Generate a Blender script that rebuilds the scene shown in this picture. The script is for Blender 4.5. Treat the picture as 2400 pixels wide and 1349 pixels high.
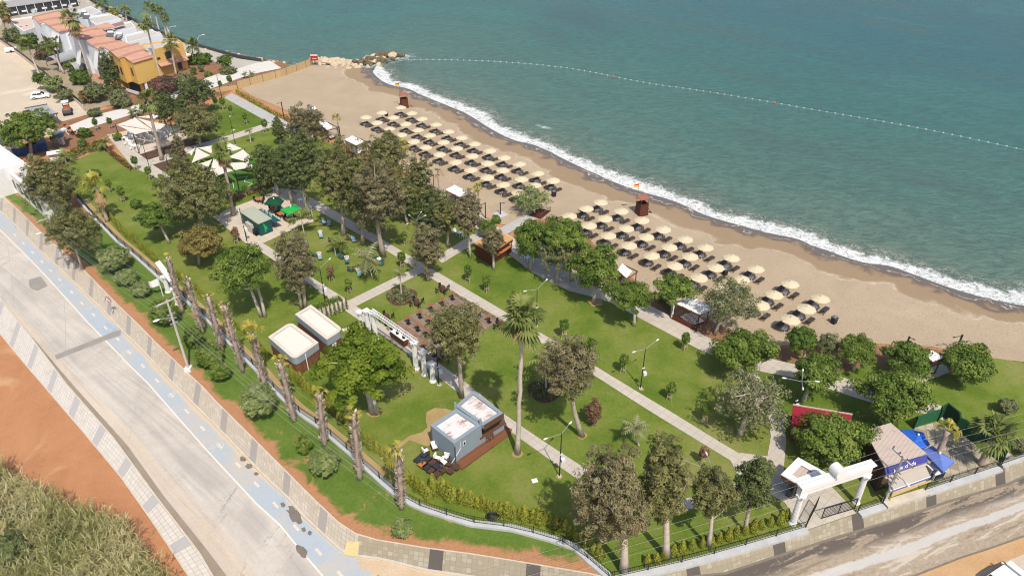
import bpy, math, random
import numpy as np
from mathutils import Vector, Matrix
R=math.radians; PI=math.pi
for o in list(bpy.data.objects): bpy.data.objects.remove(o)
SC=bpy.context.scene; COL=SC.collection
# ---------------- camera ----------------
CAMH=57.0; PW,PH=2400.0,1349.0; F=1700.0; HOR=-450.0
TH=math.atan((PH/2-HOR)/F)
cd=bpy.data.cameras.new('camera'); cam=bpy.data.objects.new('camera',cd); COL.objects.link(cam)
cd.sensor_width=36; cd.lens=F/PW*36; cd.clip_start=1; cd.clip_end=3000
cam.location=(0,0,CAMH); cam.rotation_euler=(PI/2-TH,0,0); SC.camera=cam
# ---------------- world, sun, exposure ----------------
SUN_EL=56.0; SUN_AZ=-70.0      # direction to the sun, azimuth from +x
wd=bpy.data.worlds.new('World'); SC.world=wd; wd.use_nodes=True
nt=wd.node_tree; bg=nt.nodes['Background']
sky=nt.nodes.new('ShaderNodeTexSky'); sky.sky_type='NISHITA'; sky.sun_disc=False
sky.sun_elevation=R(SUN_EL); sky.sun_rotation=R(90-SUN_AZ); sky.air_density=1.0; sky.dust_density=2.0; sky.altitude=50
nt.links.new(sky.outputs[0],bg.inputs[0]); bg.inputs[1].default_value=0.135
sd=bpy.data.lights.new('sun','SUN'); sd.energy=4.0; sd.angle=R(0.6); sd.color=(1.0,0.93,0.82)
sun=bpy.data.objects.new('sun',sd); COL.objects.link(sun)
sdir=Vector((math.cos(R(SUN_EL))*math.cos(R(SUN_AZ)),math.cos(R(SUN_EL))*math.sin(R(SUN_AZ)),math.sin(R(SUN_EL))))
sun.rotation_euler=sdir.to_track_quat('Z','Y').to_euler(); sun.location=(40,-60,120)
SC.view_settings.view_transform='Standard'; SC.view_settings.look='None'; SC.view_settings.gamma=1; SC.view_settings.exposure=0.14
SC.cycles.pixel_filter_type='BLACKMAN_HARRIS'; SC.cycles.filter_width=1.1
# ---------------- geometry of the photograph: a pixel and a height give a point ----------------
SN,CS=math.sin(TH),math.cos(TH)
def G(px,py,z=0.0):
    x=(px-PW/2)/F; y=(py-PH/2)/F
    rx,ry,rz=x,CS-y*SN,-SN-y*CS
    t=(z-CAMH)/rz
    return Vector((rx*t,ry*t,z))
def depth(p): return p[1]*CS+(CAMH-p[2])*SN
def zat(Y,py):
    t=(py-PH/2)/F
    return CAMH-Y*(SN+t*CS)/(CS-t*SN)
def xat(px,Y,z): return (px-PW/2)/F*(Y*CS+(CAMH-z)*SN)
def hgt(base,topy):
    b=G(*base); return zat(b.y,topy)
def gl(pts,z=0.0): return [G(p[0],p[1],z) for p in pts]
# ---------------- object helpers ----------------
def tag(o,label=None,cat=None,group=None,kind=None):
    if label: o['label']=label
    if cat: o['category']=cat
    if group: o['group']=group
    if kind: o['kind']=kind
    return o
def thing(name,label,cat,loc=(0,0,0),rz=0.0,group=None):
    o=bpy.data.objects.new(name,None); COL.objects.link(o); o.empty_display_size=.3
    o.location=loc; o.rotation_euler=(0,0,rz); return tag(o,label,cat,group)
def copy_tree(o,parent=None):
    c=o.copy(); COL.objects.link(c)
    if parent is not None: c.parent=parent
    for ch in list(o.children): copy_tree(ch,c)
    return c
class MB:
    def __init__(s): s.v=[]; s.f=[]; s.uv={}
    def add(s,vs,fs):
        n=len(s.v); s.v+= [tuple(a) for a in vs]; s.f+=[tuple(i+n for i in f) for f in fs]; return s
    def box(s,c,d,rz=0.0,taper=1.0):
        x,y,z=d[0]/2,d[1]/2,d[2]/2; co,si=math.cos(rz),math.sin(rz); vs=[]
        for zz,k in ((-z,1),(z,taper)):
            for xx,yy in ((-x,-y),(x,-y),(x,y),(-x,y)):
                vs.append((c[0]+k*(xx*co-yy*si),c[1]+k*(xx*si+yy*co),c[2]+zz))
        return s.add(vs,[(3,2,1,0),(4,5,6,7),(0,1,5,4),(1,2,6,5),(2,3,7,6),(3,0,4,7)])
    def prism(s,pts,z0,z1,bottom=True):
        n=len(pts)
        a=sum(pts[i][0]*pts[(i+1)%n][1]-pts[(i+1)%n][0]*pts[i][1] for i in range(n))
        if a<0: pts=list(reversed(pts))
        vs=[(p[0],p[1],z0) for p in pts]+[(p[0],p[1],z1) for p in pts]
        fs=[tuple(range(n,2*n))]+[(i,(i+1)%n,n+(i+1)%n,n+i) for i in range(n)]
        if bottom: fs.append(tuple(reversed(range(n))))
        return s.add(vs,fs)
    def quad(s,a,b,c,d): return s.add([a,b,c,d],[(0,1,2,3)])
    def slab(s,pts,t):            # a thin plate of thickness t under a polygon of 3-d points
        n=len(pts); vs=[tuple(p) for p in pts]+[(p[0],p[1],p[2]-t) for p in pts]
        a=sum(pts[i][0]*pts[(i+1)%n][1]-pts[(i+1)%n][0]*pts[i][1] for i in range(n))
        top=tuple(range(n)); bot=tuple(reversed(range(n,2*n))); sd=[(i,n+i,n+(i+1)%n,(i+1)%n) for i in range(n)]
        if a<0: top=top[::-1]; bot=bot[::-1]; sd=[q[::-1] for q in sd]
        return s.add(vs,[top,bot]+sd)
    def tube(s,pts,rs,n=6,cap=True):
        pts=[Vector(p) for p in pts]
        if not hasattr(rs,'__len__'): rs=[rs]*len(pts)
        vs=[]; fs=[]; m=len(pts)
        for i,p in enumerate(pts):
            d=(pts[min(i+1,m-1)]-pts[max(i-1,0)])
            d=d.normalized() if d.length>1e-9 else Vector((0,0,1))
            a=Vector((0,0,1)) if abs(d.z)<.95 else Vector((1,0,0))
            u=d.cross(a).normalized(); w=d.cross(u)
            for k in range(n):
                t=2*PI*k/n; vs.append(p+rs[i]*(math.cos(t)*u+math.sin(t)*w))
        for i in range(m-1):
            for k in range(n):
                fs.append((i*n+k,(i+1)*n+k,(i+1)*n+(k+1)%n,i*n+(k+1)%n))
        if cap: fs.append(tuple(range(n))); fs.append(tuple((m-1)*n+k for k in reversed(range(n))))
        return s.add(vs,fs)
    def lathe(s,prof,n=12,c=(0,0,0)):
        vs=[]; fs=[]; m=len(prof)
        for r,z in prof:
            for k in range(n):
                t=2*PI*k/n; vs.append((c[0]+r*math.cos(t),c[1]+r*math.sin(t),c[2]+z))
        for i in range(m-1):
            for k in range(n): fs.append((i*n+k,i*n+(k+1)%n,(i+1)*n+(k+1)%n,(i+1)*n+k))
        fs.append(tuple(reversed(range(n)))); fs.append(tuple((m-1)*n+k for k in range(n)))
        return s.add(vs,fs)
    def obj(s,name,m,parent=None,smooth=False,loc=None,rz=0.0):
        me=bpy.data.meshes.new(name); me.from_pydata(s.v,[],s.f); me.update()
        ms=m if isinstance(m,(list,tuple)) else [m]
        for x in ms: me.materials.append(x)
        if smooth: me.polygons.foreach_set('use_smooth',[True]*len(me.polygons))
        o=bpy.data.objects.new(name,me); COL.objects.link(o)
        if parent is not None: o.parent=parent
        if loc is not None: o.location=loc
        if rz: o.rotation_euler=(0,0,rz)
        return o
def np_mesh(name,V,Fq,mat,parent=None,tint=None,attrs=None,smooth=False,kpt=4):
    """fast mesh from arrays (all faces with kpt corners)"""
    me=bpy.data.meshes.new(name); nv,nf=len(V),len(Fq)
    me.vertices.add(nv); me.vertices.foreach_set('co',np.asarray(V,np.float32).ravel())
    me.loops.add(nf*kpt); me.loops.foreach_set('vertex_index',np.asarray(Fq,np.int32).ravel())
    me.polygons.add(nf); me.polygons.foreach_set('loop_start',np.arange(0,nf*kpt,kpt,dtype=np.int32))
    me.update(calc_edges=True); me.validate()
    if smooth: me.polygons.foreach_set('use_smooth',[True]*nf)
    me.materials.append(mat)
    if tint is not None:
        a=me.attributes.new('tint','FLOAT','FACE'); a.data.foreach_set('value',np.asarray(tint,np.float32))
    for k,vv in (attrs or {}).items():
        a=me.attributes.new(k,'FLOAT','POINT'); a.data.foreach_set('value',np.asarray(vv,np.float32))
    o=bpy.data.objects.new(name,me); COL.objects.link(o)
    if parent is not None: o.parent=parent
    return o
# ---------------- materials ----------------
class NT:
    """tiny node-tree builder"""
    def __init__(s,name):
        s.m=bpy.data.materials.new(name); s.m.use_nodes=True; s.t=s.m.node_tree; s.n=s.t.nodes
        s.b=s.n['Principled BSDF']; s.out=s.n['Material Output']
        s.b.inputs['Specular IOR Level'].default_value=.25
    def new(s,typ,**kw):
        n=s.n.new(typ)
        for k,v in kw.items(): setattr(n,k,v)
        return n
    def link(s,a,b): s.t.links.new(a,b)
    def val(s,inp,v):
        if hasattr(v,'is_output'): s.link(v,inp)
        else: inp.default_value=v
    def math(s,op,a,b=0.0,c=0.0,clamp=False):
        n=s.new('ShaderNodeMath',operation=op); n.use_clamp=clamp
        s.val(n.inputs[0],a); s.val(n.inputs[1],b); s.val(n.inputs[2],c); return n.outputs[0]
    def attr(s,name):
        n=s.new('ShaderNodeAttribute'); n.attribute_name=name; return n.outputs['Fac']
    def pos(s): return s.new('ShaderNodeNewGeometry').outputs['Position']
    def objc(s): return s.new('ShaderNodeTexCoord').outputs['Object']
    def uv(s): return s.new('ShaderNodeTexCoord').outputs['UV']
    def sep(s,v):
        n=s.new('ShaderNodeSeparateXYZ'); s.link(v,n.inputs[0]); return n.outputs
    def comb(s,x,y,z=0.0):
        n=s.new('ShaderNodeCombineXYZ'); s.val(n.inputs[0],x); s.val(n.inputs[1],y); s.val(n.inputs[2],z); return n.outputs[0]
    def mapv(s,v,scale=(1,1,1),rot=(0,0,0),loc=(0,0,0)):
        n=s.new('ShaderNodeMapping'); s.link(v,n.inputs[0]); n.inputs['Scale'].default_value=scale; n.inputs['Rotation'].default_value=rot; n.inputs['Location'].default_value=loc; return n.outputs[0]
    def noise(s,v,scale,detail=4,rough=.55,dist=0.0):
        n=s.new('ShaderNodeTexNoise'); s.link(v,n.inputs['Vector']); n.inputs['Scale'].default_value=scale; n.inputs['Detail'].default_value=detail
        n.inputs['Roughness'].default_value=rough; n.inputs['Distortion'].default_value=dist; return n.outputs['Fac']
    def ss(s,x,a,b):         # smoothstep-like ramp between a and b (a may be > b)
        n=s.new('ShaderNodeMapRange'); n.interpolation_type='SMOOTHSTEP'; s.val(n.inputs[0],x)
        if a<b: n.inputs[1].default_value=a; n.inputs[2].default_value=b
        else: n.inputs[1].default_value=b; n.inputs[2].default_value=a; n.inputs[3].default_value=1; n.inputs[4].default_value=0
        return n.outputs[0]
    def mix(s,f,a,b):
        n=s.new('ShaderNodeMix',data_type='RGBA'); s.val(n.inputs[0],f)
        for i,v in ((6,a),(7,b)):
            if hasattr(v,'is_output'): s.link(v,n.inputs[i])
            else: n.inputs[i].default_value=(v[0],v[1],v[2],1)
        return n.outputs[2]
    def ramp(s,f,cols):
        n=s.new('ShaderNodeValToRGB'); s.link(f,n.inputs[0]); e=n.color_ramp.elements
        while len(e)<len(cols): e.new(.5)
        for i,(p,c) in enumerate(cols): e[i].position=p; e[i].color=(c[0],c[1],c[2],1)
        return n.outputs[0]
    def fin(s,col,rough=.8,bump=None,bs=.3,bd=.05,spec=None,metal=None):
        if hasattr(col,'is_output'): s.link(col,s.b.inputs['Base Color'])
        else: s.b.inputs['Base Color'].default_value=(*col[:3],1)
        s.val(s.b.inputs['Roughness'],rough)
        if spec is not None: s.b.inputs['Specular IOR Level'].default_value=spec
        if metal is not None: s.b.inputs['Metallic'].default_value=metal
        if bump is not None:
            n=s.new('ShaderNodeBump'); n.inputs['Strength'].default_value=bs; n.inputs['Distance'].default_value=bd
            s.link(bump,n.inputs['Height']); s.link(n.outputs[0],s.b.inputs['Normal'])
        return s.m
def mul(c,k): return tuple(x*k for x in c[:3])
def plain(name,col,rough=.7,var=.18,scale=1.5,spec=.25,metal=None,bs=0.15):
    t=NT(name); v=t.objc(); n=t.noise(v,scale,5,.6); n2=t.noise(v,scale*9,3)
    f=t.math('ADD',t.math('MULTIPLY',n,.65),t.math('MULTIPLY',n2,.35))
    c=t.ramp(f,[(.3,mul(col,1-var)),(.7,mul(col,1+var*.6))])
    return t.fin(c,rough,n2,bs,.01,spec,metal)
def leafmat(name,c0,c1,c2,trans=.2,rough=.6):
    t=NT(name); a=t.attr('tint'); oi=t.new('ShaderNodeObjectInfo').outputs['Random']
    f=t.math('ADD',a,t.math('MULTIPLY',t.math('SUBTRACT',oi,.5),.12))
    c=t.ramp(f,[(.1,c0),(.5,c1),(.9,c2)])
    t.fin(c,rough,spec=.2)
    tr=t.new('ShaderNodeBsdfTranslucent'); t.link(c,tr.inputs[0])
    mx=t.new('ShaderNodeMixShader'); mx.inputs[0].default_value=trans
    t.link(t.b.outputs[0],mx.inputs[1]); t.link(tr.outputs[0],mx.inputs[2]); t.link(mx.outputs[0],t.out.inputs[0])
    return t.m
# ---------------- polyline helpers ----------------
def resample(pts,step=None,n=None):
    P=np.array([[p[0],p[1]] for p in pts],float); d=np.r_[0,np.cumsum(np.hypot(*(P[1:]-P[:-1]).T))]
    if n is None: n=max(2,int(d[-1]/step)+1)
    t=np.linspace(0,d[-1],n); return np.c_[np.interp(t,d,P[:,0]),np.interp(t,d,P[:,1])],t
def smooth(pts,it=2):
    P=[np.array(p[:2],float) for p in pts]
    for _ in range(it):
        Q=[P[0]]
        for a,b in zip(P[:-1],P[1:]): Q+= [a*.75+b*.25,a*.25+b*.75]
        Q.append(P[-1]); P=Q
    return P
def strip(name,L,Rr,z,mat,n=60,parent=None,z1=None):
    """sheet between two polylines, uv in metres (along, across)"""
    A,t=resample(L,n=n); B,_=resample(Rr,n=n)
    me=bpy.data.meshes.new(name); vs=[]; fs=[]; uv=[]
    w=np.hypot(*(B-A).T)
    for i in range(n): vs+=[(A[i][0],A[i][1],z),(B[i][0],B[i][1],z)]
    for i in range(n-1): fs.append((2*i,2*i+1,2*i+3,2*i+2))
    me.from_pydata(vs,[],fs); ul=me.uv_layers.new(name='UVMap')
    for p in me.polygons:
        for li in p.loop_indices:
            vi=me.loops[li].vertex_index; i,k=divmod(vi,2); ul.data[li].uv=(t[i],w[i]*k)
    me.materials.append(mat); me.update()
    # faces up
    if me.polygons[0].normal.z<0: me.flip_normals()
    o=bpy.data.objects.new(name,me); COL.objects.link(o)
    if parent is not None: o.parent=parent
    return o
def ribbon(mb,pts,w,z0,z1,off=0.0):
    """box section swept along a polyline (2-d), centre shifted sideways by off"""
    P=[np.array(p[:2],float) for p in pts]; m=len(P); Lr=[];Rr=[]
    for i in range(m):
        d=P[min(i+1,m-1)]-P[max(i-1,0)]; d/= (np.hypot(*d)+1e-9); nn=np.array([-d[1],d[0]])
        Lr.append(P[i]+nn*(off+w/2)); Rr.append(P[i]+nn*(off-w/2))
    vs=[]
    for i in range(m):
        vs+=[(*Lr[i],z0),(*Lr[i],z1),(*Rr[i],z1),(*Rr[i],z0)]
    fs=[]
    for i in range(m-1):
        a,b=4*i,4*i+4
        fs+=[(a+1,a,b,b+1),(a+2,a+1,b+1,b+2),(a+3,a+2,b+2,b+3)]
    fs+=[(0,1,2,3),(4*m-1,4*m-2,4*m-3,4*m-4)]
    mb.add(vs,fs)
ORD=['first','second','third','fourth','fifth','sixth','seventh','eighth','ninth','tenth','eleventh','twelfth','thirteenth','fourteenth','fifteenth','sixteenth','seventeenth','eighteenth','nineteenth','twentieth','twenty-first','twenty-second','twenty-third','twenty-fourth','twenty-fifth','twenty-sixth','twenty-seventh','twenty-eighth','twenty-ninth','thirtieth','thirty-first','thirty-second','thirty-third','thirty-fourth','thirty-fifth']
# =====================================================================  ground materials
def grassmat():
    t=NT('lawn_grass'); p=t.pos()
    big=t.noise(p,.06,4,.6,.6); mid=t.noise(p,.35,4,.6); fine=t.noise(p,2.6,5,.7); tiny=t.noise(p,14,2)
    f=t.math('ADD',t.math('MULTIPLY',big,.9),t.math('ADD',t.math('MULTIPLY',mid,.45),t.math('ADD',t.math('MULTIPLY',fine,.40),t.math('MULTIPLY',tiny,.22))))
    c=t.ramp(t.math('MULTIPLY',f,.52),[(.34,(.060,.108,.010)),(.45,(.100,.155,.018)),(.53,(.155,.192,.034)),(.64,(.240,.225,.080))])
    dry=t.ss(t.noise(p,.16,4,.65,1.0),.58,.74)
    c=t.mix(t.math('MULTIPLY',dry,t.math('MULTIPLY',fine,.75)),c,(.27,.225,.09))
    return t.fin(c,.9,t.math('ADD',fine,tiny),.6,.06,.1)
def vergemat():
    t=NT('verge_grass'); uv=t.sep(t.uv()); p=t.pos()
    mid=t.noise(p,.33,5,.65,.6); fine=t.noise(p,3,5,.7); tiny=t.noise(p,15,2)
    f=t.math('ADD',t.math('MULTIPLY',mid,.5),t.math('MULTIPLY',fine,.5))
    g=t.ramp(f,[(.3,(.068,.122,.016)),(.5,(.105,.168,.026)),(.7,(.175,.195,.052))])
    s=t.ramp(t.math('ADD',t.math('MULTIPLY',fine,.6),t.math('MULTIPLY',tiny,.4)),[(.3,(.33,.155,.075)),(.7,(.48,.25,.13))])
    e=t.math('SUBTRACT',uv[1],t.math('MULTIPLY',t.math('SUBTRACT',mid,.45),4.5))
    soil=t.math('MAXIMUM',t.ss(e,1.5,.5),t.math('MULTIPLY',t.ss(t.math('ADD',mid,t.math('MULTIPLY',fine,.2)),.70,.78),.8))
    return t.fin(t.mix(soil,g,s),.92,t.math('ADD',fine,tiny),.6,.06,.1)
def soilmat(name,a,b,scale=.25,pale=None):
    t=NT(name); p=t.pos(); n=t.noise(p,scale,5,.65,.4); fi=t.noise(p,4,5,.75); ti=t.noise(p,18,2)
    f=t.math('ADD',t.math('MULTIPLY',n,.5),t.math('ADD',t.math('MULTIPLY',fi,.33),t.math('MULTIPLY',ti,.17)))
    c=t.ramp(f,[(.32,a),(.66,b)])
    if pale: c=t.mix(t.ss(t.noise(p,.09,4,.6,.8),.55,.68),c,pale)
    peb=t.ss(ti,.72,.8); c=t.mix(t.math('MULTIPLY',peb,.5),c,mul(b,1.5))
    return t.fin(c,.95,t.math('ADD',fi,ti),.7,.08,.1)
def tilemat(name,a,b,w,h,rot,grout=.55,stain=.25,uvs=False,mortar=.03,dirt=(.25,.2,.13)):
    t=NT(name); p=t.uv() if uvs else t.pos(); q=t.mapv(p,rot=(0,0,rot))
    br=t.new('ShaderNodeTexBrick'); br.offset=0; br.offset_frequency=2; t.link(q,br.inputs['Vector'])
    br.inputs['Color1'].default_value=(*a,1); br.inputs['Color2'].default_value=(*b,1); br.inputs['Mortar'].default_value=(*mul(a,grout),1)
    br.inputs['Scale'].default_value=1; br.inputs['Mortar Size'].default_value=mortar; br.inputs['Brick Width'].default_value=w; br.inputs['Row Height'].default_value=h; br.inputs['Bias'].default_value=-.1
    g=t.pos(); n=t.noise(g,.4,5,.65,.6); fi=t.noise(g,7,4,.7)
    c=t.mix(t.math('MULTIPLY',t.ss(n,.5,.75),stain),br.outputs['Color'],dirt)
    c=t.mix(t.math('MULTIPLY',fi,.22),c,mul(a,.55))
    return t.fin(c,.85,fi,.2,.02,.2)
def roadmat():
    t=NT('road_asphalt'); uv=t.sep(t.uv()); p=t.pos()
    n=t.noise(p,.13,6,.66,.8); fi=t.noise(p,3,6,.75); ti=t.noise(p,25,2)
    v=uv[1]
    def band(c,w): return t.ss(t.math('ABSOLUTE',t.math('SUBTRACT',v,c)),w,w*.25)
    tr=t.math('MAXIMUM',band(4.6,1.7),t.math('MULTIPLY',band(9.6,2.0),.8))
    f=t.math('ADD',t.math('MULTIPLY',n,.6),t.math('ADD',t.math('MULTIPLY',fi,.35),t.math('MULTIPLY',ti,.15)))
    c=t.ramp(f,[(.33,(.37,.325,.28)),(.5,(.475,.425,.37)),(.72,(.60,.545,.48))])
    w=t.math('MULTIPLY',tr,t.ss(t.noise(p,.18,3,.5,.3),.38,.62))
    c=t.mix(t.math('MULTIPLY',w,.5),c,(.33,.30,.275))
    dust=t.math('MULTIPLY',band(1.0,1.4),t.ss(fi,.3,.7)); c=t.mix(t.math('MULTIPLY',dust,.7),c,(.60,.45,.29))
    seam=t.math('MULTIPLY',t.ss(t.math('ABSOLUTE',t.math('SUBTRACT',v,t.math('ADD',7.1,t.math('MULTIPLY',t.noise(t.comb(t.math('MULTIPLY',uv[0],.3),0.0),1,2),.5)))),.14,.05),t.ss(fi,.35,.6)); c=t.mix(t.math('MULTIPLY',seam,.4),c,(.46,.34,.20))
    lng=t.noise(t.comb(t.math('MULTIPLY',uv[0],.05),t.math('MULTIPLY',v,1.1)),1.0,5,.65,.3); c=t.mix(t.math('MULTIPLY',t.ss(lng,.48,.66),.35),c,(.30,.27,.245)); c=t.mix(t.math('MULTIPLY',t.ss(lng,.46,.34),.3),c,(.62,.54,.46))
    vo=t.new('ShaderNodeTexVoronoi'); vo.feature='DISTANCE_TO_EDGE'; vo.inputs['Scale'].default_value=.16; wv=t.new('ShaderNodeVectorMath',operation='ADD'); t.link(p,wv.inputs[0]); t.link(t.comb(t.math('MULTIPLY',n,9),t.math('MULTIPLY',fi,2)),wv.inputs[1]); t.link(wv.outputs[0],vo.inputs['Vector']); crk=t.math('MULTIPLY',t.ss(vo.outputs['Distance'],.010,.003),t.ss(t.noise(p,.07,2),.5,.6)); c=t.mix(t.math('MULTIPLY',crk,.55),c,(.20,.18,.16))
    # transverse patch joints
    j=t.math('FRACT',t.math('MULTIPLY',t.math('ADD',uv[0],t.math('MULTIPLY',v,.25)),1/17.0)); jl=t.math('MULTIPLY',t.ss(t.math('ABSOLUTE',t.math('SUBTRACT',j,.5)),.006,.002),t.ss(n,.42,.55)); c=t.mix(t.math('MULTIPLY',jl,.5),c,(.2,.17,.15))
    dk=t.ss(t.noise(p,.09,3,.55,.5),.60,.64); c=t.mix(t.math('MULTIPLY',dk,.28),c,(.35,.32,.295))
    return t.fin(c,.9,t.math('ADD',fi,ti),.35,.02,.2)
def bluemat():
    t=NT('cycle_lane_blue'); uv=t.sep(t.uv()); p=t.pos()
    n=t.noise(p,.16,5,.65,.6); fi=t.noise(p,3.2,5,.75,.4); ti=t.noise(p,22,2)
    c=t.mix(fi,(.33,.385,.435),(.43,.46,.48))
    wear=t.math('ADD',t.math('MULTIPLY',n,.9),t.math('MULTIPLY',fi,.5))
    c=t.mix(t.math('MULTIPLY',t.ss(wear,.62,.9),.9),c,(.50,.43,.35))
    c=t.mix(t.math('MULTIPLY',t.ss(n,.38,.28),.5),c,(.20,.32,.46))
    ed=t.ss(uv[1],3.0,2.2); 
    c=t.mix(t.math('MULTIPLY',t.ss(t.math('ADD',uv[1],t.math('MULTIPLY',n,-1.2)),.1,-.25),.8),c,(.58,.44,.28))
    return t.fin(c,.85,ti,.2,.01,.2)
def paint(name,col,wear=.45):
    t=NT(name); p=t.pos(); fi=t.noise(p,5,5,.75,.4)
    c=t.mix(t.math('MULTIPLY',t.ss(fi,.4,.7),wear),col,(.5,.43,.36)); return t.fin(c,.7)
def pavemat(name,period,dark,tint,stained=0.0,bw=1.25,off=0.0):
    """tiled pavement, uv in metres, a dark cross band every `period` metres"""
    t=NT(name); uv0=t.uv(); uv=t.sep(uv0); p=t.pos()
    br=t.new('ShaderNodeTexBrick'); br.offset=0; t.link(uv0,br.inputs['Vector'])
    br.inputs['Color1'].default_value=(*tint,1); br.inputs['Color2'].default_value=(*mul(tint,.88),1); br.inputs['Mortar'].default_value=(*mul(tint,.5),1)
    br.inputs['Scale'].default_value=1; br.inputs['Mortar Size'].default_value=.02; br.inputs['Brick Width'].default_value=.5; br.inputs['Row Height'].default_value=.5
    fr=t.math('FRACT',t.math('MULTIPLY',t.math('ADD',uv[0],off),1/period))
    band=t.math('LESS_THAN',fr,bw/period)
    n=t.noise(p,.45,5,.65,.5); fi=t.noise(p,6,4,.7)
    c=t.mix(t.math('MULTIPLY',fi,.25),br.outputs['Color'],mul(tint,.62))
    if stained:
        cell=t.new('ShaderNodeTexWhiteNoise'); cell.noise_dimensions='2D'
        q=t.new('ShaderNodeVectorMath',operation='FLOOR'); sc=t.mapv(uv0,scale=(2,2,1)); t.link(sc,q.inputs[0]); t.link(q.outputs[0],cell.inputs['Vector'])
        w=t.ss(t.math('ADD',t.math('MULTIPLY',cell.outputs['Value'],.4),t.math('MULTIPLY',n,.9)),.50,.66)
        c=t.mix(t.math('MULTIPLY',w,stained),c,(.30,.255,.17))
    c=t.mix(t.math('MULTIPLY',t.ss(n,.52,.75),.35),c,(.38,.29,.19))
    dk=t.mix(t.math('MULTIPLY',fi,.5),dark,mul(dark,1.6)); c=t.mix(t.math('MULTIPLY',band,.93),c,dk)
    return t.fin(c,.85,fi,.2,.02,.2)
def dirtroad():
    t=NT('worn_side_road'); uv=t.sep(t.uv()); p=t.pos(); v=uv[1]
    q=t.comb(t.math('MULTIPLY',uv[0],.16),t.math('MULTIPLY',v,.6)); st=t.noise(q,1.0,6,.65,.8)
    n=t.noise(p,.22,6,.7,.7); fi=t.noise(p,2.5,6,.75); ti=t.noise(p,20,2)
    c=t.ramp(t.math('ADD',t.math('MULTIPLY',fi,.55),t.math('MULTIPLY',ti,.45)),[(.36,(.255,.20,.14)),(.64,(.47,.385,.29))])
    c=t.mix(t.math('MULTIPLY',t.ss(st,.54,.62),.8),c,(.55,.48,.40))
    c=t.mix(t.math('MULTIPLY',t.ss(st,.44,.36),.7),c,(.215,.16,.105))
    wet=t.math('MULTIPLY',t.ss(v,3.2,1.2),t.ss(t.math('ADD',st,t.math('MULTIPLY',fi,.4)),.62,.72)); c=t.mix(wet,c,(.12,.10,.085))
    gut=t.math('MULTIPLY',t.ss(t.math('ABSOLUTE',t.math('SUBTRACT',v,t.math('ADD',3.3,t.math('MULTIPLY',n,1.6)))),.8,.45),t.ss(fi,.25,.4)); c=t.mix(t.math('MULTIPLY',gut,.85),c,(.52,.50,.47))
    return t.fin(c,.9,t.math('ADD',fi,ti),.5,.04,.2)
def sandmat():
    t=NT('beach_sand'); p=t.pos(); d=t.attr('d')
    n=t.noise(p,.12,5,.6,.6); mid=t.noise(p,.7,5,.65,.3); fi=t.noise(p,3.5,5,.75); ti=t.noise(p,16,3)
    f=t.math('ADD',t.math('MULTIPLY',n,.3),t.math('ADD',t.math('MULTIPLY',fi,.35),t.math('MULTIPLY',ti,.35)))
    c=t.ramp(f,[(.33,(.315,.243,.162)),(.5,(.405,.315,.216)),(.66,(.495,.397,.282))])
    lob=t.noise(p,.10,3,.5,.3); lob2=t.noise(p,.33,3,.5,.4)
    e=t.math('ADD',d,t.math('ADD',t.math('MULTIPLY',t.math('SUBTRACT',lob,.5),9.0),t.math('MULTIPLY',t.math('SUBTRACT',lob2,.5),3.5)))
    damp=t.ss(e,6.6,5.6); c=t.mix(t.math('MULTIPLY',damp,.75),c,(.27,.185,.107))
    rim=t.math('MULTIPLY',t.ss(t.math('ABSOLUTE',t.math('SUBTRACT',e,6.6)),.5,.1),t.ss(mid,.45,.6)); c=t.mix(t.math('MULTIPLY',rim,.6),c,(.56,.47,.36))
    e2=t.math('ADD',d,t.math('MULTIPLY',t.math('SUBTRACT',lob2,.5),6.5))
    wet=t.ss(e2,3.2,2.0); c=t.mix(wet,c,(.155,.115,.085))
    film=t.ss(e2,1.5,1.2); c=t.mix(t.math('MULTIPLY',film,.7),c,(.135,.125,.12))
    seam=t.math('MULTIPLY',t.ss(t.math('ABSOLUTE',t.math('SUBTRACT',e2,1.35)),.16,.05),t.ss(mid,.42,.55)); c=t.mix(t.math('MULTIPLY',seam,.75),c,(.6,.58,.55))
    r=t.math('SUBTRACT',.95,t.math('MULTIPLY',wet,.5))
    vo=t.new('ShaderNodeTexVoronoi'); t.link(p,vo.inputs['Vector']); vo.inputs['Scale'].default_value=1.5; ft=t.math('MULTIPLY',t.ss(vo.outputs['Distance'],.30,.12),t.math('MULTIPLY',t.ss(d,5.5,8),t.ss(mid,.42,.6)))
    c=t.mix(t.math('MULTIPLY',ft,.16),c,(.26,.195,.13))
    return t.fin(c,r,t.math('SUBTRACT',t.math('ADD',fi,t.math('MULTIPLY',ti,.6)),t.math('MULTIPLY',ft,.8)),.7,.12,.25)
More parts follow.
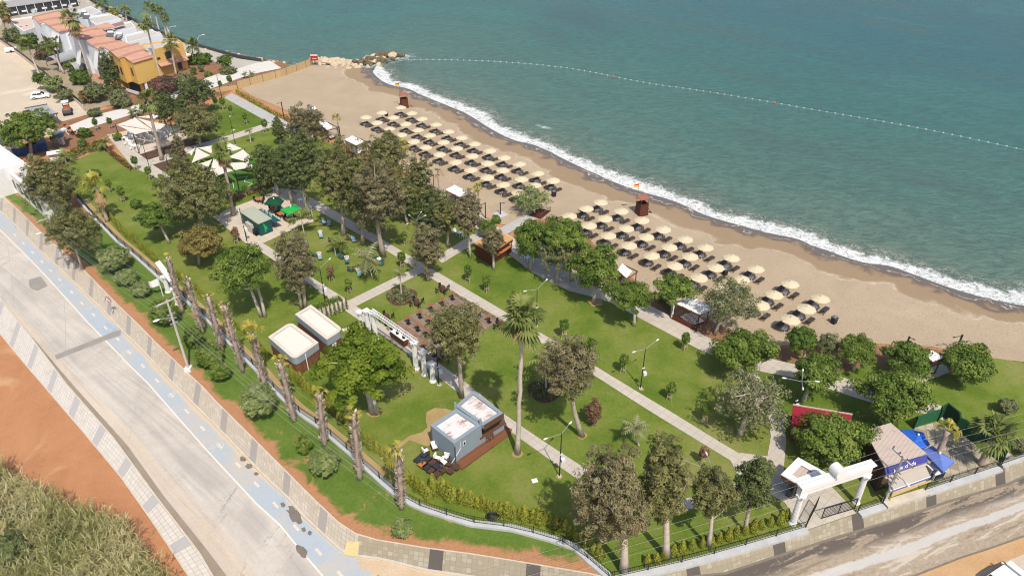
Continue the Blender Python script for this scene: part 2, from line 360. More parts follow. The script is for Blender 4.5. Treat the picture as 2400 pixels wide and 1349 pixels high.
def seamat():
    t=NT('sea_water'); p=t.pos(); d=t.attr('d'); s=t.attr('s'); rk=t.attr('rock'); v=t.sep(p)
    lo=t.noise(p,.012,4,.55,.6); n=t.noise(p,.05,4,.6,.4)
    dd=t.math('ADD',d,t.math('MULTIPLY',t.math('SUBTRACT',n,.5),16))
    c=t.ramp(t.math('MULTIPLY',dd,1/130.0,clamp=True),[(0,(.150,.195,.140)),(.05,(.112,.182,.136)),(.2,(.070,.166,.128)),(.5,(.036,.146,.128)),(1,(.013,.116,.132))])
    c=t.mix(t.math('MULTIPLY',t.ss(lo,.58,.72),.35),c,(.022,.072,.090))
    patch=t.new('ShaderNodeVectorMath',operation='DISTANCE'); q=t.mapv(p,scale=(1,.55,1)); t.link(q,patch.inputs[0]); patch.inputs[1].default_value=(PATCH[0],PATCH[1]*.55,0)
    c=t.mix(t.math('MULTIPLY',t.ss(t.math('ADD',patch.outputs['Value'],t.math('MULTIPLY',n,14)),28,8),.55),c,(.030,.070,.085))
    stk=t.noise(t.comb(t.math('MULTIPLY',s,.012),t.math('MULTIPLY',t.math('ADD',d,t.math('MULTIPLY',n,10)),.075)),1,5,.6,.5)
    c=t.mix(t.math('MULTIPLY',t.ss(stk,.50,.66),.42),c,(.060,.105,.090)); c=t.mix(t.math('MULTIPLY',t.ss(stk,.46,.34),.25),c,(.05,.20,.165))
    # water stirred up with sand close to the beach
    w1=t.noise(t.comb(t.math('MULTIPLY',s,.09),0.0),1,3); w2=t.noise(t.comb(t.math('MULTIPLY',s,.25),3.0),1,2)
    d1=t.math('ADD',d,t.math('ADD',t.math('MULTIPLY',t.math('SUBTRACT',w1,.5),2.2),t.math('MULTIPLY',t.math('SUBTRACT',w2,.5),1.4)))
    n2=t.noise(p,.55,5,.65,.6); n3=t.noise(p,2.2,5,.7,.8)
    turb=t.math('MULTIPLY',t.ss(d1,9,2.0),t.ss(n2,.35,.6)); c=t.mix(t.math('MULTIPLY',turb,.65),c,(.215,.180,.125))
    W=t.math('ADD',-1.4,t.math('MULTIPLY',t.noise(t.comb(t.math('MULTIPLY',s,.06),7.0),1,4,.75),9.0))
    edge=t.math('ADD',d1,t.math('ADD',t.math('MULTIPLY',t.math('SUBTRACT',n3,.5),2.6),t.math('MULTIPLY',t.math('SUBTRACT',n2,.5),4.5)))
    f1=t.math('MULTIPLY',t.ss(d1,-.35,.0),t.ss(t.math('SUBTRACT',edge,W),.55,-.75))
    hole=t.math('SUBTRACT',1.0,t.math('MULTIPLY',t.ss(n3,.50,.64),.85)); f1=t.math('MULTIPLY',f1,hole)
    lace=t.math('MULTIPLY',t.ss(t.math('ABSOLUTE',t.math('SUBTRACT',t.noise(p,.9,4,.6,1.2),.5)),.035,.005),t.math('MULTIPLY',t.ss(t.math('SUBTRACT',edge,W),4.5,.5),t.ss(n2,.43,.56)))
    # a second broken crest further out
    b2=t.math('ADD',d,t.math('MULTIPLY',t.math('SUBTRACT',t.noise(t.comb(t.math('MULTIPLY',s,.03),1.0),1,2),.5),7))
    cr=t.math('MULTIPLY',t.ss(t.math('ABSOLUTE',t.math('SUBTRACT',t.math('ADD',b2,t.math('MULTIPLY',t.math('SUBTRACT',n3,.5),1.5)),9.5)),.9,.2),t.ss(t.noise(t.comb(t.math('MULTIPLY',s,.055),4.0),1,2),.60,.66))
    cr=t.math('MULTIPLY',cr,t.ss(n3,.38,.5))
    rf=t.math('MULTIPLY',t.ss(t.math('ADD',rk,t.math('MULTIPLY',t.math('SUBTRACT',n3,.5),5)),1.2,-1.2),t.ss(n2,.45,.65))
    foam=t.math('MAXIMUM',t.math('MAXIMUM',f1,t.math('MULTIPLY',lace,.6)),t.math('MAXIMUM',t.math('MULTIPLY',cr,.75),t.math('MULTIPLY',rf,.75)),clamp=True)
    c=t.mix(foam,c,(.80,.80,.78))
    # wavelets
    q1=t.mapv(p,rot=(0,0,R(-32)),scale=(.5,1.0,1)); r1=t.noise(q1,.8,6,.7,.6); r2=t.noise(q1,3.2,4,.65,.4); r3=t.noise(q1,.13,3,.5,.4)
    sw=t.math('MULTIPLY',t.math('SINE',t.math('ADD',t.math('MULTIPLY',d,.42),t.math('MULTIPLY',n,14))),t.math('MULTIPLY',t.ss(d,55,10),.25))
    h=t.math('ADD',t.math('ADD',t.math('MULTIPLY',r1,1.0),t.math('MULTIPLY',r2,.35)),t.math('ADD',t.math('MULTIPLY',r3,.8),sw))
    rip=t.math('ADD',t.math('MULTIPLY',r1,.7),t.math('MULTIPLY',r2,.3)); c=t.mix(t.math('MULTIPLY',t.ss(rip,.58,.40),t.math('SUBTRACT',.45,t.math('MULTIPLY',foam,.3))),c,mul((.02,.07,.08),.8))
    t.fin(c,t.math('ADD',.22,t.math('MULTIPLY',foam,.5)),h,.75,.9,.36)
    return t.m
M={}
M['grass']=grassmat(); M['verge']=vergemat()
M['soil']=soilmat('red_soil',(.37,.165,.078),(.53,.26,.13),.2,(.57,.36,.19))
M['bedsoil']=soilmat('bed_soil',(.19,.095,.052),(.32,.175,.10),.4)
M['mulch']=soilmat('dark_mulch',(.065,.036,.026),(.14,.078,.055),.6)
M['lot']=soilmat('dusty_lot',(.46,.375,.28),(.63,.53,.41),.12,(.66,.57,.45))
M['strawsoil']=soilmat('straw_soil',(.30,.205,.085),(.46,.33,.16),.5)
GA=R(46.6)
M['path']=tilemat('path_slabs',(.53,.475,.40),(.48,.43,.36),.9,.9,GA,.72,.22)
M['plaza']=tilemat('plaza_slabs',(.60,.51,.41),(.55,.47,.38),.9,.9,GA,.75,.25)
M['greypath']=tilemat('grey_slabs',(.46,.455,.43),(.42,.41,.39),.8,.8,GA,.75,.2)
M['striped']=tilemat('striped_walk',(.68,.65,.60),(.64,.61,.56),.45,8.0,GA,.72,.1,mortar=.05)
M['concrete']=soilmat('seafront_concrete',(.37,.345,.30),(.50,.46,.40),.15)
M['patio']=tilemat('patio_slabs',(.30,.255,.18),(.50,.44,.34),.85,.85,R(20),.7,.35)
M['deckwood']=None
M['road']=roadmat(); M['blue']=bluemat(); M['white_paint']=paint('white_paint',(.72,.66,.58),.5); M['yellow_paint']=paint('pale_paint',(.64,.58,.47),.7)
M['worn_paint']=paint('worn_white_paint',(.60,.57,.52),1.0)
M['asphalt_strip']=soilmat('asphalt_strip',(.26,.205,.15),(.36,.295,.225),.5)
M['tarpatch']=soilmat('tar_patch',(.26,.235,.21),(.36,.33,.295),.5)
M['kerb']=plain('kerb_stone',(.56,.49,.40),.85); M['kerbdark']=plain('dark_kerb_stone',(.20,.165,.13),.85)
M['sidewalk']=pavemat('pavement_tiles',6.6,(.27,.245,.225),(.58,.50,.41),.25)
M['sidewalk_far']=pavemat('pavement_tiles_pale',6.3,(.35,.33,.32),(.66,.60,.53),0,1.3)
M['sidewalk_worn']=pavemat('pavement_tiles_stained',9.0,(.085,.075,.065),(.45,.39,.295),.7,1.3,2.0)
M['side_road']=dirtroad(); M['sand']=sandmat()
M['concwall']=plain('wall_concrete',(.47,.475,.47),.85,.2,.8)
M['blackmetal']=plain('black_metal',(.018,.018,.02),.5); M['turf']=soilmat('artificial_turf',(.05,.135,.02),(.085,.18,.032),.3)
# =====================================================================  terrain
def sheet(name,pts,z,mat,th=0.0,kind='structure',parent=None):
    m=MB()
    if th: m.prism([(p[0],p[1]) for p in pts],z-th,z,False)
    else:
        a=sum(pts[i][0]*pts[(i+1)%len(pts)][1]-pts[(i+1)%len(pts)][0]*pts[i][1] for i in range(len(pts)))
        if a<0: pts=pts[::-1]
        m.add([(p[0],p[1],z) for p in pts],[tuple(range(len(pts)))])
    o=m.obj(name,mat,parent)
    if kind: o['kind']=kind
    return o
SEA=-0.25
WL=[(868,160),(878,176),(900,194),(925,202),(957,207),(985,222),(1025,238),(1060,252),(1095,266),(1154,305),(1205,330),(1245,337),(1278,350),(1328,376),(1386,403),(1442,428),(1500,449),(1560,464),(1605,481),(1650,504),(1707,520),(1772,540),(1823,550),(1873,560),(1903,576),(1941,587),(1979,602),(2029,617),(2075,621),(2100,627),(2150,646),(2220,672),(2300,696),(2370,711),(2440,722),(2560,760),(2760,830)]
wl=smooth(gl(WL,SEA),2)
WLs,WLt=resample(wl,n=400)
PATCH=G(1345,55,SEA)
INL=[(705,150),(640,172),(560,205),(590,225),(640,245),(700,272),(745,290),(800,330),(860,362),(950,398),(1050,470),(1118,500),(1180,528),(1235,520),(1300,510),(1380,560),(1450,630),(1540,692),(1620,728),(1706,772),(1760,800),(1830,812),(1900,800),(2050,805),(2180,812),(2260,826),(2330,840),(2420,850),(2600,890)]
inl=gl(INL)
def polydist(P,Q):
    """distance of points P to polyline Q, arc length of the foot, signed by side"""
    best=np.full(len(P),1e9); sg=np.zeros(len(P)); arc=np.zeros(len(P)); s0=0
    for a,b in zip(Q[:-1],Q[1:]):
        ab=b-a; L=np.hypot(*ab); t=np.clip(((P-a)@ab)/(L*L+1e-12),0,1); f=a+t[:,None]*ab; dv=P-f; dd=np.hypot(dv[:,0],dv[:,1])
        cr=ab[0]*dv[:,1]-ab[1]*dv[:,0]; k=dd<best-1e-9
        best=np.where(k,dd,best); sg=np.where(k,np.sign(cr),sg); arc=np.where(k,s0+t*L,arc); s0+=L
    return best,sg,arc
def build_beach():
    n=230; A,_=resample([ (p.x,p.y) for p in inl],n=n); B,_=resample(wl,n=n); nc=34
    rows=[]
    for j in range(nc+5):
        k=j/(nc-1)
        if k<=1: k=1-(1-k)**1.6
        rows.append(A+(B-A)*k if j<nc else None)
    nrm=[]
    for i in range(n):
        d=B[min(i+1,n-1)]-B[max(i-1,0)]; d/=np.hypot(*d); nrm.append((-d[1],d[0]))
    nrm=np.array(nrm); side=np.sign(np.sum(nrm*(B-A),axis=1).mean())
    for j in range(5): rows[nc+j]=B+nrm*side*(j+1)*2.2
    V=np.concatenate(rows); d,sg,_=polydist(V,B[::2]); d=np.where(np.arange(len(V))>=nc*n,-d,d)
    z=np.where(d>6,.03,np.where(d>0,SEA+.28*(1-(1-np.clip(d,0,6)/6)**2.0),SEA+.08*d))
    rs=np.random.RandomState(3); z=z+np.where(d>1,rs.normal(0,.012,len(V)),0)
    Fq=[]
    for j in range(nc+4):
        a=j*n+np.arange(n-1); Fq.append(np.c_[a,a+1,a+1+n,a+n])
    o=np_mesh('beach',np.c_[V,z],np.concatenate(Fq),M['sand'],attrs={'d':d},smooth=True)
    if o.data.polygons[0].normal.z<0: o.data.flip_normals()
    tag(o,kind='structure'); o.data.update()
build_beach()
# rocks: breakwater at the end of the beach and the revetment under the sea wall
JET=[(738,146),(775,147),(810,150),(850,150),(880,140),(905,132),(932,133)]
REV=[(180,-8),(240,22),(300,47),(350,72),(400,92),(445,106),(500,119),(560,131),(600,139),(640,146),(700,150),(738,146)]
jet=[np.array(p[:2]) for p in gl(JET)]; rev=[np.array(p[:2]) for p in gl(REV)]
def build_sea():
    xs=np.arange(-340,341,2.0); ys=np.r_[np.arange(40,260,2.0),np.arange(260,470,5.0)]
    X,Y=np.meshgrid(xs,ys); P=np.c_[X.ravel(),Y.ravel()]
    d,sg,s=polydist(P,WLs); rk,_,_=polydist(P,np.array(jet[2:])); rv,_,_=polydist(P,np.array(rev)); rk=np.minimum(rk-4.5,rv-1.8)
    s0=np.sign(polydist(np.array([[PATCH[0],PATCH[1]]]),WLs)[1][0]); d=d*np.where(sg==s0,1,-1)
    # the sea west of the breakwater lies beyond the waterline's end
    west=P[:,0]<wl[0][0]; d=np.where(west,np.minimum(rk,rv)+25,d)
    nx=len(xs); i=np.arange(len(ys)-1)[:,None]*nx+np.arange(nx-1)[None]; i=i.ravel()
    o=np_mesh('sea',np.c_[P,np.full(len(P),SEA)],np.c_[i,i+1,i+1+nx,i+nx],seamat(),attrs={'d':d,'s':s,'rock':rk},smooth=True); tag(o,kind='structure')
build_sea()
# base ground: everything landward of the beach and the sea wall
lo=resample([(p.x,p.y) for p in gl(INL[2:],-.05)],n=60)[0]
gp=[(-420,420),(-420,-60),(420,-60),(420,60)]
gpts=[(p[0],p[1]) for p in gl([(2900,870)])]+[tuple(p) for p in lo[::-1]]
shore_w=[(p[0],p[1]) for p in gl([(735,150),(690,158),(620,150),(560,137),(500,124),(445,111),(400,97),(350,77),(300,53),(240,28),(180,-2),(60,-60)])]
sheet('ground',[(420,-60)]+gpts[:1]+[(p[0]+0,p[1]) for p in lo[::-1]]+shore_w+[(-420,330),(-420,-60)],-.05,M['soil'])
# lawns
LAWN=[(184,466),(130,410),(150,385),(250,345),(330,395),(440,300),(505,235),(525,225),(640,285),(690,300),(740,320),(800,350),(900,420),(1040,480),(1060,484),(1090,530),(1165,540),(1190,560),(1250,600),(1330,650),(1424,705),(1497,744),(1595,796),(1606,800),(1651,825),(1700,842),(1811,843),(1870,850),(1966,876),(2050,850),(2110,880),(2180,870),(2250,880),(2310,835),(2420,852),(2560,890),(2420,1075),(2386,1078),(2342,1098),(2163,1155),(2086,1178),(2006,1203),(1890,1242),(1800,1268),(1600,1328),(1440,1352),(1419,1343),(1383,1313),(1346,1279),(1286,1259),(1200,1236),(1100,1216),(1000,1190),(929,1156),(899,1130),(833,1070),(746,996),(693,960),(640,907),(600,862),(554,817),(491,751),(428,693),(373,648),(320,600),(277,565),(227,514)]
sheet('lawn',gl(LAWN,.05),.05,M['grass'])
# paths
PZ=.085
def path(name,L,Rr,mat='path',n=40,z=PZ):
    o=strip(name,gl(L,z),gl(Rr,z),z,M[mat],n); o['kind']='structure'; return o
path('path',[(700,450),(752,474),(891,557),(961,600),(1010,628),(1194,736),(1317.5,809),(1403,862),(1532,940),(1576,966),(1676,1028),(1735,1063)],[(700,468),(734,487),(886,575),(979,632),(1060,682),(1174,747),(1302,823),(1396,881),(1489,941),(1540,973),(1640,1034),(1712,1078)],z=.087)
path('path',[(277,323),(325,360),(383,401),(470,470),(560,545),(618,569),(734,652),(815,703),(900,762),(980,815),(1100,902),(1186,973),(1260,1024),(1349,1082),(1400,1114)],[(250,316),(310,391),(378,422),(440,468),(510,512),(581,569),(724,664),(802,723),(890,782),(970,838),(1077,922),(1160,984),(1210,1020),(1290,1078),(1363,1128)],z=.083)
path('path',[(810,707),(974,626)],[(833,718),(991,638)],z=.091)
path('path',[(1020,603),(1086,562),(1130,535)],[(1036,616),(1097,580),(1150,548)],z=.091)
path('path',[(525,229),(626,285),(700,325)],[(543,218),(681,290),(740,320)],'greypath')
path('path',[(340,377),(440,345),(540,316),(626,288)],[(352,388),(450,357),(540,329),(655,292)],'path',z=.079)
path('path',[(1040,468),(1061,484),(1100,520),(1160,570),(1250,640),(1330,680),(1424.5,705),(1497,744),(1595,796),(1651,825),(1700,840),(1772,868),(1880,888),(1972,921),(2050,945),(2120,960),(2189,973),(2243,1003),(2299,1033),(2346,1069)],[(1060,462),(1090,478),(1130,505),(1200,556),(1290,600),(1360,640),(1432,671),(1538.6,723),(1613,763),(1669,796),(1740,822),(1811,841),(1900,862),(1966,881),(2043,903),(2110,925),(2164,938),(2199,946),(2306,1016),(2386,1076)],'path',60,.095)
path('path',[(1167,537),(1223,507),(1250,497)],[(1187,549),(1256,511),(1280,500)],'greypath',10,.099)
path('path',[(1742,862),(1767,911),(1785,941),(1800,976),(1807,1022),(1798,1070),(1795,1100)],[(1772,868),(1797,913),(1820,951),(1833,976),(1843,1027),(1838,1085),(1830,1110)],'path',20,.099)
sheet('path',gl([(1363,1126),(1390,1108),(1440,1135),(1520,1168),(1600,1168),(1690,1150),(1735,1125),(1712,1078),(1735,1060),(1800,1068),(1838,1085),(1835,1130),(1870,1136),(1935,1110),(1950,1140),(2008,1201),(1890,1241),(1868,1220),(1838,1175),(1790,1150),(1740,1168),(1600,1195),(1500,1190),(1420,1165)],.103),.103,M['path'])
sheet('path',gl([(2043,903),(2100,885),(2175,862),(2215,850),(2225,872),(2150,900),(2085,925)],.105),.105,M['path'])
sheet('plaza',gl([(505,513),(524,494),(617,459),(651,444),(690,436),(720,455),(730,484),(735,520),(694,531),(681,540),(618,569),(600,572),(575,569)],.101),.101,M['plaza'])
sheet('plaza',gl([(250,316),(300,306),(345,300),(400,296),(470,300),(452,322),(436,346),(346,373),(330,362),(277,323)],.099),.099,M['plaza'])
# planting beds
def bed(pts,mat='mulch',z=.112): return sheet('planting_bed',gl(pts,z),z,M[mat])
bed([(526,480),(560,466),(600,452),(652,433),(640,416),(600,436),(530,462)])
bed([(327,362),(345,373),(410,356),(440,344),(495,329),(474,322),(440,325),(405,337)])
bed([(358,386),(383,402),(420,384),(414,372),(395,375)])
bed([(150,370),(170,352),(240,330),(250,340),(165,366)],'bedsoil')
bed([(190,352),(330,300),(345,304),(255,326),(200,348)],'bedsoil',.03)
for cx,cy,rx in ((941,694,36),(1277,914,40)):
    c=G(cx,cy,.11); r=rx*depth(c)/F
    sheet('planting_bed',[(c.x+r*(1+.06*math.sin(3*a))*math.cos(a),c.y+r*(1+.06*math.sin(3*a))*math.sin(a)) for a in [2*PI*i/28 for i in range(28)]],.112,M['mulch'])
sheet('planting_bed',gl([(1235,523),(1300,513),(1380,563),(1450,633),(1540,695),(1620,731),(1706,775),(1760,803),(1830,816),(1900,804),(2050,809),(2180,816),(2260,829),(2250,860),(2100,900),(1900,880),(1660,810),(1430,690),(1290,610),(1200,560)],-.03),-.03,M['bedsoil'])
# the bare strip of earth along the fence and earth patches by the grey kiosk
FEN=[(184,466),(227,514),(277,565),(320,600),(373,648),(428,693),(491,751),(554,817),(600,862),(640,907),(693,960),(746,996),(833,1070),(899,1130),(929,1156),(965,1178),(999,1192),(1100,1224),(1200,1236),(1286,1259),(1346,1279),(1383,1313),(1419,1343),(1433,1356)]
fen=[(p.x,p.y) for p in gl(FEN,.3)]
def offset(pts,o):
    P=[np.array(p[:2],float) for p in pts]; Q=[]
    for i in range(len(P)):
        d=P[min(i+1,len(P)-1)]-P[max(i-1,0)]; d/=np.hypot(*d)+1e-9; Q.append((P[i][0]-d[1]*o,P[i][1]+d[0]*o))
    return Q
fs_,_=resample(fen,n=80)
o=strip('soil_strip',offset(fs_,.3)[:62],offset(fs_,1.15)[:62],.056,M['strawsoil'],70); o['kind']='structure'
sheet('soil_patch',gl([(998,985),(1000,965),(1018,955),(1045,957),(1065,963),(1040,985),(1010,1005),(1012,1040),(1000,1045),(960,1030),(900,1078),(890,1072),(960,1020),(990,1012),(1002,1000)],.058),.058,M['strawsoil'])
for (x,y,r) in ((878,966,.75),(1396,708,1.0),(1213,1062,.6),(974,865,.7),(1364,1020,.55),(1503,911,.3),(1311,1116,.3),(1030,902,.3)):
    c=G(x,y,.06); rr=random.Random(int(x)); sheet('soil_patch',[(c.x+r*(.8+.4*rr.random())*math.cos(a),c.y+r*(.8+.4*rr.random())*math.sin(a)) for a in [2*PI*i/14 for i in range(14)]],.059,M['strawsoil'])
sheet('turf',gl([(480,400),(500,440),(528,474),(650,425),(612,385),(590,368)],.1),.1,M['turf'])
m=MB()
for a,b in (((556,417),(580,413)),((580,413),(572,425)),((572,425),(592,430)),((592,430),(582,436)),((545,425),(548,440))):
    A=G(*a,.106);B=G(*b,.106); ribbon(m,[(A.x,A.y),(B.x,B.y)],.1,.104,.108)
o=m.obj('turf_marking',M['white_paint']); o['kind']='structure'
# road, cycle lane, pavements
PIN=[(-120,365),(0,454),(50,499),(91,539),(121,567),(161,600),(194,630),(280,718),(320,756),(365,802),(428,862),(479,910),(504,938),(567,1000),(633,1066),(700,1133),(740,1173),(793,1223),(833,1249),(883,1264),(999,1283),(1100,1296),(1206,1313),(1383,1343),(1436,1356)]
POUT=[(-120,400),(0,494),(33,524),(88,582),(111,602),(141,630),(176,663),(242,726),(282,769),(338,824),(398,890),(446,938),(500,990),(570,1063),(640,1133),(673,1163),(713,1209),(753,1246),(799,1287),(840,1301),(883,1306),(916,1313),(999,1334),(1090,1347),(1200,1364),(1420,1400)]
BL=[(-120,440),(0,538),(63,600),(111,650),(202,751),(252,802),(302,854),(349,900),(433,996),(499,1070),(600,1178),(656,1229),(700,1283),(740,1329),(790,1390),(900,1510)]
RL=[(-120,600),(0,713),(85,800),(170,900),(299,1043),(383,1160),(482,1283),(532,1349),(600,1440),(680,1550)]
SL=[(-120,585),(0,698),(80,800),(156,900),(266,1026),(366,1163),(466,1293),(499,1349),(560,1440),(640,1550)]
FL=[(-120,640),(0,781),(63,857),(100,900),(186,1000),(283,1116),(349,1209),(416,1309),(443,1349),(500,1440),(570,1550)]
BR=POUT[:21]+[(880,1345),(960,1420),(1060,1510)]
PH_=.12
o=strip('pavement',gl(PIN,PH_),gl(POUT,PH_),PH_,M['sidewalk'],140); o['kind']='structure'
m=MB(); ribbon(m,[(p.x,p.y) for p in gl(POUT,PH_)],.22,-.05,PH_+.012); o=m.obj('kerb',M['kerb']); o['kind']='structure'
m=MB(); ribbon(m,[(p.x,p.y) for p in gl(PIN,PH_)],.12,-.05,PH_+.03); o=m.obj('kerb',M['kerb']); o['kind']='structure'
o=strip('verge',gl(PIN,.1),gl([(-60,330),(0,440),(90,480),(150,500)]+FEN[1:],.1),.1,M['verge'],120); o['kind']='structure'
o=strip('road',gl(RL,-.02),gl(BL,-.02),-.02,M['road'],80); o['kind']='structure'
o=strip('cycle_lane',gl(BR,-.016),gl(BL,-.016),-.016,M['blue'],90); o['kind']='structure'
m=MB(); bl=[(p.x,p.y) for p in gl(BL,-.01)]; ribbon(m,bl,.16,-.02,-.010); o=m.obj('lane_marking',M['white_paint']); o['kind']='structure'
# lane dashes: along the middle of the blue lane
def mid(a,b,n):
    A,_=resample(gl(a,0),n=n); B,_=resample(gl(b,0),n=n); return (A+B)/2
DASH=[(98,613),(119,634),(140,655),(168,684),(192,710),(219,737),(247,767),(276,794),(303,825),(335,857),(368,891),(402,925),(438,963),(475,1003),(515,1044),(558,1088),(601,1134),(646,1182),(694,1235),(747,1292),(798,1345),(35,550),(55,570),(76,591)]
m=MB()
for x,y in DASH:
    c=G(x,y,-.01); m.box((c.x,c.y,-.011),(.95,.26,.008),R(-45.5))
o=m.obj('lane_marking',M['yellow_paint']); o['kind']='structure'
def bike(c):
    m=MB()
    for dx in (-.55,.55): 
        pts=[(dx+.36*math.cos(a),.36*math.sin(a)) for a in [2*PI*i/12 for i in range(13)]]; ribbon(m,pts,.07,0,.006)
    for a,b in (((-.55,0),(-.1,.5)),((-.1,.5),(.4,.5)),((.4,.5),(.55,0)),((-.1,.5),(0,0)),((0,0),(.4,.5)),((-.55,0),(0,0)),((.25,.66),(.5,.66)),((-.22,.62),(.02,.62))): ribbon(m,[a,b],.055,0,.006)
    o=m.obj('lane_marking',M['worn_paint'],loc=(c.x,c.y,-.012),rz=R(44)); o['kind']='structure'
for px in ((505,1048),(413,920),(294,828),(142,672),(218,720)): bike(G(*px,-.01))
o=strip('drain_strip',gl(SL,-.014),gl(RL,-.014),-.014,M['asphalt_strip'],60); o['kind']='structure'
o=strip('pavement',gl(FL,.1),gl(SL,.1),.1,M['sidewalk_far'],80); o['kind']='structure'
m=MB(); ribbon(m,[(p.x,p.y) for p in gl(SL,.1)],.16,-.05,.112); ribbon(m,[(p.x,p.y) for p in gl(FL,.1)],.14,-.05,.115); o=m.obj('kerb',M['kerb']); o['kind']='structure'
sheet('road_patch',gl([(128,832),(244,786),(262,778),(284,772),(282,786),(248,797),(133,842)],-.008),-.008,M['tarpatch'])
sheet('road_patch',gl([(68,655),(95,647),(107,662),(112,670),(88,681),(72,676),(67,665)],-.007),-.007,M['tarpatch'])
rr=random.Random(5); M['damp']=soilmat('damp_stain',(.16,.135,.115),(.24,.205,.175),.8)
for (x,y,la,lb) in ((569,1075,.42,.28),(584,1091,.42,.32),(600,1109,.3,.2),(663,1182,.35,.22),(690,1205,1.15,.5),(712,1240,.3,.2),(726,1248,.25,.2),(707,1290,.75,.4),(52,517,.7,.3),(40,530,.5,.25)):
    c=G(x,y,-.009); ca,sa=math.cos(R(-50)),math.sin(R(-50)); pts=[]
    for k in range(18):
        a=2*PI*k/18; q=.75+.5*rr.random(); u_,v_=la*q*math.cos(a),lb*q*math.sin(a); pts.append((c.x+u_*ca-v_*sa,c.y+u_*sa+v_*ca))
    sheet('damp_stain',pts,-.009,M['damp'])
# the worn road at the lower right, its pavement and the verge beyond
KR=[(846,1304),(870,1306),(900,1311),(999,1336),(1090,1350),(1180,1362),(1420,1376),(1560,1366),(1700,1345),(1800,1311),(1966,1258),(2093,1221),(2223,1175),(2362,1135),(2400,1118),(2560,1062)]
KO=[(884,1347),(905,1368),(930,1395),(999,1440),(1090,1450),(1180,1455),(1420,1470),(1700,1440),(1900,1400),(2143,1349),(2250,1307),(2336,1279),(2400,1256),(2560,1200)]
o=strip('side_road',gl(KR,-.012),gl(KO,-.012),-.012,M['side_road'],120); o['kind']='structure'
sheet('sand_drift',gl([(836,1304),(883,1309),(916,1316),(999,1337),(1085,1349),(1000,1362),(900,1352),(845,1330)],-.004),-.004,soilmat('sand_drift',(.52,.38,.24),(.66,.52,.36),.4))
WR=[(1433,1356),(1496,1349),(1600,1326),(1700,1297),(1800,1268),(1890,1242),(2006,1203),(2086,1178),(2163,1155),(2250,1127),(2342,1097),(2386,1080),(2560,1020)]
KP=[(1436,1366),(1560,1356),(1700,1342),(1800,1309),(1966,1256),(2093,1219),(2223,1173),(2362,1133),(2400,1116),(2560,1060)]
o=strip('pavement',gl(WR,.1),gl(KP,.1),.1,M['sidewalk_worn'],90); o['kind']='structure'
o=strip('pavement',gl([(840,1254),(883,1264),(999,1283),(1100,1296),(1206,1313),(1383,1343),(1436,1356)],.125),gl([(835,1301),(883,1306),(999,1334),(1090,1347),(1200,1364),(1420,1400),(1436,1400)],.125),.125,M['sidewalk_worn'],60); o['kind']='structure'
m=MB(); ribbon(m,[(p.x,p.y) for p in gl(KP,.1)],.2,-.05,.11); o=m.obj('kerb',M['kerbdark']); o['kind']='structure'
m=MB(); ribbon(m,[(p.x,p.y) for p in gl(KO[7:],.0)],.14,-.05,.06); o=m.obj('kerb',M['kerbdark']); o['kind']='structure'
o=strip('dry_verge',gl(KO[7:],.01),gl([(2000,1440),(2100,1420),(2240,1370),(2330,1325),(2400,1298),(2560,1235)],.01),.01,soilmat('dry_verge',(.47,.26,.12),(.60,.41,.23),.35),30); o['kind']='structure'
sheet('lot',gl([(2000,1440),(2100,1420),(2240,1370),(2330,1325),(2400,1298),(2560,1235),(2700,1300),(2400,1560),(2000,1560)],.004),.004,M['lot'])
sheet('tactile_paving',gl([(813,1268),(843,1268),(838,1303),(826,1303),(806,1298)],.135),.135,plain('yellow_tile',(.66,.52,.25),.8))
sheet('yard_paving',gl([(-80,60),(0,36),(24,20),(190,-12),(235,24),(310,60),(372,93),(425,118),(400,150),(340,190),(250,180),(160,120),(60,70)],-.026),-.026,soilmat('yard_concrete',(.36,.33,.29),(.48,.44,.38),.2))
sheet('planting_bed',gl([(128,290),(150,284),(240,258),(345,228),(440,192),(500,165),(560,150),(640,140),(700,160),(560,205),(520,225),(440,250),(345,290),(250,318),(170,352),(120,345)],-.028),-.028,M['bedsoil'])
# top left: dusty lot, lane, striped walk, seafront
sheet('lot',gl([(-200,60),(0,95),(60,130),(120,185),(160,225),(175,250),(215,262),(270,270),(150,292),(148,312),(0,345),(-200,380)],-.03),-.03,M['lot'])
sheet('lane',gl([(-60,60),(0,93),(80,150),(150,205),(195,255),(225,280),(195,262),(150,232),(95,190),(40,150),(-60,90)],-.024),-.024,soilmat('pale_lane',(.52,.42,.31),(.66,.55,.42),.3))
o=strip('striped_walk',gl([(148,300),(230,268),(345,240),(440,205),(490,180),(560,160),(600,148),(632,142)],.03),gl([(160,316),(240,290),(350,256),(440,226),(500,206),(560,184),(600,172),(660,160)],.03),.03,M['striped'],40); o['kind']='structure'
o=strip('promenade',gl([(150,-20),(230,26),(310,60),(370,92),(430,118),(490,140),(540,160),(556,166)],.02),gl([(185,-14),(240,20),(320,54),(390,86),(445,105),(500,120),(560,138),(612,145)],.02),.02,M['concrete'],50); o['kind']='structure'
m=MB(); ribbon(m,[(p.x,p.y) for p in gl([(185,-16),(240,18),(320,52),(390,84),(445,103),(500,119),(560,135),(612,144)],.02)],.5,-.6,.75); tag(m.obj('sea_wall',plain('dark_sea_wall',(.06,.062,.062),.8)),'long dark sea wall edging the seafront promenade above the boulders','wall')
sheet('garden',gl([(400,160),(470,130),(545,165),(560,178),(500,205),(430,228),(330,245),(250,250),(200,230)],-.02),-.02,M['bedsoil'])
sheet('garden',gl([(0,60),(40,30),(90,80),(150,130),(250,200),(300,235),(200,262),(150,205),(80,150),(0,93)],-.018),-.018,soilmat('yard',(.25,.20,.13),(.4,.33,.23),.3))
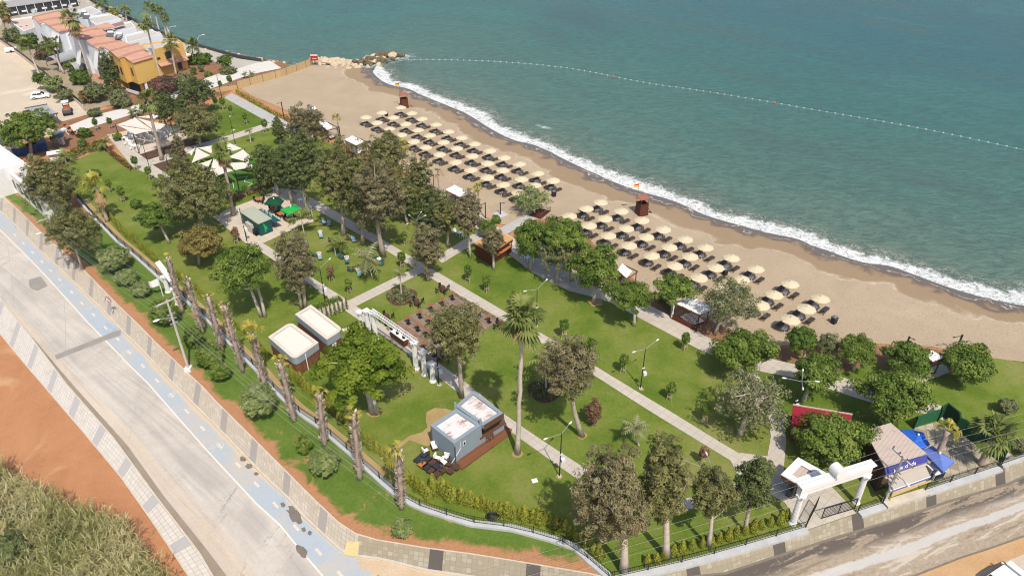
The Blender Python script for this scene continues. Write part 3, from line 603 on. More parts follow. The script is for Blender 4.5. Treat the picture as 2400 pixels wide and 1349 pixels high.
# =====================================================================  vegetation
def unit(rs,n):
    v=rs.normal(size=(n,3)); return v/np.linalg.norm(v,axis=1,keepdims=True)
def leaves(rs,C,Nrm,ln,wd,jit=.6,droop=0.0):
    """one rhombus leaf (or leaf spray) per centre, facing roughly along Nrm"""
    n=len(C); N=Nrm+rs.normal(size=(n,3))*jit; N/=np.linalg.norm(N,axis=1,keepdims=True)+1e-9
    A=rs.normal(size=(n,3)); A[:,2]-=droop; A-=N*np.sum(A*N,axis=1,keepdims=True); A/=np.linalg.norm(A,axis=1,keepdims=True)+1e-9
    B=np.cross(N,A); k=(.7+.6*rs.rand(n,1)); l=ln*k/2; w=wd*k/2
    V=np.stack([C-A*l,C+B*w-A*l*.1,C+A*l,C-B*w-A*l*.1],axis=1).reshape(-1,3)
    return V,np.arange(4*n).reshape(n,4)
def crown_mesh(seed,rx,ry,rz,clump,nleaf,ln,wd,dens=1.0,lob=.2,shell=.6,under=.5,flat=.7,jit=.6,taper=0.0,streak=0.0,gap=0.0):
    rs=np.random.RandomState(seed); area=4*PI*((rx*ry)**.8+(rx*rz)**.8+(ry*rz)**.8)/3
    nc=int(dens*2.1*area/(clump*clump*PI)*1.7)+6
    D=unit(rs,nc*2); D=D[(D[:,2]>-.55)|(rs.rand(len(D))<under)][:nc]; nc=len(D)
    ph=rs.rand(6)*6.28; fr=rs.randint(2,5,6)
    az=np.arctan2(D[:,1],D[:,0]); lobe=1+lob*(.5*np.sin(fr[0]*az+ph[0]+2*D[:,2])+.35*np.sin((fr[1]+2)*az+ph[1]-3*D[:,2])+.4*np.sin(fr[2]*2*D[:,2]+ph[2]+az))
    r=(shell+(1-shell)*rs.rand(nc)**.6)*lobe; inner=rs.rand(nc)<.22; r=np.where(inner,r*.6,r)
    if taper: tp=1-taper*(D[:,2]*.5+.5); 
    else: tp=np.ones(nc)
    C=D*r[:,None]*np.array([rx,ry,rz]); C[:,:2]*=tp[:,None]
    if gap: C=C[np.sin(fr[3]*az*1.5+ph[3])+np.sin(4*D[:,2]+ph[4])<1.6-gap*1.6]; nc=len(C)
    cr=clump*(.55+.75*rs.rand(nc)); ct=rs.rand(nc)
    k=np.repeat(np.arange(nc),nleaf); U=unit(rs,len(k)); U[:,2]=np.where((U[:,2]<-.2)&(rs.rand(len(k))<.6),-U[:,2],U[:,2])
    off=U*(cr[k]*(.35+.65*rs.rand(len(k))**.5))[:,None]; off[:,2]*=flat
    if streak: off[:,2]+=streak*np.abs(rs.normal(size=len(k)))*cr[k]
    P=C[k]+off; Nn=U*1.0+C[k]/np.array([rx,ry,rz])*.5+np.array([0,0,.35])
    V,Fq=leaves(rs,P,Nn,ln,wd,jit)
    tint=np.clip(.5+(ct[k]-.5)*.62+rs.normal(size=len(k))*.11,0,1)
    return V,Fq,tint,C
def trunk_mesh(mb,seed,h0,top,r0,C,nl=6,r1=None,bend=.25,up=(0,0,0),fork=0.55):
    """tapered trunk from the ground into the crown plus limbs to some clumps"""
    rr=random.Random(seed); top=Vector(top); n=6; pts=[];rs=[]
    bx,by=rr.uniform(-bend,bend),rr.uniform(-bend,bend)
    for i in range(n+1):
        k=i/n; p=Vector((top.x*k+bx*math.sin(PI*k),top.y*k+by*math.sin(PI*k),top.z*k)); pts.append(p)
        rs.append(r0*(1.25 if i==0 else 1-.62*k))
    mb.tube(pts,rs,7)
    if len(C):
        for _ in range(nl):
            c=Vector(C[rr.randrange(len(C))]); st=pts[rr.randint(int(n*fork),n)]
            mid_=st.lerp(c,.5)+Vector((rr.uniform(-.3,.3),rr.uniform(-.3,.3),rr.uniform(0,.4)))
            mb.tube([st,mid_,c],[r0*.36,r0*.22,r0*.08],5,False)
M['bark_grey']=plain('grey_bark',(.44,.365,.29),.9,.35,1.2,bs=.5); M['bark_pale']=plain('pale_bark',(.53,.46,.385),.9,.3,1.2,bs=.5)
M['bark_palm']=plain('palm_bark',(.42,.33,.26),.95,.35,2.0,bs=.6); M['bark_palm_grey']=plain('grey_palm_bark',(.52,.45,.37),.95,.3,2.0,bs=.6)
LM={}
LM['cypress']=leafmat('cypress_foliage',(.080,.096,.028),(.175,.180,.060),(.30,.28,.11),0.24)
LM['cypress_brown']=leafmat('brown_cypress_foliage',(.100,.092,.040),(.200,.178,.088),(.32,.275,.15),0.24)
LM['cypress_dark']=leafmat('dark_cypress_foliage',(.052,.080,.022),(.112,.145,.044),(.20,.225,.08),0.24)
LM['cypress_gold']=leafmat('golden_cypress_foliage',(.14,.115,.025),(.25,.205,.055),(.36,.285,.09),0.28)
LM['green']=leafmat('green_foliage',(.070,.125,.016),(.155,.230,.034),(.28,.345,.070),0.36)
LM['lime']=leafmat('bright_foliage',(.070,.120,.009),(.155,.225,.016),(.275,.325,.04),0.36)
LM['deep']=leafmat('deep_green_foliage',(.045,.098,.013),(.105,.185,.024),(.21,.275,.05),0.34)
LM['olive']=leafmat('olive_foliage',(.105,.128,.045),(.21,.225,.095),(.33,.33,.17),0.3)
LM['shrub']=leafmat('round_shrub_foliage',(.13,.185,.055),(.25,.31,.10),(.38,.41,.18),0.32)
LM['hedge']=leafmat('hedge_foliage',(.11,.14,.014),(.25,.27,.03),(.45,.42,.075),0.3)
LM['pink']=leafmat('reddish_foliage',(.12,.06,.04),(.20,.12,.07),(.30,.20,.10),.2)
LM['straw']=leafmat('dry_foliage',(.24,.15,.06),(.36,.245,.11),(.48,.35,.17),.2)
LM['palm']=leafmat('palm_fronds',(.055,.085,.018),(.125,.165,.036),(.25,.27,.075),.26)
LM['palm_yellow']=leafmat('yellow_palm_fronds',(.17,.165,.02),(.33,.30,.045),(.50,.43,.10),.3)
LM['reed']=leafmat('reed_leaves',(.26,.265,.09),(.44,.415,.18),(.60,.53,.31),0.36)
LM['thicket']=leafmat('thicket_leaves',(.075,.105,.032),(.16,.19,.068),(.26,.27,.12),0.28)
LM['bush']=LM['thicket']
LM['flower']=leafmat('flower_bed_leaves',(.06,.09,.02),(.16,.15,.03),(.42,.27,.03),.2)
LM['redflower']=leafmat('red_flower_leaves',(.07,.10,.025),(.18,.13,.045),(.42,.12,.05),.2)
LM['magenta']=leafmat('bougainvillea_leaves',(.05,.08,.025),(.14,.12,.06),(.36,.05,.14),.2)
KIND={ # leaf material, clump radius, leaves per clump, leaf length, leaf width, extra
 'cypress':('cypress',.50,50,.30,.11,dict(lob=.32,shell=.48,under=.55,flat=.75,jit=.6,streak=.15)),
 'brown':('cypress_brown',.46,48,.28,.10,dict(lob=.32,shell=.42,under=.6,flat=.8,jit=.65,streak=.1)),
 'dark':('cypress_dark',.52,50,.31,.115,dict(lob=.28,shell=.5,under=.55,flat=.75,jit=.6,streak=.15)),
 'gold':('cypress_gold',.5,60,.34,.11,dict(lob=.25,shell=.45,under=.4,flat=.7,jit=.7)),
 'green':('green',.78,80,.30,.19,dict(lob=.32,shell=.55,under=.35,flat=.65,jit=.5)),
 'lime':('lime',.80,84,.30,.19,dict(lob=.34,shell=.55,under=.35,flat=.62,jit=.5)),
 'deep':('deep',.7,80,.28,.18,dict(lob=.2,shell=.55,under=.35,flat=.65,jit=.5)),
 'olive':('olive',.6,70,.27,.12,dict(lob=.24,shell=.5,under=.4,flat=.7,jit=.6)),
 'shrub':('shrub',.5,70,.24,.15,dict(lob=.14,shell=.6,under=.6,flat=.8,jit=.65)),
 'sparse':('olive',.45,13,.26,.15,dict(lob=.25,shell=.45,under=.6,flat=.8,jit=.8)),
 'bush':('thicket',.5,64,.26,.14,dict(lob=.25,shell=.5,under=.7,flat=.8,jit=.7)),
}
def tree(kind,base,box,label,cat='tree',name=None,group=None,bark='bark_grey',r0=.26,nl=6,dens=1.0,seed=None,mat=None,taper=0.0,lowtop=None,stems=1,nleaf=None,**kw):
    b=G(base[0],base[1],.05); x0,y0,x1,y1=box; lm,cl,nlf,ln,wd,ex=KIND[kind]; ex=dict(ex); ex.update(kw)
    yc=(y0+y1)/2; zc=zat(b.y,yc); dc=b.y*CS+(CAMH-zc)*SN; cx=xat((x0+x1)/2,b.y,zc)-b.x
    al=math.atan2(CAMH-zc,b.y); Rr=(x1-x0)/2*dc/F; hh=(y1-y0)/2*dc/F
    Rz=math.sqrt(max(hh*hh-(Rr*math.sin(al))**2,(.5*Rr)**2))/math.cos(al)
    f_=.80 if kind in ('green','lime','deep','olive','shrub','bush') else .92
    if kind in ('green','lime') and Rr>3.3: cl*=1.25; nlf=int(nlf*1.7); dens*=1.15; f_=.80
    Rr*=f_; Rz*=f_
    seed=seed if seed is not None else int(base[0]*7+base[1]*13)
    sc=min(1.0,max(.45,Rr/3.0)); ds=max(1.0,dc/95.0)
    V,Fq,ti,C=crown_mesh(seed,Rr,Rr,Rz,cl*sc**.6,int((nleaf or nlf)/ds),ln*sc**.3*ds**.5,wd*sc**.3*ds**.5,dens,taper=taper,**ex)
    zc=max(zc-.05,Rz*.75); V=V+np.array([cx,0,zc]); C=C+np.array([cx,0,zc])
    k=V[:,2]<.02; V[k,2]=.02
    nm=name or {'shrub':'round_shrub','bush':'bush'}.get(kind,'tree')
    t=thing(nm,label,cat,(b.x,b.y,.05),0,group)
    np_mesh('crown',V,Fq,LM[mat or lm],t,ti)
    m=MB(); rr=random.Random(seed)
    for s in range(stems):
        ox=(s-(stems-1)/2)*.5; tp=(cx+ox*1.2,rr.uniform(-.2,.2),zc+Rz*(.45 if lowtop is None else lowtop))
        mm=MB(); trunk_mesh(mm,seed+s,0,tp,r0/(1 if stems==1 else 1.25),C[C[:,2]>zc*.6] if len(C) else C,nl,bend=.04*zc+.05)
        m.add([(v[0]+ox*(1-v[2]/max(tp[2],.1)*.6),v[1],v[2]) for v in mm.v],mm.f)
    m.obj('trunk',M[bark],t,True)
    return t
G1='dark cypress trees of the grove'
TR=[
 ('cypress',(728,513),(672,300,745,462),'tall narrow cypress just right of the bright green square parasol',{'r0':.36,'mat':'cypress_dark'}),
 ('brown',(716,405),(668,243,764,352),'brownish cypress with a ragged pointed top beside the beach walk',{}),
 ('dark',(654,456),(583,340,668,452),'broad dark tree behind the dark green octagonal parasol',{'r0':.32}),
 ('dark',(686,476),(640,330,705,465),'dark tree between the two green parasols, close behind them',{'r0':.32,'seed':4}),
 ('cypress',(806,553),(735,325,842,505),'big cypress on a thick pale trunk left of the concrete path',{'r0':.42,'nl':8}),
 ('cypress',(851,572),(800,360,905,540),'big cypress whose trunk stands on the edge of the concrete path, second of three',{'r0':.34,'seed':71}),
 ('brown',(899,601),(828,375,950,545),'big brown cypress on a thick trunk, nearest of the three along the path',{'r0':.42,'nl':9}),
 ('cypress',(910,470),(842,312,955,420),'wide cypress with wispy top in front of the white slatted cabana',{}),
 ('cypress',(985,500),(950,368,1014,478),'slender cypress in front of the far row of cream beach parasols',{}),
 ('cypress',(956,526),(905,400,975,500),'thin-trunked cypress above the shaded lawn with white tables',{'r0':.24}),
 ('dark',(995,527),(962,438,1062,532),'spreading green cypress on a curved pale trunk by the four-armed lamp',{'r0':.22,'bark':'bark_pale'}),
 ('cypress',(1049,578),(1018,462,1072,552),'cypress on a slim trunk next to the row of white tables',{'r0':.22}),
 ('brown',(1004,657),(962,520,1036,642),'dense olive-brown cypress at the crossing of the concrete paths',{'r0':.26}),
 ('brown',(1103,604),(1064,446,1128,560),'tall thin brownish cypress beside the left wall of the wooden hut',{'r0':.2,'dens':.85,'bark':'bark_pale'}),
 ('brown',(1157,631),(1126,533,1183,594),'small cypress with a crooked bare trunk in front of the wooden hut',{'r0':.2,'bark':'bark_pale'}),
 ('brown',(712,724),(643,540,742,686),'brown twin-trunked cypress beside the low concrete path',{'r0':.3,'stems':2}),
 ('gold',(467,621),(413,528,524,606),'golden yellow conifer with upswept branches on the lawn',{'r0':.22}),
 ('cypress',(477,545),(364,378,532,534),'very broad layered cypress left of the white shade sails',{'r0':.4,'nl':9}),
 ('brown',(432,425),(398,318,452,440),'slim brown cypress rising behind the broad layered one',{'r0':.25,'taper':.4}),
 ('brown',(156,500),(52,362,182,498),'ragged brown cypress beside the long white building',{'r0':.32,'seed':31,'mat':'cypress'}),
 ('brown',(194,631),(116,480,234,600),'layered brown cypress at the pavement next to the grey utility pole',{'r0':.2,'mat':'cypress','lob':.35}),
 ('cypress',(471,344),(411,250,512,332),'rounded olive cypress next to the chairs under the left shade sails',{'r0':.3}),
 ('dark',(397,320),(358,205,410,294),'narrow dark cypress rising through the left shade sails',{'r0':.22}),
 ('dark',(462,270),(414,180,503,252),'dark cypress behind the rounded olive one, nearest the striped walk',{}),
 ('dark',(426,290),(402,226,446,270),'small dark cypress between two larger ones by the striped walk',{'r0':.16}),
 ('dark',(252,214),(228,120,284,216),'pointed dark conifer in front of the yellow house',{'r0':.3,'taper':.5}),
 ('dark',(657,340),(634,274,670,332),'small column-shaped cypress alone by the wide grey walk',{'r0':.14,'taper':.45,'lob':.1}),
 ('brown',(1082,930),(998,702,1138,856),'brown cypress standing over the wooden deck of bar tables',{'r0':.3,'mat':'cypress'}),
 ('brown',(1364,1021),(1258,784,1406,934),'brown cypress beside the round dark bed on the near lawn',{'r0':.3}),
 ('brown',(1393,996),(1374,934,1408,994),'low shaggy reddish brown shrub tree behind a cypress trunk',{'r0':.12,'name':'bush','mat':'pink'}),
 ('brown',(1462,1337),(1346,1048,1524,1292),'large half-dead brown cypress at the lower fence corner',{'r0':.4,'nl':10,'bark':'bark_pale'}),
 ('cypress',(1561,1304),(1498,1030,1614,1240),'tall green cypress between the half-dead one and the gate',{'r0':.36,'bark':'bark_pale','seed':9}),
 ('cypress',(1661,1278),(1618,1098,1722,1212),'cypress with open crown second from the white gate',{'r0':.24,'bark':'bark_pale'}),
 ('cypress',(1745,1248),(1714,1066,1820,1204),'cone-shaped cypress nearest the white gate',{'r0':.22,'taper':.3,'mat':'cypress_dark'}),
 ('lime',(878,966),(730,768,962,944),'big bright green tree between the white columns and the grey kiosk',{'r0':.42,'nl':12,'bark':'bark_pale','stems':2}),
 ('green',(1242,629),(1197,503,1330,618),'wide green tree right beside the wooden hut',{'r0':.3,'bark':'bark_pale'}),
 ('green',(1342,658),(1270,505,1378,600),'green tree at the beach edge right of the hut, against the parasols',{'r0':.3}),
 ('olive',(1306,661),(1256,540,1382,645),'greyish olive tree in front of the wide green tree by the hut',{'r0':.26,'bark':'bark_pale'}),
 ('green',(1391,708),(1330,562,1462,694),'dense round green tree left of a white slatted cabana',{'r0':.28,'bark':'bark_pale'}),
 ('olive',(1486,763),(1422,650,1538,740),'spreading grey-green tree on the lawn edge by the walk',{'r0':.22,'bark':'bark_pale','mat':'green'}),
 ('green',(1575,742),(1530,650,1634,704),'umbrella-shaped green tree beside the lattice cabana',{'r0':.18,'under':.1}),
 ('sparse',(1676,782),(1641,646,1782,768),'thin pale-trunked tree with sparse leaves beside the cabana',{'r0':.22,'nl':22,'bark':'bark_pale'}),
 ('green',(1738,878),(1664,770,1822,872),'leafy green tree over the bend of the walk',{'r0':.26,'mat':'green'}),
 ('deep',(1883,845),(1838,760,1920,830),'dark green tree at the sand edge beside the nearest parasols',{'r0':.22}),
 ('olive',(1932,842),(1914,776,1968,834),'small grey olive tree leaning over the beach edge',{'r0':.16}),
 ('olive',(2000,868),(1956,790,2062,848),'pale-leaved tree with white trunk beside the beach walk',{'r0':.2,'bark':'bark_pale','mat':'green'}),
 ('deep',(2118,879),(2070,806,2190,868),'dark green tree left of the sea-front pergola',{'r0':.22,'bark':'bark_pale'}),
 ('green',(2250,893),(2202,812,2336,888),'flat-topped green tree right of the sea-front pergola',{'r0':.22,'bark':'bark_pale','under':.15}),
 ('lime',(1882,940),(1848,818,1974,928),'yellow-green tree behind the four-armed lamp',{'r0':.24,'bark':'bark_pale','mat':'green'}),
 ('green',(2066,992),(2012,852,2184,990),'big green tree behind the corrugated shop roof',{'r0':.34,'nl':9}),
 ('green',(1948,1080),(1864,974,2044,1082),'big green tree in front of the red roof by the gate',{'r0':.34,'nl':9,'seed':17}),
 ('deep',(73,362),(-10,250,142,350),'big green tree over the blue skips by the white roof',{'r0':.34,'nl':9,'mat':'green'}),
 ('green',(617,742),(498,568,648,692),'open green tree with forked pale limbs in the lawn',{'r0':.3,'stems':2,'bark':'bark_pale','nl':14,'gap':.5,'mat':'green'}),
 ('deep',(397,569),(314,474,416,538),'dark green orchard tree with lopsided crown on the lawn',{'r0':.22,'bark':'bark_pale'}),
 ('green',(532,166),(506,128,546,156),'small green tree at the corner of the yellow house garden',{'r0':.12}),
 ('sparse',(1734,1019),(1674,872,1856,1002),'half-bare tree with many upright grey twigs',{'r0':.34,'nl':60,'bark':'bark_pale','mat':'olive'}),
 ('sparse',(1253,500),(1200,436,1294,498),'thin small-leaved tree in front of the beach parasols beside the pier path',{'r0':.12,'nl':16,'bark':'bark_pale','mat':'shrub'}),
 ('deep',(1142,556),(1118,512,1168,550),'low green shrub behind the wooden hut',{'r0':.12,'name':'bush','cat':'shrub'}),
 ('deep',(1161,521),(1152,504,1172,523),'small round green shrub on the sandy bank',{'r0':.06,'name':'bush','cat':'shrub'}),
 ('deep',(1215,546),(1207,532,1224,548),'small shrub right of the pier path',{'r0':.06,'name':'bush','cat':'shrub'}),
]
for k,b,bx,lab,kw in TR: tree(k,b,bx,lab,**dict(kw))
# round shrubs of the verge
for b,bx,lab,kw in (
 ((262,636),(222,570,306,638),'pale green round shrub at the far end of the verge, biggest of three',{}),
 ((292,668),(264,628,324,670),'round shrub in the middle of three touching shrubs on the verge',{}),
 ((326,694),(304,658,354,696),'round shrub nearest the flagpole, last of three touching shrubs',{}),
 ((384,762),(346,696,420,762),'leafy green shrub just behind the top of the utility pole',{'mat':'green'}),
 ((450,814),(430,762,476,816),'small dark shrub right of the utility pole',{'mat':'green'}),
 ((488,855),(450,806,528,856),'wide round shrub right of the white concrete pole foot',{'mat':'green'}),
 ((514,892),(490,844,540,894),'rounded green shrub next below the wide one by the pole foot',{'mat':'green'}),
 ((607,978),(560,886,652,982),'largest pale round shrub on the verge, alone',{}),
 ((712,1064),(692,1016,732,1064),'small loose young shrub on the bare verge',{'mat':'green','dens':.6}),
 ((756,1114),(716,1046,798,1116),'round dense shrub below the loose young one on the verge',{}),
 ((944,1262),(918,1212,968,1262),'small grey-green shrub near the bend of the pavement',{}),
 ((322,487),(306,466,331,490),'small round green bush alone on the far lawn',{'mat':'deep'}),
 ((224,414),(205,396,236,414),'small wispy bush on the far lawn, farthest',{'mat':'green','dens':.6}),
 ((2358,968),(2340,934,2386,966),'grey-leaved young tree alone on the right lawn',{'mat':'olive'}),
 ((2394,1062),(2376,1028,2412,1062),'silvery shrub at the right edge of the lawn',{'mat':'olive'}),
 ):
    tree('shrub',b,bx,lab,cat='shrub',r0=.08,nl=2,**kw)
# garden bushes round the houses
for i,(b,bx,lab,mt) in enumerate((
 ((40,95),(4,66,84,108),'dark green garden hedge left of the white houses','bush'),((70,112),(40,76,92,118),'tall green bush beneath the leaning palms','deep'),
 ((122,135),(80,122,150,142),'bougainvillea bush with magenta blossom beside the garden fence','magenta'),((150,128),(92,88,152,128),'dark conifer-like bush against the white house wall','cypress_dark'),
 ((178,168),(150,140,188,166),'green bush between the curved grey carports','green'),((185,196),(158,160,212,200),'bright green bush behind the second carport','deep'),
 ((95,210),(74,168,108,198),'round green bush at the foot of the twin palms','deep'),((122,215),(95,172,148,216),'flowering white oleander bush beside the parked white car','shrub'),
 ((150,238),(128,208,172,240),'grey olive bush between the car and the lane','olive'),((205,238),(182,205,235,242),'orange flowering bush at the lane corner','redflower'),
 ((225,236),(190,190,258,240),'dense green bush at the lane corner','bush'),((277,250),(250,205,310,256),'grey-leaved tree-like bush with bare stems below the yellow house','olive'),
 ((222,272),(204,256,240,272),'low grey-green bush beside the striped walk','bush'),((378,222),(346,176,420,220),'dark bush with pink blossom right of the yellow house','magenta'),
 ((400,205),(398,170,456,206),'wide olive bush at the yellow house corner','olive'),((478,148),(440,125,500,152),'long green hedge along the seafront promenade','deep'),
 ((455,150),(436,130,470,150),'dark hedge behind the seafront palm','deep'),((452,175),(446,158,460,173),'small round bush in the brown garden bed','deep'),
 ((470,168),(464,152,478,166),'sparse bush in the middle of the brown garden bed','bush'),((535,172),(515,160,556,176),'clipped hedge at the garden corner by the striped walk','bush'),
 ((490,178),(478,168,498,180),'low bush with light green middle in the garden bed','lime'),((192,320),(180,302,218,332),'green shrub behind the wooden cafe tables','deep'),
 ((192,346),(182,326,206,346),'spiky palm-like bush in the flower bed','palm'),((290,330),(264,312,285,326),'yellow-green shrubs beside the shade sail post','lime'),
 )): tree('bush',b,bx,lab,cat='bush',r0=.1,nl=3,mat=mt,under=.9,seed=500+i)
# palms ---------------------------------------------------------------
def frond_fan(rs,V,Fq,T,base,az,el,L,fan,tint,droop=.35,seg=9,fold=.25):
    """a fan-palm frond: petiole and a spread of pointed blades"""
    d=np.array([math.cos(az)*math.cos(el),math.sin(az)*math.cos(el),math.sin(el)]); side=np.array([-math.sin(az),math.cos(az),0]); up=np.cross(side,d)*-1
    pet=L*.5; b=base; c=base+d*pet; n0=len(V)
    w=.03*L+.02; V+= [b-side*w,b+side*w,c+side*w*.7,c-side*w*.7]; Fq.append((n0,n0+1,n0+2,n0+3)); T.append(tint*.7)
    for k in range(seg):
        a=(k/(seg-1)-.5)*fan; dd=d*math.cos(a)+side*math.sin(a)+up*(-fold*abs(math.sin(a))); dd/=np.linalg.norm(dd)
        ln=L*(.62-.14*abs(a)/fan*2)*(0.85+.3*rs.rand()); sp=np.cross(dd,up); sp/=np.linalg.norm(sp)+1e-9; ww=ln*.085
        m_=c+dd*ln*.55; e=c+dd*ln+np.array([0,0,-droop*ln*(.6+.8*rs.rand())])
        n0=len(V); V+=[c,m_+sp*ww,e,m_-sp*ww]; Fq.append((n0,n0+1,n0+2,n0+3)); T.append(min(1,max(0,tint+rs.normal()*.12)))
def frond_feather(rs,V,Fq,T,base,az,el,L,tint,droop=.8,seg=8):
    p=base.copy(); e=el; pts=[p.copy()]
    for k in range(seg):
        d=np.array([math.cos(az)*math.cos(e),math.sin(az)*math.cos(e),math.sin(e)]); p=p+d*L/seg; e-=droop*1.6/seg; pts.append(p.copy())
    side=np.array([-math.sin(az),math.cos(az),0])
    for k in range(1,len(pts)):
        for sgn in (-1,1):
            ll=L*.26*math.sin(PI*min(.95,(k+.5)/(seg+1)))+.05; a=pts[k-1]; b=pts[k]; tipp=b+side*sgn*ll+np.array([0,0,-ll*.45])+(b-a)*.4
            n0=len(V); V+=[a,b,tipp,(a*.5+tipp*.5)]; Fq.append((n0,n0+1,n0+2,n0+3)); T.append(min(1,max(0,tint+rs.normal()*.12)))
def palm(base,ctr,label,rad=2.0,r0=.22,skirt=0,fr=34,mat='palm',bark='bark_palm',shag=0,feather=False,wind=None,group=None,elmin=-.5,yellow=False,r1=None,name='palm_tree',pend=0):
    b=G(base[0],base[1],.05); z=max(.5,zat(b.y,ctr[1])-.05); xx=xat(ctr[0],b.y,z)-b.x; seed=int(base[0]*3+base[1]*5); rs=np.random.RandomState(seed)
    t=thing(name,label,'palm',(b.x,b.y,.05),0,group)
    m=MB(); n=10; pts=[];rr=[]
    for i in range(n+1):
        k=i/n; pts.append((xx*k+.05*z*.3*math.sin(PI*k)*rs.normal()*.2,0,z*k)); rr.append((r0*(1.5-.5*min(1,k*8)))*(1-.25*k) if r1 is None else r0+(r1-r0)*k)
    m.tube(pts,rr,9); m.obj('trunk',M[bark],t,True)
    top=np.array([xx,0,z])
    if shag:
        V=[];Fq=[];T=[]
        ns=int(z*(2*PI*r0)/.045*shag)
        for i in range(ns):
            k=.12+.88*rs.rand(); a=rs.rand()*6.28; rad_=(r0*(1.1-.12*k)); c=np.array([xx*k+rad_*math.cos(a),rad_*math.sin(a),z*k]); o=np.array([math.cos(a),math.sin(a),0]); s_=np.array([-math.sin(a),math.cos(a),0])
            l=.30*(.7+.6*rs.rand()); w=.075; tip=c+o*l*.75+np.array([0,0,l*.75]); n0=len(V)
            V+=[c-s_*w,c+s_*w,tip+s_*w*.7,tip-s_*w*.7]; Fq.append((n0,n0+1,n0+2,n0+3)); T.append(rs.rand())
        np_mesh('leaf_stubs',np.array(V),Fq,M['stubs'],t,T)
    V=[];Fq=[];T=[]
    for i in range(fr):
        az=rs.rand()*6.28; el=elmin+(1.35-elmin)*rs.rand(); L=rad*(.8+.4*rs.rand())
        if wind is not None:
            az=wind+(rs.normal()*.9); 
        tint=.35+.4*rs.rand()+(.15 if el>.7 else 0)
        if feather: frond_feather(rs,V,Fq,T,top,az,max(el,.1),L*1.15,tint)
        else: frond_fan(rs,V,Fq,T,top+np.array([0,0,.12*rs.rand()]),az,el,L,2.3,tint,.3 if wind is None else .7)
    if V: np_mesh('fronds',np.array(V),Fq,LM[mat],t,T)
    if skirt:
        V=[];Fq=[];T=[]
        for i in range(int(34*skirt)):
            az=rs.rand()*6.28; el=-1.45+.75*rs.rand(); frond_fan(rs,V,Fq,T,top+np.array([0,0,-.25-rs.rand()*.9*skirt]),az,el,rad*(.62+.35*rs.rand()),1.3,.25+.6*rs.rand(),.25)
        np_mesh('dead_skirt',np.array(V),Fq,LM['straw'],t,T)
    return t
M['stubs']=leafmat('leaf_stub_bark',(.20,.155,.12),(.50,.41,.34),(.74,.65,.56),.05)
SH='shaggy pruned palms along the park fence'
PL=[((428,733),(394,606),'shaggy palm trunk against the small white gateway at the fence',(4,.8,-.2)),
 ((476,783),(438,654),'shaggy leaning palm trunk with one pale upright leaf, right of the small gateway',(5,.9,.3)),
 ((522,826),(488,694),'shaggy palm trunk with small green tuft, third from the small gateway',(6,.8,.0)),
 ((570,872),(525,716),'shaggy palm trunk with dry orange-brown tuft, left of the timber cabins',(5,.8,-.9)),
 ((621,907),(590,780),'shaggy palm with large bright yellow fan leaves beside the timber cabins',(13,1.5,-.2)),
 ((690,987),(656,850),'shaggy palm with yellow drooping leaves right in front of the timber cabin',(9,1.2,-.5)),
 ((761,1043),(748,924),'shaggy palm with a flattened yellow-green crown left of the big bright tree',(9,1.2,-.6)),
 ((844,1123),(828,968),'shaggy palm with small fluttering crown left of the grey kiosk',(9,1.0,-.4)),
 ((941,1192),(935,1058),'shaggy palm at the bend of the fence with leaves blown to the left',(9,1.5,-.6))]
for i,(b,c,lab,(fr,rd,el)) in enumerate(PL):
    palm(b,c,lab,rad=rd,r0=.27,fr=fr,mat='straw' if i==3 else 'palm_yellow',shag=1.0,group=SH,elmin=el,wind=(PI*.95 if i==8 else (PI*.8 if i==6 else None)),r1=.22)
palm((1213,1061),(1224,745),'very tall single fan palm with windblown crown and bare grey trunk',rad=2.3,r0=.25,fr=46,bark='bark_palm_grey',elmin=-1.1,skirt=.35)
palm((547,505),(520,352),'tall fan palm with brown skirt in front of the white shade sails',rad=1.9,r0=.3,fr=26,skirt=1.2)
palm((380,375),(345,236),'tall fan palm with reddish trunk left of the shade sails',rad=2.2,r0=.32,fr=40,elmin=-1.0)
palm((252,518),(224,436),'short fan palm with thick brown skirt on the far lawn',rad=2.2,r0=.28,fr=22,skirt=1.3,mat='palm_yellow')
TP='palms around the houses'
for b,c,lab,kw in (((212,181),(168,42),'tall fan palm with long brown skirt in front of the white houses',dict(rad=2.6,skirt=1.8)),
 ((386,214),(342,54),'tallest palm in front of the yellow house',dict(rad=2.2)),((413,176),(398,98),'palm against the yellow side wall',dict(rad=2.2)),
 ((454,151),(450,107),'feathery palm by the seafront hedge',dict(rad=2.2)),((360,68),(347,14),'leftmost of four thin palms at the sea wall',dict(rad=1.7)),
 ((373,73),(361,19),'second of four thin palms at the sea wall',dict(rad=1.7)),((391,85),(377,27),'third of four thin palms at the sea wall',dict(rad=1.6)),
 ((397,85),(386,43),'lowest of four thin palms at the sea wall',dict(rad=1.5)),((244,30),(234,6),'bushy palm at the top edge by the sea wall',dict(rad=2.6)),
 ((272,46),(266,28),'low yellowish palm cluster at the sea wall',dict(rad=1.9,mat='palm_yellow')),((297,50),(294,25),'short palm right of the low cluster at the sea wall',dict(rad=1.9)),
 ((14,92),(6,22),'palm with long skirt in the left top corner',dict(rad=2.4,skirt=2.0)),((93,177),(64,106),'left twin palm leaning over the dusty lot',dict(rad=2.2,mat='palm')),
 ((150,172),(116,104),'right twin palm above the lane fence',dict(rad=2.0)),((142,168),(132,100),'thin palm between the twin palms and the carport',dict(rad=1.6)),
 ((122,98),(112,60),'palm in front of the first white house',dict(rad=1.8))):
    palm(b,c,lab,r0=.24,group=TP,**{**dict(fr=34,elmin=-.8,bark='bark_palm_grey'),**kw})
palm((2180,1105),(2222,1010),'palm leaning beside the blue awnings with small drooping crown',rad=1.3,r0=.3,fr=12,mat='palm_yellow',wind=.3,r1=.26)
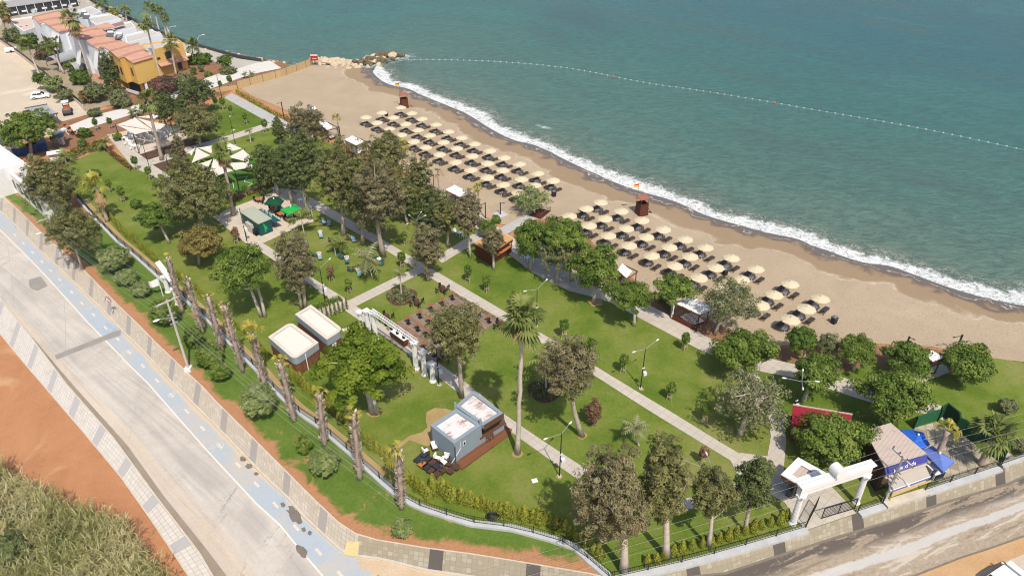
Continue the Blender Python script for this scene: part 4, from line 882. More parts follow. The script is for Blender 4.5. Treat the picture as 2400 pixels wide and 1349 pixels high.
palm((2300,1088),(2330,1018),'full palm with thick trunk beside the green screen fence',rad=2.3,r0=.36,fr=40,elmin=-.7,mat='palm')
palm((1122,491),(1120,440),'thin palm on the sand beside the shower posts',rad=1.1,r0=.12,fr=20,mat='palm_yellow')
palm((797,335),(790,276),'thin palm on the sand beside a white cabana roof',rad=1.1,r0=.13,fr=18,mat='palm_yellow')
palm((1030,463),(1026,404),'dead palm with drooping straw leaves at the beach edge',rad=1.2,r0=.13,fr=10,mat='straw',elmin=-1.2)
palm((941,372),(941,342),'short bright palm peeping over the grove at the beach',rad=1.5,r0=.15,fr=24,mat='palm_yellow')
FP='young feather palms on the lawns'
for b,c,lab,rd in (((714,553),(706,512),'young feather palm at the green kiosk terrace',2.2),((873,651),(860,606),'pale young feather palm among the green lawn chairs',2.4),
 ((787,598),(783,574),'left stem of two young palms among the lawn chairs',1.6),((797,596),(802,572),'right stem of two young palms among the lawn chairs',1.4),
 ((588,335),(584,306),'bottle-shaped young palm with few leaves behind the shade sails',.9),((941,692),(937,640),'bare young palm in the round bed by the path',1.0),
 ((1280,914),(1277,846),'young palm in the dark round bed on the near lawn',2.3),((1497,1044),(1488,1002),'young palm with brown drooping leaves on the near lawn',1.5),
 ((250,352),(244,333),'young palm at the corner of the flower bed',1.6),((156,385),(152,366),'young palm behind the white van roof',1.7),((310,275),(308,262),'first of two young palms along the striped walk',1.2),((320,272),(318,260),'second of two young palms along the striped walk',1.2),
 ((576,183),(574,173),'left young palm in front of the reed screen',1.0),((590,182),(589,172),'right young palm in front of the reed screen',1.0)):
    palm(b,c,lab,rad=rd,r0=.11,fr=16,feather=True,mat='olive' if 'brown' in lab or 'bare' in lab or 'bottle' in lab or 'pale' in lab else 'palm',bark='bark_pale',group=FP,name='young_palm')
# staked saplings ------------------------------------------------------
M['stake']=plain('pale_stakes',(.50,.40,.26),.85)
def sapling_proto(i,mat):
    t=thing('staked_sapling','','sapling',(0,0,-50)); V,Fq,ti,C=crown_mesh(900+i,.42,.42,.62,.26,34,.16,.10,1.3,shell=.4,under=.9); V=V+np.array([0,0,1.75])
    np_mesh('crown',V,Fq,LM[mat],t,ti); m=MB(); m.tube([(0,0,0),(.02,0,1),(0,.02,1.9)],[.03,.025,.012],5); m.obj('stem',M['bark_grey'],t)
    s=MB()
    for k in range(3):
        a=2*PI*k/3+.4; s.tube([(.36*math.cos(a),.36*math.sin(a),0),(.24*math.cos(a),.24*math.sin(a),1.2)],.032,4)
    for z in (.55,1.1):
        q=[(.30*math.cos(2*PI*k/3+.4),.30*math.sin(2*PI*k/3+.4),z) for k in range(3)]
        for k in range(3): s.tube([q[k],q[(k+1)%3]],.025,4)
    s.obj('stakes',M['stake'],t); return t
SP=[sapling_proto(0,'green'),sapling_proto(1,'deep'),sapling_proto(2,'pink')]
SAP=[(949,573,0,'in the shade beside the brown grove cypress'),(943,628,1,'beside the path crossing'),(778,659,2,'with reddish leaves near the low path lamp'),(820,687,0,'near the corner of the path crossing'),
 (1098,661,1,'in front of the hut, upper of two'),(1140,684,0,'in front of the hut, lower of two'),(1204,719,0,'behind the tall fan palm crown'),(1321,791,1,'alone between the cypress and the walk'),(1460,873,0,'in the shadow of the tall lamp'),
 (1569,937,0,'on the lawn right of the tall lamp'),(1384,826,1,'behind the brown cypress top'),(1603,821,1,'at the edge of the walk by the cabana'),(1649,988,1,'under the half-bare tree'),(1369,1153,0,'beside the end of the low path'),(322,399,1,'at the corner of the wide path on the far lawn'),
 (353,422,0,'below the corner sapling on the far lawn'),(260,452,0,'on the far lawn behind the skirted palm'),(290,475,0,'beside the round bush on the far lawn'),(556,571,2,'with reddish leaves by the kiosk terrace'),(578,291,0,'on the lawn by the wide grey walk, nearest'),
 (543,271,1,'on the lawn by the wide grey walk, second'),(525,258,0,'on the lawn by the wide grey walk, third'),(508,253,1,'on the lawn by the wide grey walk, farthest'),(1646,1087,2,'with red leaves by the plaza lamp'),(623,311,0,'at the corner of the grey walk and cross path'),
 (385,441,0,'at the lawn edge below the slim brown cypress'),(519,212,1,'in the bed by the striped walk lamp, left'),(541,205,1,'in the bed by the striped walk lamp, right'),(228,306,1,'in the bed behind the cafe, left'),(262,302,1,'in the bed behind the cafe, right'),(577,461,1,'in the dark bed beside the artificial turf')]
for i,(x,y,k,w) in enumerate(SAP):
    o=copy_tree(SP[k]); p=G(x,y,.05); o.location=p; o.rotation_euler.z=i*1.7; s=.9+.3*((i*37)%10)/10; o.scale=(s,s,s*1.05)
    o['label']='staked sapling '+w; o['group']='staked saplings on the lawns'
for o in SP:
    for c in list(o.children): bpy.data.objects.remove(c)
    bpy.data.objects.remove(o)
# hedges of small conical cypresses ------------------------------------
def cone_proto(i):
    t=thing('hedge_shrub','','hedge shrub',(0,0,-50)); rs=np.random.RandomState(50+i); n=620; z=rs.rand(n)**1.15; a=rs.rand(n)*6.28; r=.50*(1-z)**.75*(.65+.35*rs.rand(n))+.03
    P=np.c_[r*np.cos(a),r*np.sin(a),.05+z*1.55]; Nn=np.c_[np.cos(a),np.sin(a),np.full(n,.5)]; V,Fq=leaves(rs,P,Nn,.22,.085,.5,-.8)
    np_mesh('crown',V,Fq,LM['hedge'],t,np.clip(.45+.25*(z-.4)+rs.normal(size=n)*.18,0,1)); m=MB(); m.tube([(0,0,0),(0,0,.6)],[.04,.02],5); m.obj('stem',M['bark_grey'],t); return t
HP=[cone_proto(i) for i in range(3)]
def hedge(pts,n,lab,grp,s0=1.0,jx=.0):
    A,_=resample([(p.x,p.y) for p in gl(pts,.05)],n=n); rr=random.Random(n)
    for i,p in enumerate(A):
        o=copy_tree(HP[i%3]); s=s0*rr.uniform(.78,1.15); o.location=(p[0]+rr.uniform(-.12,.12),p[1]+rr.uniform(-.12,.12),.05); o.scale=(s,s,s*rr.uniform(.85,1.2)); o.rotation_euler.z=rr.random()*6
        o['label']=lab%ORD[i] if i<len(ORD) else lab%('number %d'%(i+1)); o['group']=grp
hedge([(946,1118),(962,1133),(983,1148),(1003,1165)],6,'%s yellow-green hedge cypress below the shaggy bend palm','hedge cypresses by the lower fence',1.05)
hedge([(1018,1148),(1050,1165),(1095,1180),(1150,1195),(1215,1212),(1262,1222),(1305,1232)],22,'%s conical hedge cypress along the lower fence, counted from the left','hedge cypresses by the lower fence',1.15)
hedge([(1318,1240),(1345,1262),(1380,1285),(1410,1310)],11,'%s dark hedge cypress in the shade at the fence corner','hedge cypresses at the fence corner',1.1)
hedge([(1515,1322),(1600,1292),(1700,1262),(1800,1232),(1842,1216)],17,'%s small hedge cypress along the fence left of the gate','hedge cypresses left of the gate',.9)
hedge([(252,502),(290,545),(330,578),(368,612)],26,'%s low hedge cypress behind the far fence, counted from the far end','low hedge behind the far fence',.75)
hedge([(405,640),(470,690),(520,735),(580,790),(630,835)],22,'%s loose hedge cypress between the palm trunks','hedge between the shaggy palms',.8)
hedge([(690,885),(760,950),(800,985),(860,1042),(890,1062),(910,1075)],22,'%s hedge cypress below the timber cabins, counted from the cabins','hedge below the timber cabins',.95)
for o in HP:
    for c in list(o.children): bpy.data.objects.remove(c)
    bpy.data.objects.remove(o)
# ground cover, flower beds and the reed thicket (nobody could count these)
def cover(name,pts,n,mat,ln,wd,h=.3,seed=1,z0=.1,clumps=None,name_kind='stuff'):
    P=[(p.x,p.y) for p in gl(pts,z0)]; rs=np.random.RandomState(seed); xs=[p[0] for p in P]; ys=[p[1] for p in P]
    pp=[]
    A=np.array(P)
    def inside(Q):
        c=np.zeros(len(Q),bool); j=len(A)-1
        for i in range(len(A)):
            k=((A[i,1]>Q[:,1])!=(A[j,1]>Q[:,1]))&(Q[:,0]<(A[j,0]-A[i,0])*(Q[:,1]-A[i,1])/(A[j,1]-A[i,1]+1e-12)+A[i,0]); c^=k; j=i
        return c
    Q=np.c_[rs.uniform(min(xs),max(xs),n*8),rs.uniform(min(ys),max(ys),n*8)]
    Q=Q[inside(Q)]
    if clumps:
        cc=Q[:clumps]; Q=cc[rs.randint(0,len(cc),n)]+rs.normal(size=(n,2))*.18
    Q=Q[:n]
    V,Fq=leaves(rs,np.c_[Q,z0+h*rs.rand(len(Q))],np.tile([0,0,.6],(len(Q),1)),ln,wd,.8)
    V[:,2]=np.maximum(V[:,2],z0-.02)
    return tag(np_mesh(name,V,Fq,LM[mat],None,np.clip(.5+rs.normal(size=len(Q))*.28,0,1)),kind='stuff')
cover('flower_bed_plants',[(530,478),(600,452),(652,434),(650,428),(600,446),(528,472)],1500,'flower',.22,.14,.25)
cover('flower_bed_plants',[(150,370),(170,352),(240,330),(250,340),(165,366)],2200,'flower',.35,.22,.5,2)
cover('flower_bed_plants',[(250,345),(275,365),(312,395),(306,400),(270,374),(242,350)],1500,'redflower',.3,.2,.5,3)
cover('flower_bed_plants',[(150,374),(200,352),(250,342),(254,348),(200,360),(155,384)],800,'bush' if False else 'thicket',.3,.2,.4,4)
cover('strip_planting',[(553,212),(600,238),(640,262),(690,285),(672,283),(640,270),(590,242),(552,218)],2600,'hedge',.45,.12,.7,5)
cover('strip_planting',[(1063,686),(1110,716),(1172,752),(1165,752),(1105,722),(1060,690)],420,'thicket',.25,.12,.35,6)
cover('cabana_planting',[(1530,695),(1576,735),(1576,728),(1534,690)],1200,'thicket',.3,.16,.7,7)
for cx,cy,rx,sd in ((941,694,30,8),(1277,914,34,9)):
    cover('bed_agaves',[(cx+rx*math.cos(a),cy+rx*.6*math.sin(a)) for a in [2*PI*i/16 for i in range(16)]],900,'olive' if sd==8 else 'bush' if False else 'thicket',.62,.09,.4,sd,clumps=30)
def reeds():
    rs=np.random.RandomState(12); V=[];T=[]
    poly=gl([(-220,1130),(0,1118),(60,1165),(150,1215),(230,1235),(300,1275),(345,1330),(420,1430),(420,1560),(-300,1560)],0); A=np.array([(p.x,p.y) for p in poly])
    def ins(q):
        c=False; j=len(A)-1
        for i in range(len(A)):
            if (A[i,1]>q[1])!=(A[j,1]>q[1]) and q[0]<(A[j,0]-A[i,0])*(q[1]-A[i,1])/(A[j,1]-A[i,1]+1e-12)+A[i,0]: c=not c
            j=i
        return c
    n=0; 
    ex=polydist
    while n<3600:
        q=np.array([rs.uniform(A[:,0].min(),A[:,0].max()),rs.uniform(A[:,1].min(),A[:,1].max())])
        if not ins(q): continue
        n+=1; H=rs.uniform(2.0,3.6); az=rs.normal()*.9+.6; lean=rs.uniform(.05,.45); base=np.array([q[0],q[1],0]); d=np.array([math.cos(az)*lean,math.sin(az)*lean,1.0]); tt=np.clip(.45+.2*math.sin(q[0]*.5)+rs.normal()*.15,0,1)
        top=base+d*H; s=np.array([-math.sin(az),math.cos(az),0])*.022
        V+=[base-s,base+s,top+s*.5,top-s*.5]; T.append(tt*.8)
        for k in range(15):
            f=.3+.7*rs.rand(); c=base+d*H*f; a=rs.rand()*6.28; o=np.array([math.cos(a),math.sin(a),0]); w=np.array([-math.sin(a),math.cos(a),0])*.036; L=rs.uniform(.6,1.2)
            m_=c+o*L*.36+np.array([0,0,L*.42]); e=c+o*L*.75+np.array([0,0,L*(.75-.55*rs.rand())])
            V+=[c,m_+w,e,m_-w]; T.append(np.clip(tt+rs.normal()*.17,0,1))
    V=np.array(V); tag(np_mesh('reed_thicket',V,np.arange(len(V)).reshape(-1,4),LM['reed'],None,T),kind='stuff')
reeds()
for i,(b,bx,lab) in enumerate((((50,1240),(0,1185,80,1245),'dark green thicket bush inside the reeds, upper left'),((20,1340),(-40,1260,80,1340),'dark green thicket bush in the lower left corner'),((250,1335),(215,1290,285,1335),'dark thicket bush among the reeds, right'),((140,1290),(105,1232,175,1290),'dark thicket bush in the middle of the reeds'))):
    tree('bush',b,bx,lab,cat='bush',r0=.1,nl=2,under=.9,seed=700+i)
# =====================================================================  built things
def slatmat(name,a,b,period,axis=0,dark=.35,rot=0.0,rough=.75):
    t=NT(name); q=t.mapv(t.objc(),rot=(0,0,rot)); s=t.sep(q); fr=t.math('FRACT',t.math('MULTIPLY',s[axis],1/period))
    cell=t.math('FLOOR',t.math('MULTIPLY',s[axis],1/period)); wn=t.new('ShaderNodeTexWhiteNoise'); wn.noise_dimensions='1D'; t.link(cell,wn.inputs['W'])
    n=t.noise(q,1.5,5,.65,.5); f=t.math('ADD',t.math('MULTIPLY',wn.outputs[0],.55),t.math('MULTIPLY',n,.45))
    c=t.mix(f,a,b); g=t.math('LESS_THAN',fr,.14); c=t.mix(t.math('MULTIPLY',g,1-dark),c,mul(a,dark)); return t.fin(c,rough,fr,.3,.01)
def rustroof(name,a,b,period,rot,lo=.52,hi=.62,sc=1.1):
    t=NT(name); q=t.mapv(t.objc(),rot=(0,0,rot)); s=t.sep(q); w=t.math('FRACT',t.math('MULTIPLY',s[0],1/period)); n=t.noise(t.mapv(q,scale=(.8,2.2,1)),sc,6,.7,.4); n2=t.noise(q,.5,4,.6)
    f=t.math('MULTIPLY',t.ss(t.math('ADD',n,t.math('MULTIPLY',w,.10)),lo,hi),t.ss(n2,.35,.6)); c=t.mix(f,a,b); c=t.mix(t.math('MULTIPLY',t.math('LESS_THAN',w,.22),.3),c,mul(a,.45)); return t.fin(c,.75,w,.4,.02)
M['white']=plain('white_paint_wall',(.71,.70,.68),.7,.06); M['whiteplastic']=plain('white_plastic',(.82,.82,.82),.45,.04); M['cream']=plain('cream_roof_rim',(.62,.55,.47),.75,.12)
M['timber']=slatmat('brown_timber_cladding',(.15,.055,.03),(.25,.105,.06),.13,0,.3); M['timber_y']=slatmat('brown_timber_boards',(.10,.032,.018),(.17,.06,.032),.16,2,.4)
M['deck']=slatmat('weathered_deck_boards',(.15,.10,.072),(.34,.25,.19),.17,1,.5,R(46.6)); M['deck2']=slatmat('red_deck_boards',(.14,.055,.025),(.22,.09,.042),.16,1,.4,R(-43))
M['greyblue']=plain('grey_blue_render',(.24,.29,.33),.8,.08,1.0); M['bandgrey']=plain('grey_band',(.27,.31,.34),.6,.06)
M['roof_rust']=rustroof('worn_white_red_roof',(.70,.66,.64),(.34,.16,.14),.24,R(-43)); M['roof_cream']=rustroof('cream_ribbed_roof',(.74,.68,.59),(.55,.45,.36),.55,R(47),.62,.8)
M['roof_tan']=rustroof('tan_corrugated_roof',(.50,.40,.34),(.33,.25,.22),.36,R(45),.6,.8); M['roof_green']=rustroof('greenish_sheet_roof',(.40,.42,.34),(.27,.30,.24),.5,R(-42),.55,.75)
M['tile']=None
def tileroof():
    t=NT('terracotta_roof_tiles'); q=t.objc(); s=t.sep(q); n=t.noise(q,.8,5,.65); fi=t.noise(q,5,3)
    a=t.math('FRACT',t.math('MULTIPLY',s[2],1.6)); b=t.math('FRACT',t.math('MULTIPLY',s[1],3.2))
    c=t.ramp(t.math('ADD',t.math('MULTIPLY',n,.6),t.math('MULTIPLY',fi,.4)),[(.3,(.45,.235,.16)),(.7,(.58,.34,.245))]); c=t.mix(t.math('MULTIPLY',t.math('LESS_THAN',a,.25),.45),c,(.26,.10,.065)); c=t.mix(t.math('MULTIPLY',t.math('LESS_THAN',b,.2),.2),c,(.30,.12,.08)); return t.fin(c,.8,a,.4,.03)
M['tile']=tileroof()
M['yellow']=slatmat('yellow_render',(.60,.37,.10),(.64,.41,.125),.62,2,.86); M['whitehouse']=plain('white_house_render',(.72,.74,.77),.8,.06); M['bluewall']=plain('pale_blue_wall',(.52,.58,.66),.8,.06)
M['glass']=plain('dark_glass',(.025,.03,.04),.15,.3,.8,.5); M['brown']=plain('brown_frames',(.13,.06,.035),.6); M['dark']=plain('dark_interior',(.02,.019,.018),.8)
M['grey']=plain('grey_metal',(.34,.35,.36),.5); M['darkgrey']=plain('dark_grey_sheet',(.09,.095,.10),.6); M['concgrey']=plain('pole_concrete',(.50,.47,.42),.8,.2); M['lamp_white']=plain('lamp_white',(.66,.66,.64),.5)
M['teal']=plain('dark_teal_panel',(.008,.075,.075),.5,.1); M['tealtop']=plain('teal_counter',(.012,.095,.105),.5,.1); M['emblem']=plain('bright_green_paint',(.02,.36,.10),.6,.08)
M['orange']=plain('orange_wood_top',(.46,.165,.055),.55,.2,4); M['redorange']=plain('orange_red_top',(.30,.125,.06),.5,.2,4); M['blackplastic']=plain('black_plastic',(.02,.02,.022),.45); M['rattan']=plain('brown_rattan',(.085,.045,.03),.7,.35,8)
M['canvas']=None
def canvas(name,col,trans=.35,rough=.8):
    t=NT(name); n=t.noise(t.objc(),2.5,4,.6); c=t.mix(n,mul(col,.92),mul(col,1.05)); t.fin(c,rough); tr=t.new('ShaderNodeBsdfTranslucent'); t.link(c,tr.inputs[0]); mx=t.new('ShaderNodeMixShader'); mx.inputs[0].default_value=trans; t.link(t.b.outputs[0],mx.inputs[1]); t.link(tr.outputs[0],mx.inputs[2]); t.link(mx.outputs[0],t.out.inputs[0]); return t.m
M['canvas']=canvas('cream_canvas',(.64,.545,.375),.12); M['sail']=canvas('white_sailcloth',(.80,.73,.64),.18); M['greencloth']=canvas('bright_green_cloth',(.02,.42,.08),.2); M['darkgreencloth']=canvas('dark_green_cloth',(.006,.075,.035),.15); M['bluecloth']=canvas('blue_awning_cloth',(.03,.14,.62),.15); M['bluefaded']=canvas('faded_blue_cloth',(.14,.21,.55),.15); M['awning']=canvas('grey_beige_awning',(.50,.44,.37),.15)
M['meshfab']=plain('charcoal_mesh_fabric',(.045,.043,.042),.7,.2,6); M['brownwood']=plain('brown_pole_wood',(.17,.095,.05),.7)
M['red']=plain('red_paint',(.42,.018,.025),.5,.12); M['hut_top']=slatmat('orange_plank_roof',(.50,.26,.09),(.62,.36,.15),.18,0,.55,R(46)); M['hut']=slatmat('mahogany_boards',(.085,.022,.010),(.145,.04,.02),.2,2,.5)
M['greenmesh']=plain('green_screen_mesh',(.018,.115,.045),.8,.25,3); M['hedgepanel']=plain('dark_green_hedge_panel',(.012,.065,.024),.9,.5,6,bs=.8); M['lattice']=plain('brown_lattice',(.075,.045,.033),.8,.3,6)
M['reedscreen']=slatmat('straw_reed_screen',(.42,.29,.14),(.55,.40,.21),.09,0,.75); M['rock']=soilmat('pale_limestone',(.40,.32,.22),(.64,.52,.37),.5); M['rockdark']=soilmat('dark_wet_rock',(.075,.06,.04),(.21,.16,.095),.5)
M['bluepaint']=plain('blue_skip_paint',(.012,.07,.26),.5,.15); M['carwhite']=plain('white_car_paint',(.82,.82,.82),.25,.03,spec=.5); M['tyre']=plain('tyre_rubber',(.02,.02,.02),.8)
M['yellowfloor']=plain('yellow_wood_floor',(.60,.44,.22),.6,.15,2); M['stripewhite']=plain('white_cloth',(.80,.79,.77),.8,.05)
def prismobj(name,pts,z0,z1,mat,parent,bottom=True):
    m=MB(); o_=parent.location if parent is not None else Vector((0,0,0)); m.prism([(p[0]-o_.x,p[1]-o_.y) for p in pts],z0-o_.z,z1-o_.z,bottom); return m.obj(name,mat,parent)
def inset(pts,d):
    P=[Vector((p[0],p[1])) for p in pts]; n=len(P); c=sum(P,Vector((0,0)))/n; a=sum(P[i].x*P[(i+1)%n].y-P[(i+1)%n].x*P[i].y for i in range(n)); sg=1 if a>0 else -1; out=[]
    for i in range(n):
        e0=(P[i]-P[i-1]).normalized(); e1=(P[(i+1)%n]-P[i]).normalized(); n0=Vector((-e0.y,e0.x))*sg; n1=Vector((-e1.y,e1.x))*sg; b=(n0+n1); k=1/(max(.25,1+n0.dot(n1))); out.append(P[i]+b*k*d)
    return out
def rounded(pts,r,which=None,n=6):
    P=[Vector((p[0],p[1])) for p in pts]; out=[]
    for i,p in enumerate(P):
        if which is not None and i not in which: out.append(p); continue
        a=p+(P[i-1]-p).normalized()*r; b=p+(P[(i+1)%len(P)]-p).normalized()*r
        for k in range(n+1): t=k/n; out.append((1-t)**2*a+2*t*(1-t)*p+t*t*b)
    return out
def ring(mb,outer,inner,z0,z1,o=(0,0)):
    n=len(outer); vs=[]
    for q,z in ((outer,z0),(outer,z1),(inner,z1),(inner,z0)): vs+=[(p[0]-o[0],p[1]-o[1],z) for p in q]
    a=sum(outer[i][0]*outer[(i+1)%n][1]-outer[(i+1)%n][0]*outer[i][1] for i in range(n)); fs=[]
    for i in range(n):
        j=(i+1)%n
        for q in ((i,j,n+j,n+i),(n+i,n+j,2*n+j,2*n+i),(2*n+i,2*n+j,3*n+j,3*n+i)): fs.append(q if a>0 else q[::-1])
    mb.add(vs,fs)
def ctr(pts,z=0.0):
    n=len(pts); return Vector((sum(p[0] for p in pts)/n,sum(p[1] for p in pts)/n,z))
def wallpt(a,b,k,out,z):
    """a point on wall a-b at fraction k, `out` metres to the right-hand side"""
    a=Vector(a[:2]);b=Vector(b[:2]); d=(b-a).normalized(); p=a.lerp(b,k); return Vector((p.x+d.y*out,p.y-d.x*out,z))
def panel(mb,a,b,k0,k1,z0,z1,out,th=.04,o=(0,0,0)):
    """a thin box on the wall a-b between fractions k0..k1, its face `out` metres proud"""
    p0=wallpt(a,b,k0,out-th/2,0);p1=wallpt(a,b,k1,out-th/2,0); d=p1-p0; c=(p0+p1)/2
    mb.box((c.x-o[0],c.y-o[1],(z0+z1)/2-o[2]),(d.length,th,z1-z0),math.atan2(d.y,d.x))
# ---- park fence
def fence(path,label,step=2.8,h=1.0,bz=.38,slat=.17,wd=.55,off=0.0):
    P,t=resample(path,step=.5); L=t[-1]; t0=thing('park_fence',label,'fence',(P[0][0],P[0][1],0)); o=t0.location; Q=[(p[0]-o.x,p[1]-o.y) for p in P]
    m=MB(); ribbon(m,Q,wd,-.05,bz,off); m.obj('base_wall',M['concwall'],t0)
    n=max(1,int(L/step)); A,_=resample(Q,n=n+1)
    for p in A:
        mb=MB(); mb.box((p[0],p[1],bz+h/2),(.08,.08,h)); mb.obj('fence_post',M['blackmetal'],t0)
    for i in range(n):
        a,b=A[i],A[i+1]; r=MB(); d=b-a; ln=np.hypot(*d); an=math.atan2(d[1],d[0]); c=(a+b)/2
        for z in (.12,h-.16): r.box((c[0],c[1],bz+z),(ln-.08,.03,.03),an)
        k=int(ln/slat)
        for j in range(1,k):
            p=a+d*j/k; r.box((p[0],p[1],bz+h*.53),(.02,.02,h*.9),an)
        r.obj('railing',M['blackmetal'],t0)
    return t0
fence([(p.x,p.y) for p in gl(FEN,.3)],'long black railing on a grey curb wall between the lawn and the verge',wd=.7)
fence([(p.x,p.y) for p in gl([(1438,1354),(1500,1340),(1600,1317),(1700,1291),(1800,1262),(1888,1236)],.3)],'black railing on a grey wall left of the white gate',wd=.8,off=-.2)
fence([(p.x,p.y) for p in gl([(2010,1199),(2040,1189),(2068,1180)],.3)],'short black railing on a grey wall between the white gate and the pole',wd=.8,off=-.2)
fence([(p.x,p.y) for p in gl([(2168,1149),(2250,1122),(2340,1093)],.3)],'black railing on a grey wall right of the shop',wd=.8,off=-.2)
P_=[(p.x,p.y) for p in gl([(2070,1180),(2110,1167),(2166,1150)],.2)]; t=thing('forecourt_wall','low grey wall in front of the corner shop','wall',(P_[0][0],P_[0][1],0)); m=MB(); ribbon(m,[(a-P_[0][0],b-P_[0][1]) for a,b in P_],.8,-.05,.38,-.2); m.obj('base',M['concwall'],t); m=MB(); ribbon(m,[(a-P_[0][0],b-P_[0][1]) for a,b in P_],.84,.381,.42,-.2); m.obj('coping',M['kerb'],t)
fence([(p.x,p.y) for p in gl([(2346,1089),(2386,1075),(2480,1042)],.3)],'low fence with pale slats at the right edge')
for a,b,lab in (((1889,1233),(1912,1188),'open left wing of the black entrance gate'),((1925,1215),(2002,1192),'right wing of the black entrance gate, half across the opening')):
    A=G(*a,.1);B=G(*b,.1); t=thing('gate_wing',lab,'gate',A); d=B-A; an=math.atan2(d.y,d.x); L=d.length; f=MB()
    for z in (.1,1.5): f.box((d.x/2,d.y/2,z),(L,.06,.06),an)
    for k in (0,.5,1): f.box((d.x*k,d.y*k,.8),(.07,.07,1.5),an)
    f.obj('frame',M['blackmetal'],t); f=MB(); n=int(L/.17)
    for j in range(1,n): f.box((d.x*j/n,d.y*j/n,.85),(.03,.03,1.5),an)
    f.obj('bars',M['blackmetal'],t)
# ---- columns and arches
def column_parts(t,c,h,r,mat,cap=True,flutes=18,o=(0,0,0)):
    m=MB(); vs=[];n=flutes*2
    for z,k in ((.28,1.0),(h*.4,.97),(h-.55,.86)):
        for i in range(n):
            a=2*PI*i/n; q=r*k*(1 if i%2==0 else .91); vs.append((c[0]+q*math.cos(a),c[1]+q*math.sin(a),c[2]+z))
    fs=[(j*n+i,j*n+(i+1)%n,(j+1)*n+(i+1)%n,(j+1)*n+i) for j in range(2) for i in range(n)]; m.add(vs,fs); m.obj('shaft',mat,t)
    m=MB(); m.lathe([(r*1.38,0),(r*1.38,.12),(r*1.2,.16),(r*1.25,.22),(r*1.02,.3)],16,c); m.obj('base',mat,t)
    m=MB(); m.lathe([(r*.86,h-.56),(r*1.0,h-.5),(r*.92,h-.42),(r*1.05,h-.3),(r*1.5,h-.12),(r*1.35,h-.1)],12,c)
    for i in range(8):
        a=2*PI*i/8; m.box((c[0]+r*1.22*math.cos(a),c[1]+r*1.22*math.sin(a),c[2]+h-.25),(.14,.14,.2),a)
    m.box((c[0],c[1],c[2]+h-.05),(r*2.6,r*2.6,.1),R(45)); m.obj('capital',mat,t)
def entrance_arch(cols,beam,zt,bh,lab,r,drum=None,h=None):
    b0,b1=G(*cols[0]),G(*cols[1]); t=thing('entrance_arch',lab,'gateway',((b0.x+b1.x)/2,(b0.y+b1.y)/2,.05)); o=t.location
    for b in (b0,b1): column_parts(t,(b.x-o.x,b.y-o.y,0),zt-bh,r,M['white'])
    q=[G(x,y,zt) for x,y in beam]; m=MB(); P=[(p.x-o.x,p.y-o.y) for p in q]
    m.prism(inset(P,.12),zt-bh,zt-.3); m.prism(inset(P,.02),zt-.3,zt-.12); m.prism(inset(P,-.06),zt-.12,zt); m.obj('beam',M['white'],t)
    if drum:
        c=G(drum[0],drum[1],zt+.45); d=(q[1]-q[0]).normalized(); pr=Vector((-d.y,d.x,0)); m=MB(); cc=c-o; cc=Vector((cc.x,cc.y,zt+.5)); m.tube([cc-pr*.55,cc+pr*.55],.58,24); m.box((cc.x,cc.y,zt+.05),(1.1,.9,.1),math.atan2(d.y,d.x)); m.obj('drum',M['white'],t)
    return t
ZG=hgt((1857,1226),1159)
entrance_arch(((1857,1226),(2005,1178)),((1868,1131),(2041,1077),(2054,1090),(1881,1146)),ZG+1.25,1.25,'large white entrance arch on two fluted columns with a drum on top',.30,(1963,1104))
entrance_arch(((395,685),(418,714)),((364,616),(374,611),(408,655),(397,660)),3.3,.6,'small white gateway half hidden behind a shaggy palm at the fence',.3)
WC=[((975.6,863.7),800,'tallest white column at the near end of the white truss'),((995.2,878),822,'middle one of the three white columns at the near end of the truss'),((1014.8,893),850,'shortest white column, in the shade beside the path lamp')]
hs=[]
for b,ty,lab in WC:
    p=G(*b,.05); h=hgt(b,ty); hs.append(h); t=thing('white_column',lab,'column',p,0,'white columns beside the deck'); column_parts(t,(0,0,0),h,.32,M['white'])
for (x,y),h,lab in (((873,731),hs[0],'white column carrying the far end of the truss'),((858,727),hs[1]+.2,'middle one of the three white columns at the far end of the truss'),((842,730),hs[2]+.4,'leftmost white column, at the edge of the path')):
    p=G(x,y,h); t=thing('white_column',lab,'column',(p.x,p.y,.05),0,'white columns beside the deck'); column_parts(t,(0,0,0),h,.32,M['white'])
def truss():
    a=G(870,727,hs[0]+.25); b=G(975,800,hs[0]+.25); t=thing('lattice_truss','white lattice truss spanning between two white columns with black spotlights','truss',(a.x,a.y,hs[0]+.05)); d=b-a; L=d.length; u=d.normalized(); s=Vector((-u.y,u.x,0)); m=MB(); n=22
    off=[s*.22+Vector((0,0,.42)),-s*.22+Vector((0,0,.42)),s*.22,-s*.22]
    for o in off: m.tube([o,o+d],.045,5)
    m.obj('chords',M['white'],t); m=MB()
    for i in range(n):
        p=d*(i/n);q=d*((i+1)/n)
        for x,y in ((0,1),(2,3),(0,2),(1,3)): m.tube([p+off[x],q+off[y]],.022,4); 
    m.obj('lacing',M['white'],t)
    for k in (.32,.45,.58,.72,.86):
        m=MB(); c=d*k; m.tube([c+Vector((0,0,0)),c+Vector((0,0,-.3))],.03,5); m.tube([c+Vector((0,0,-.25)),c+u*.1+Vector((0,0,-.62))],[.16,.2],8); m.obj('spotlight',M['blackplastic'],t)
truss()
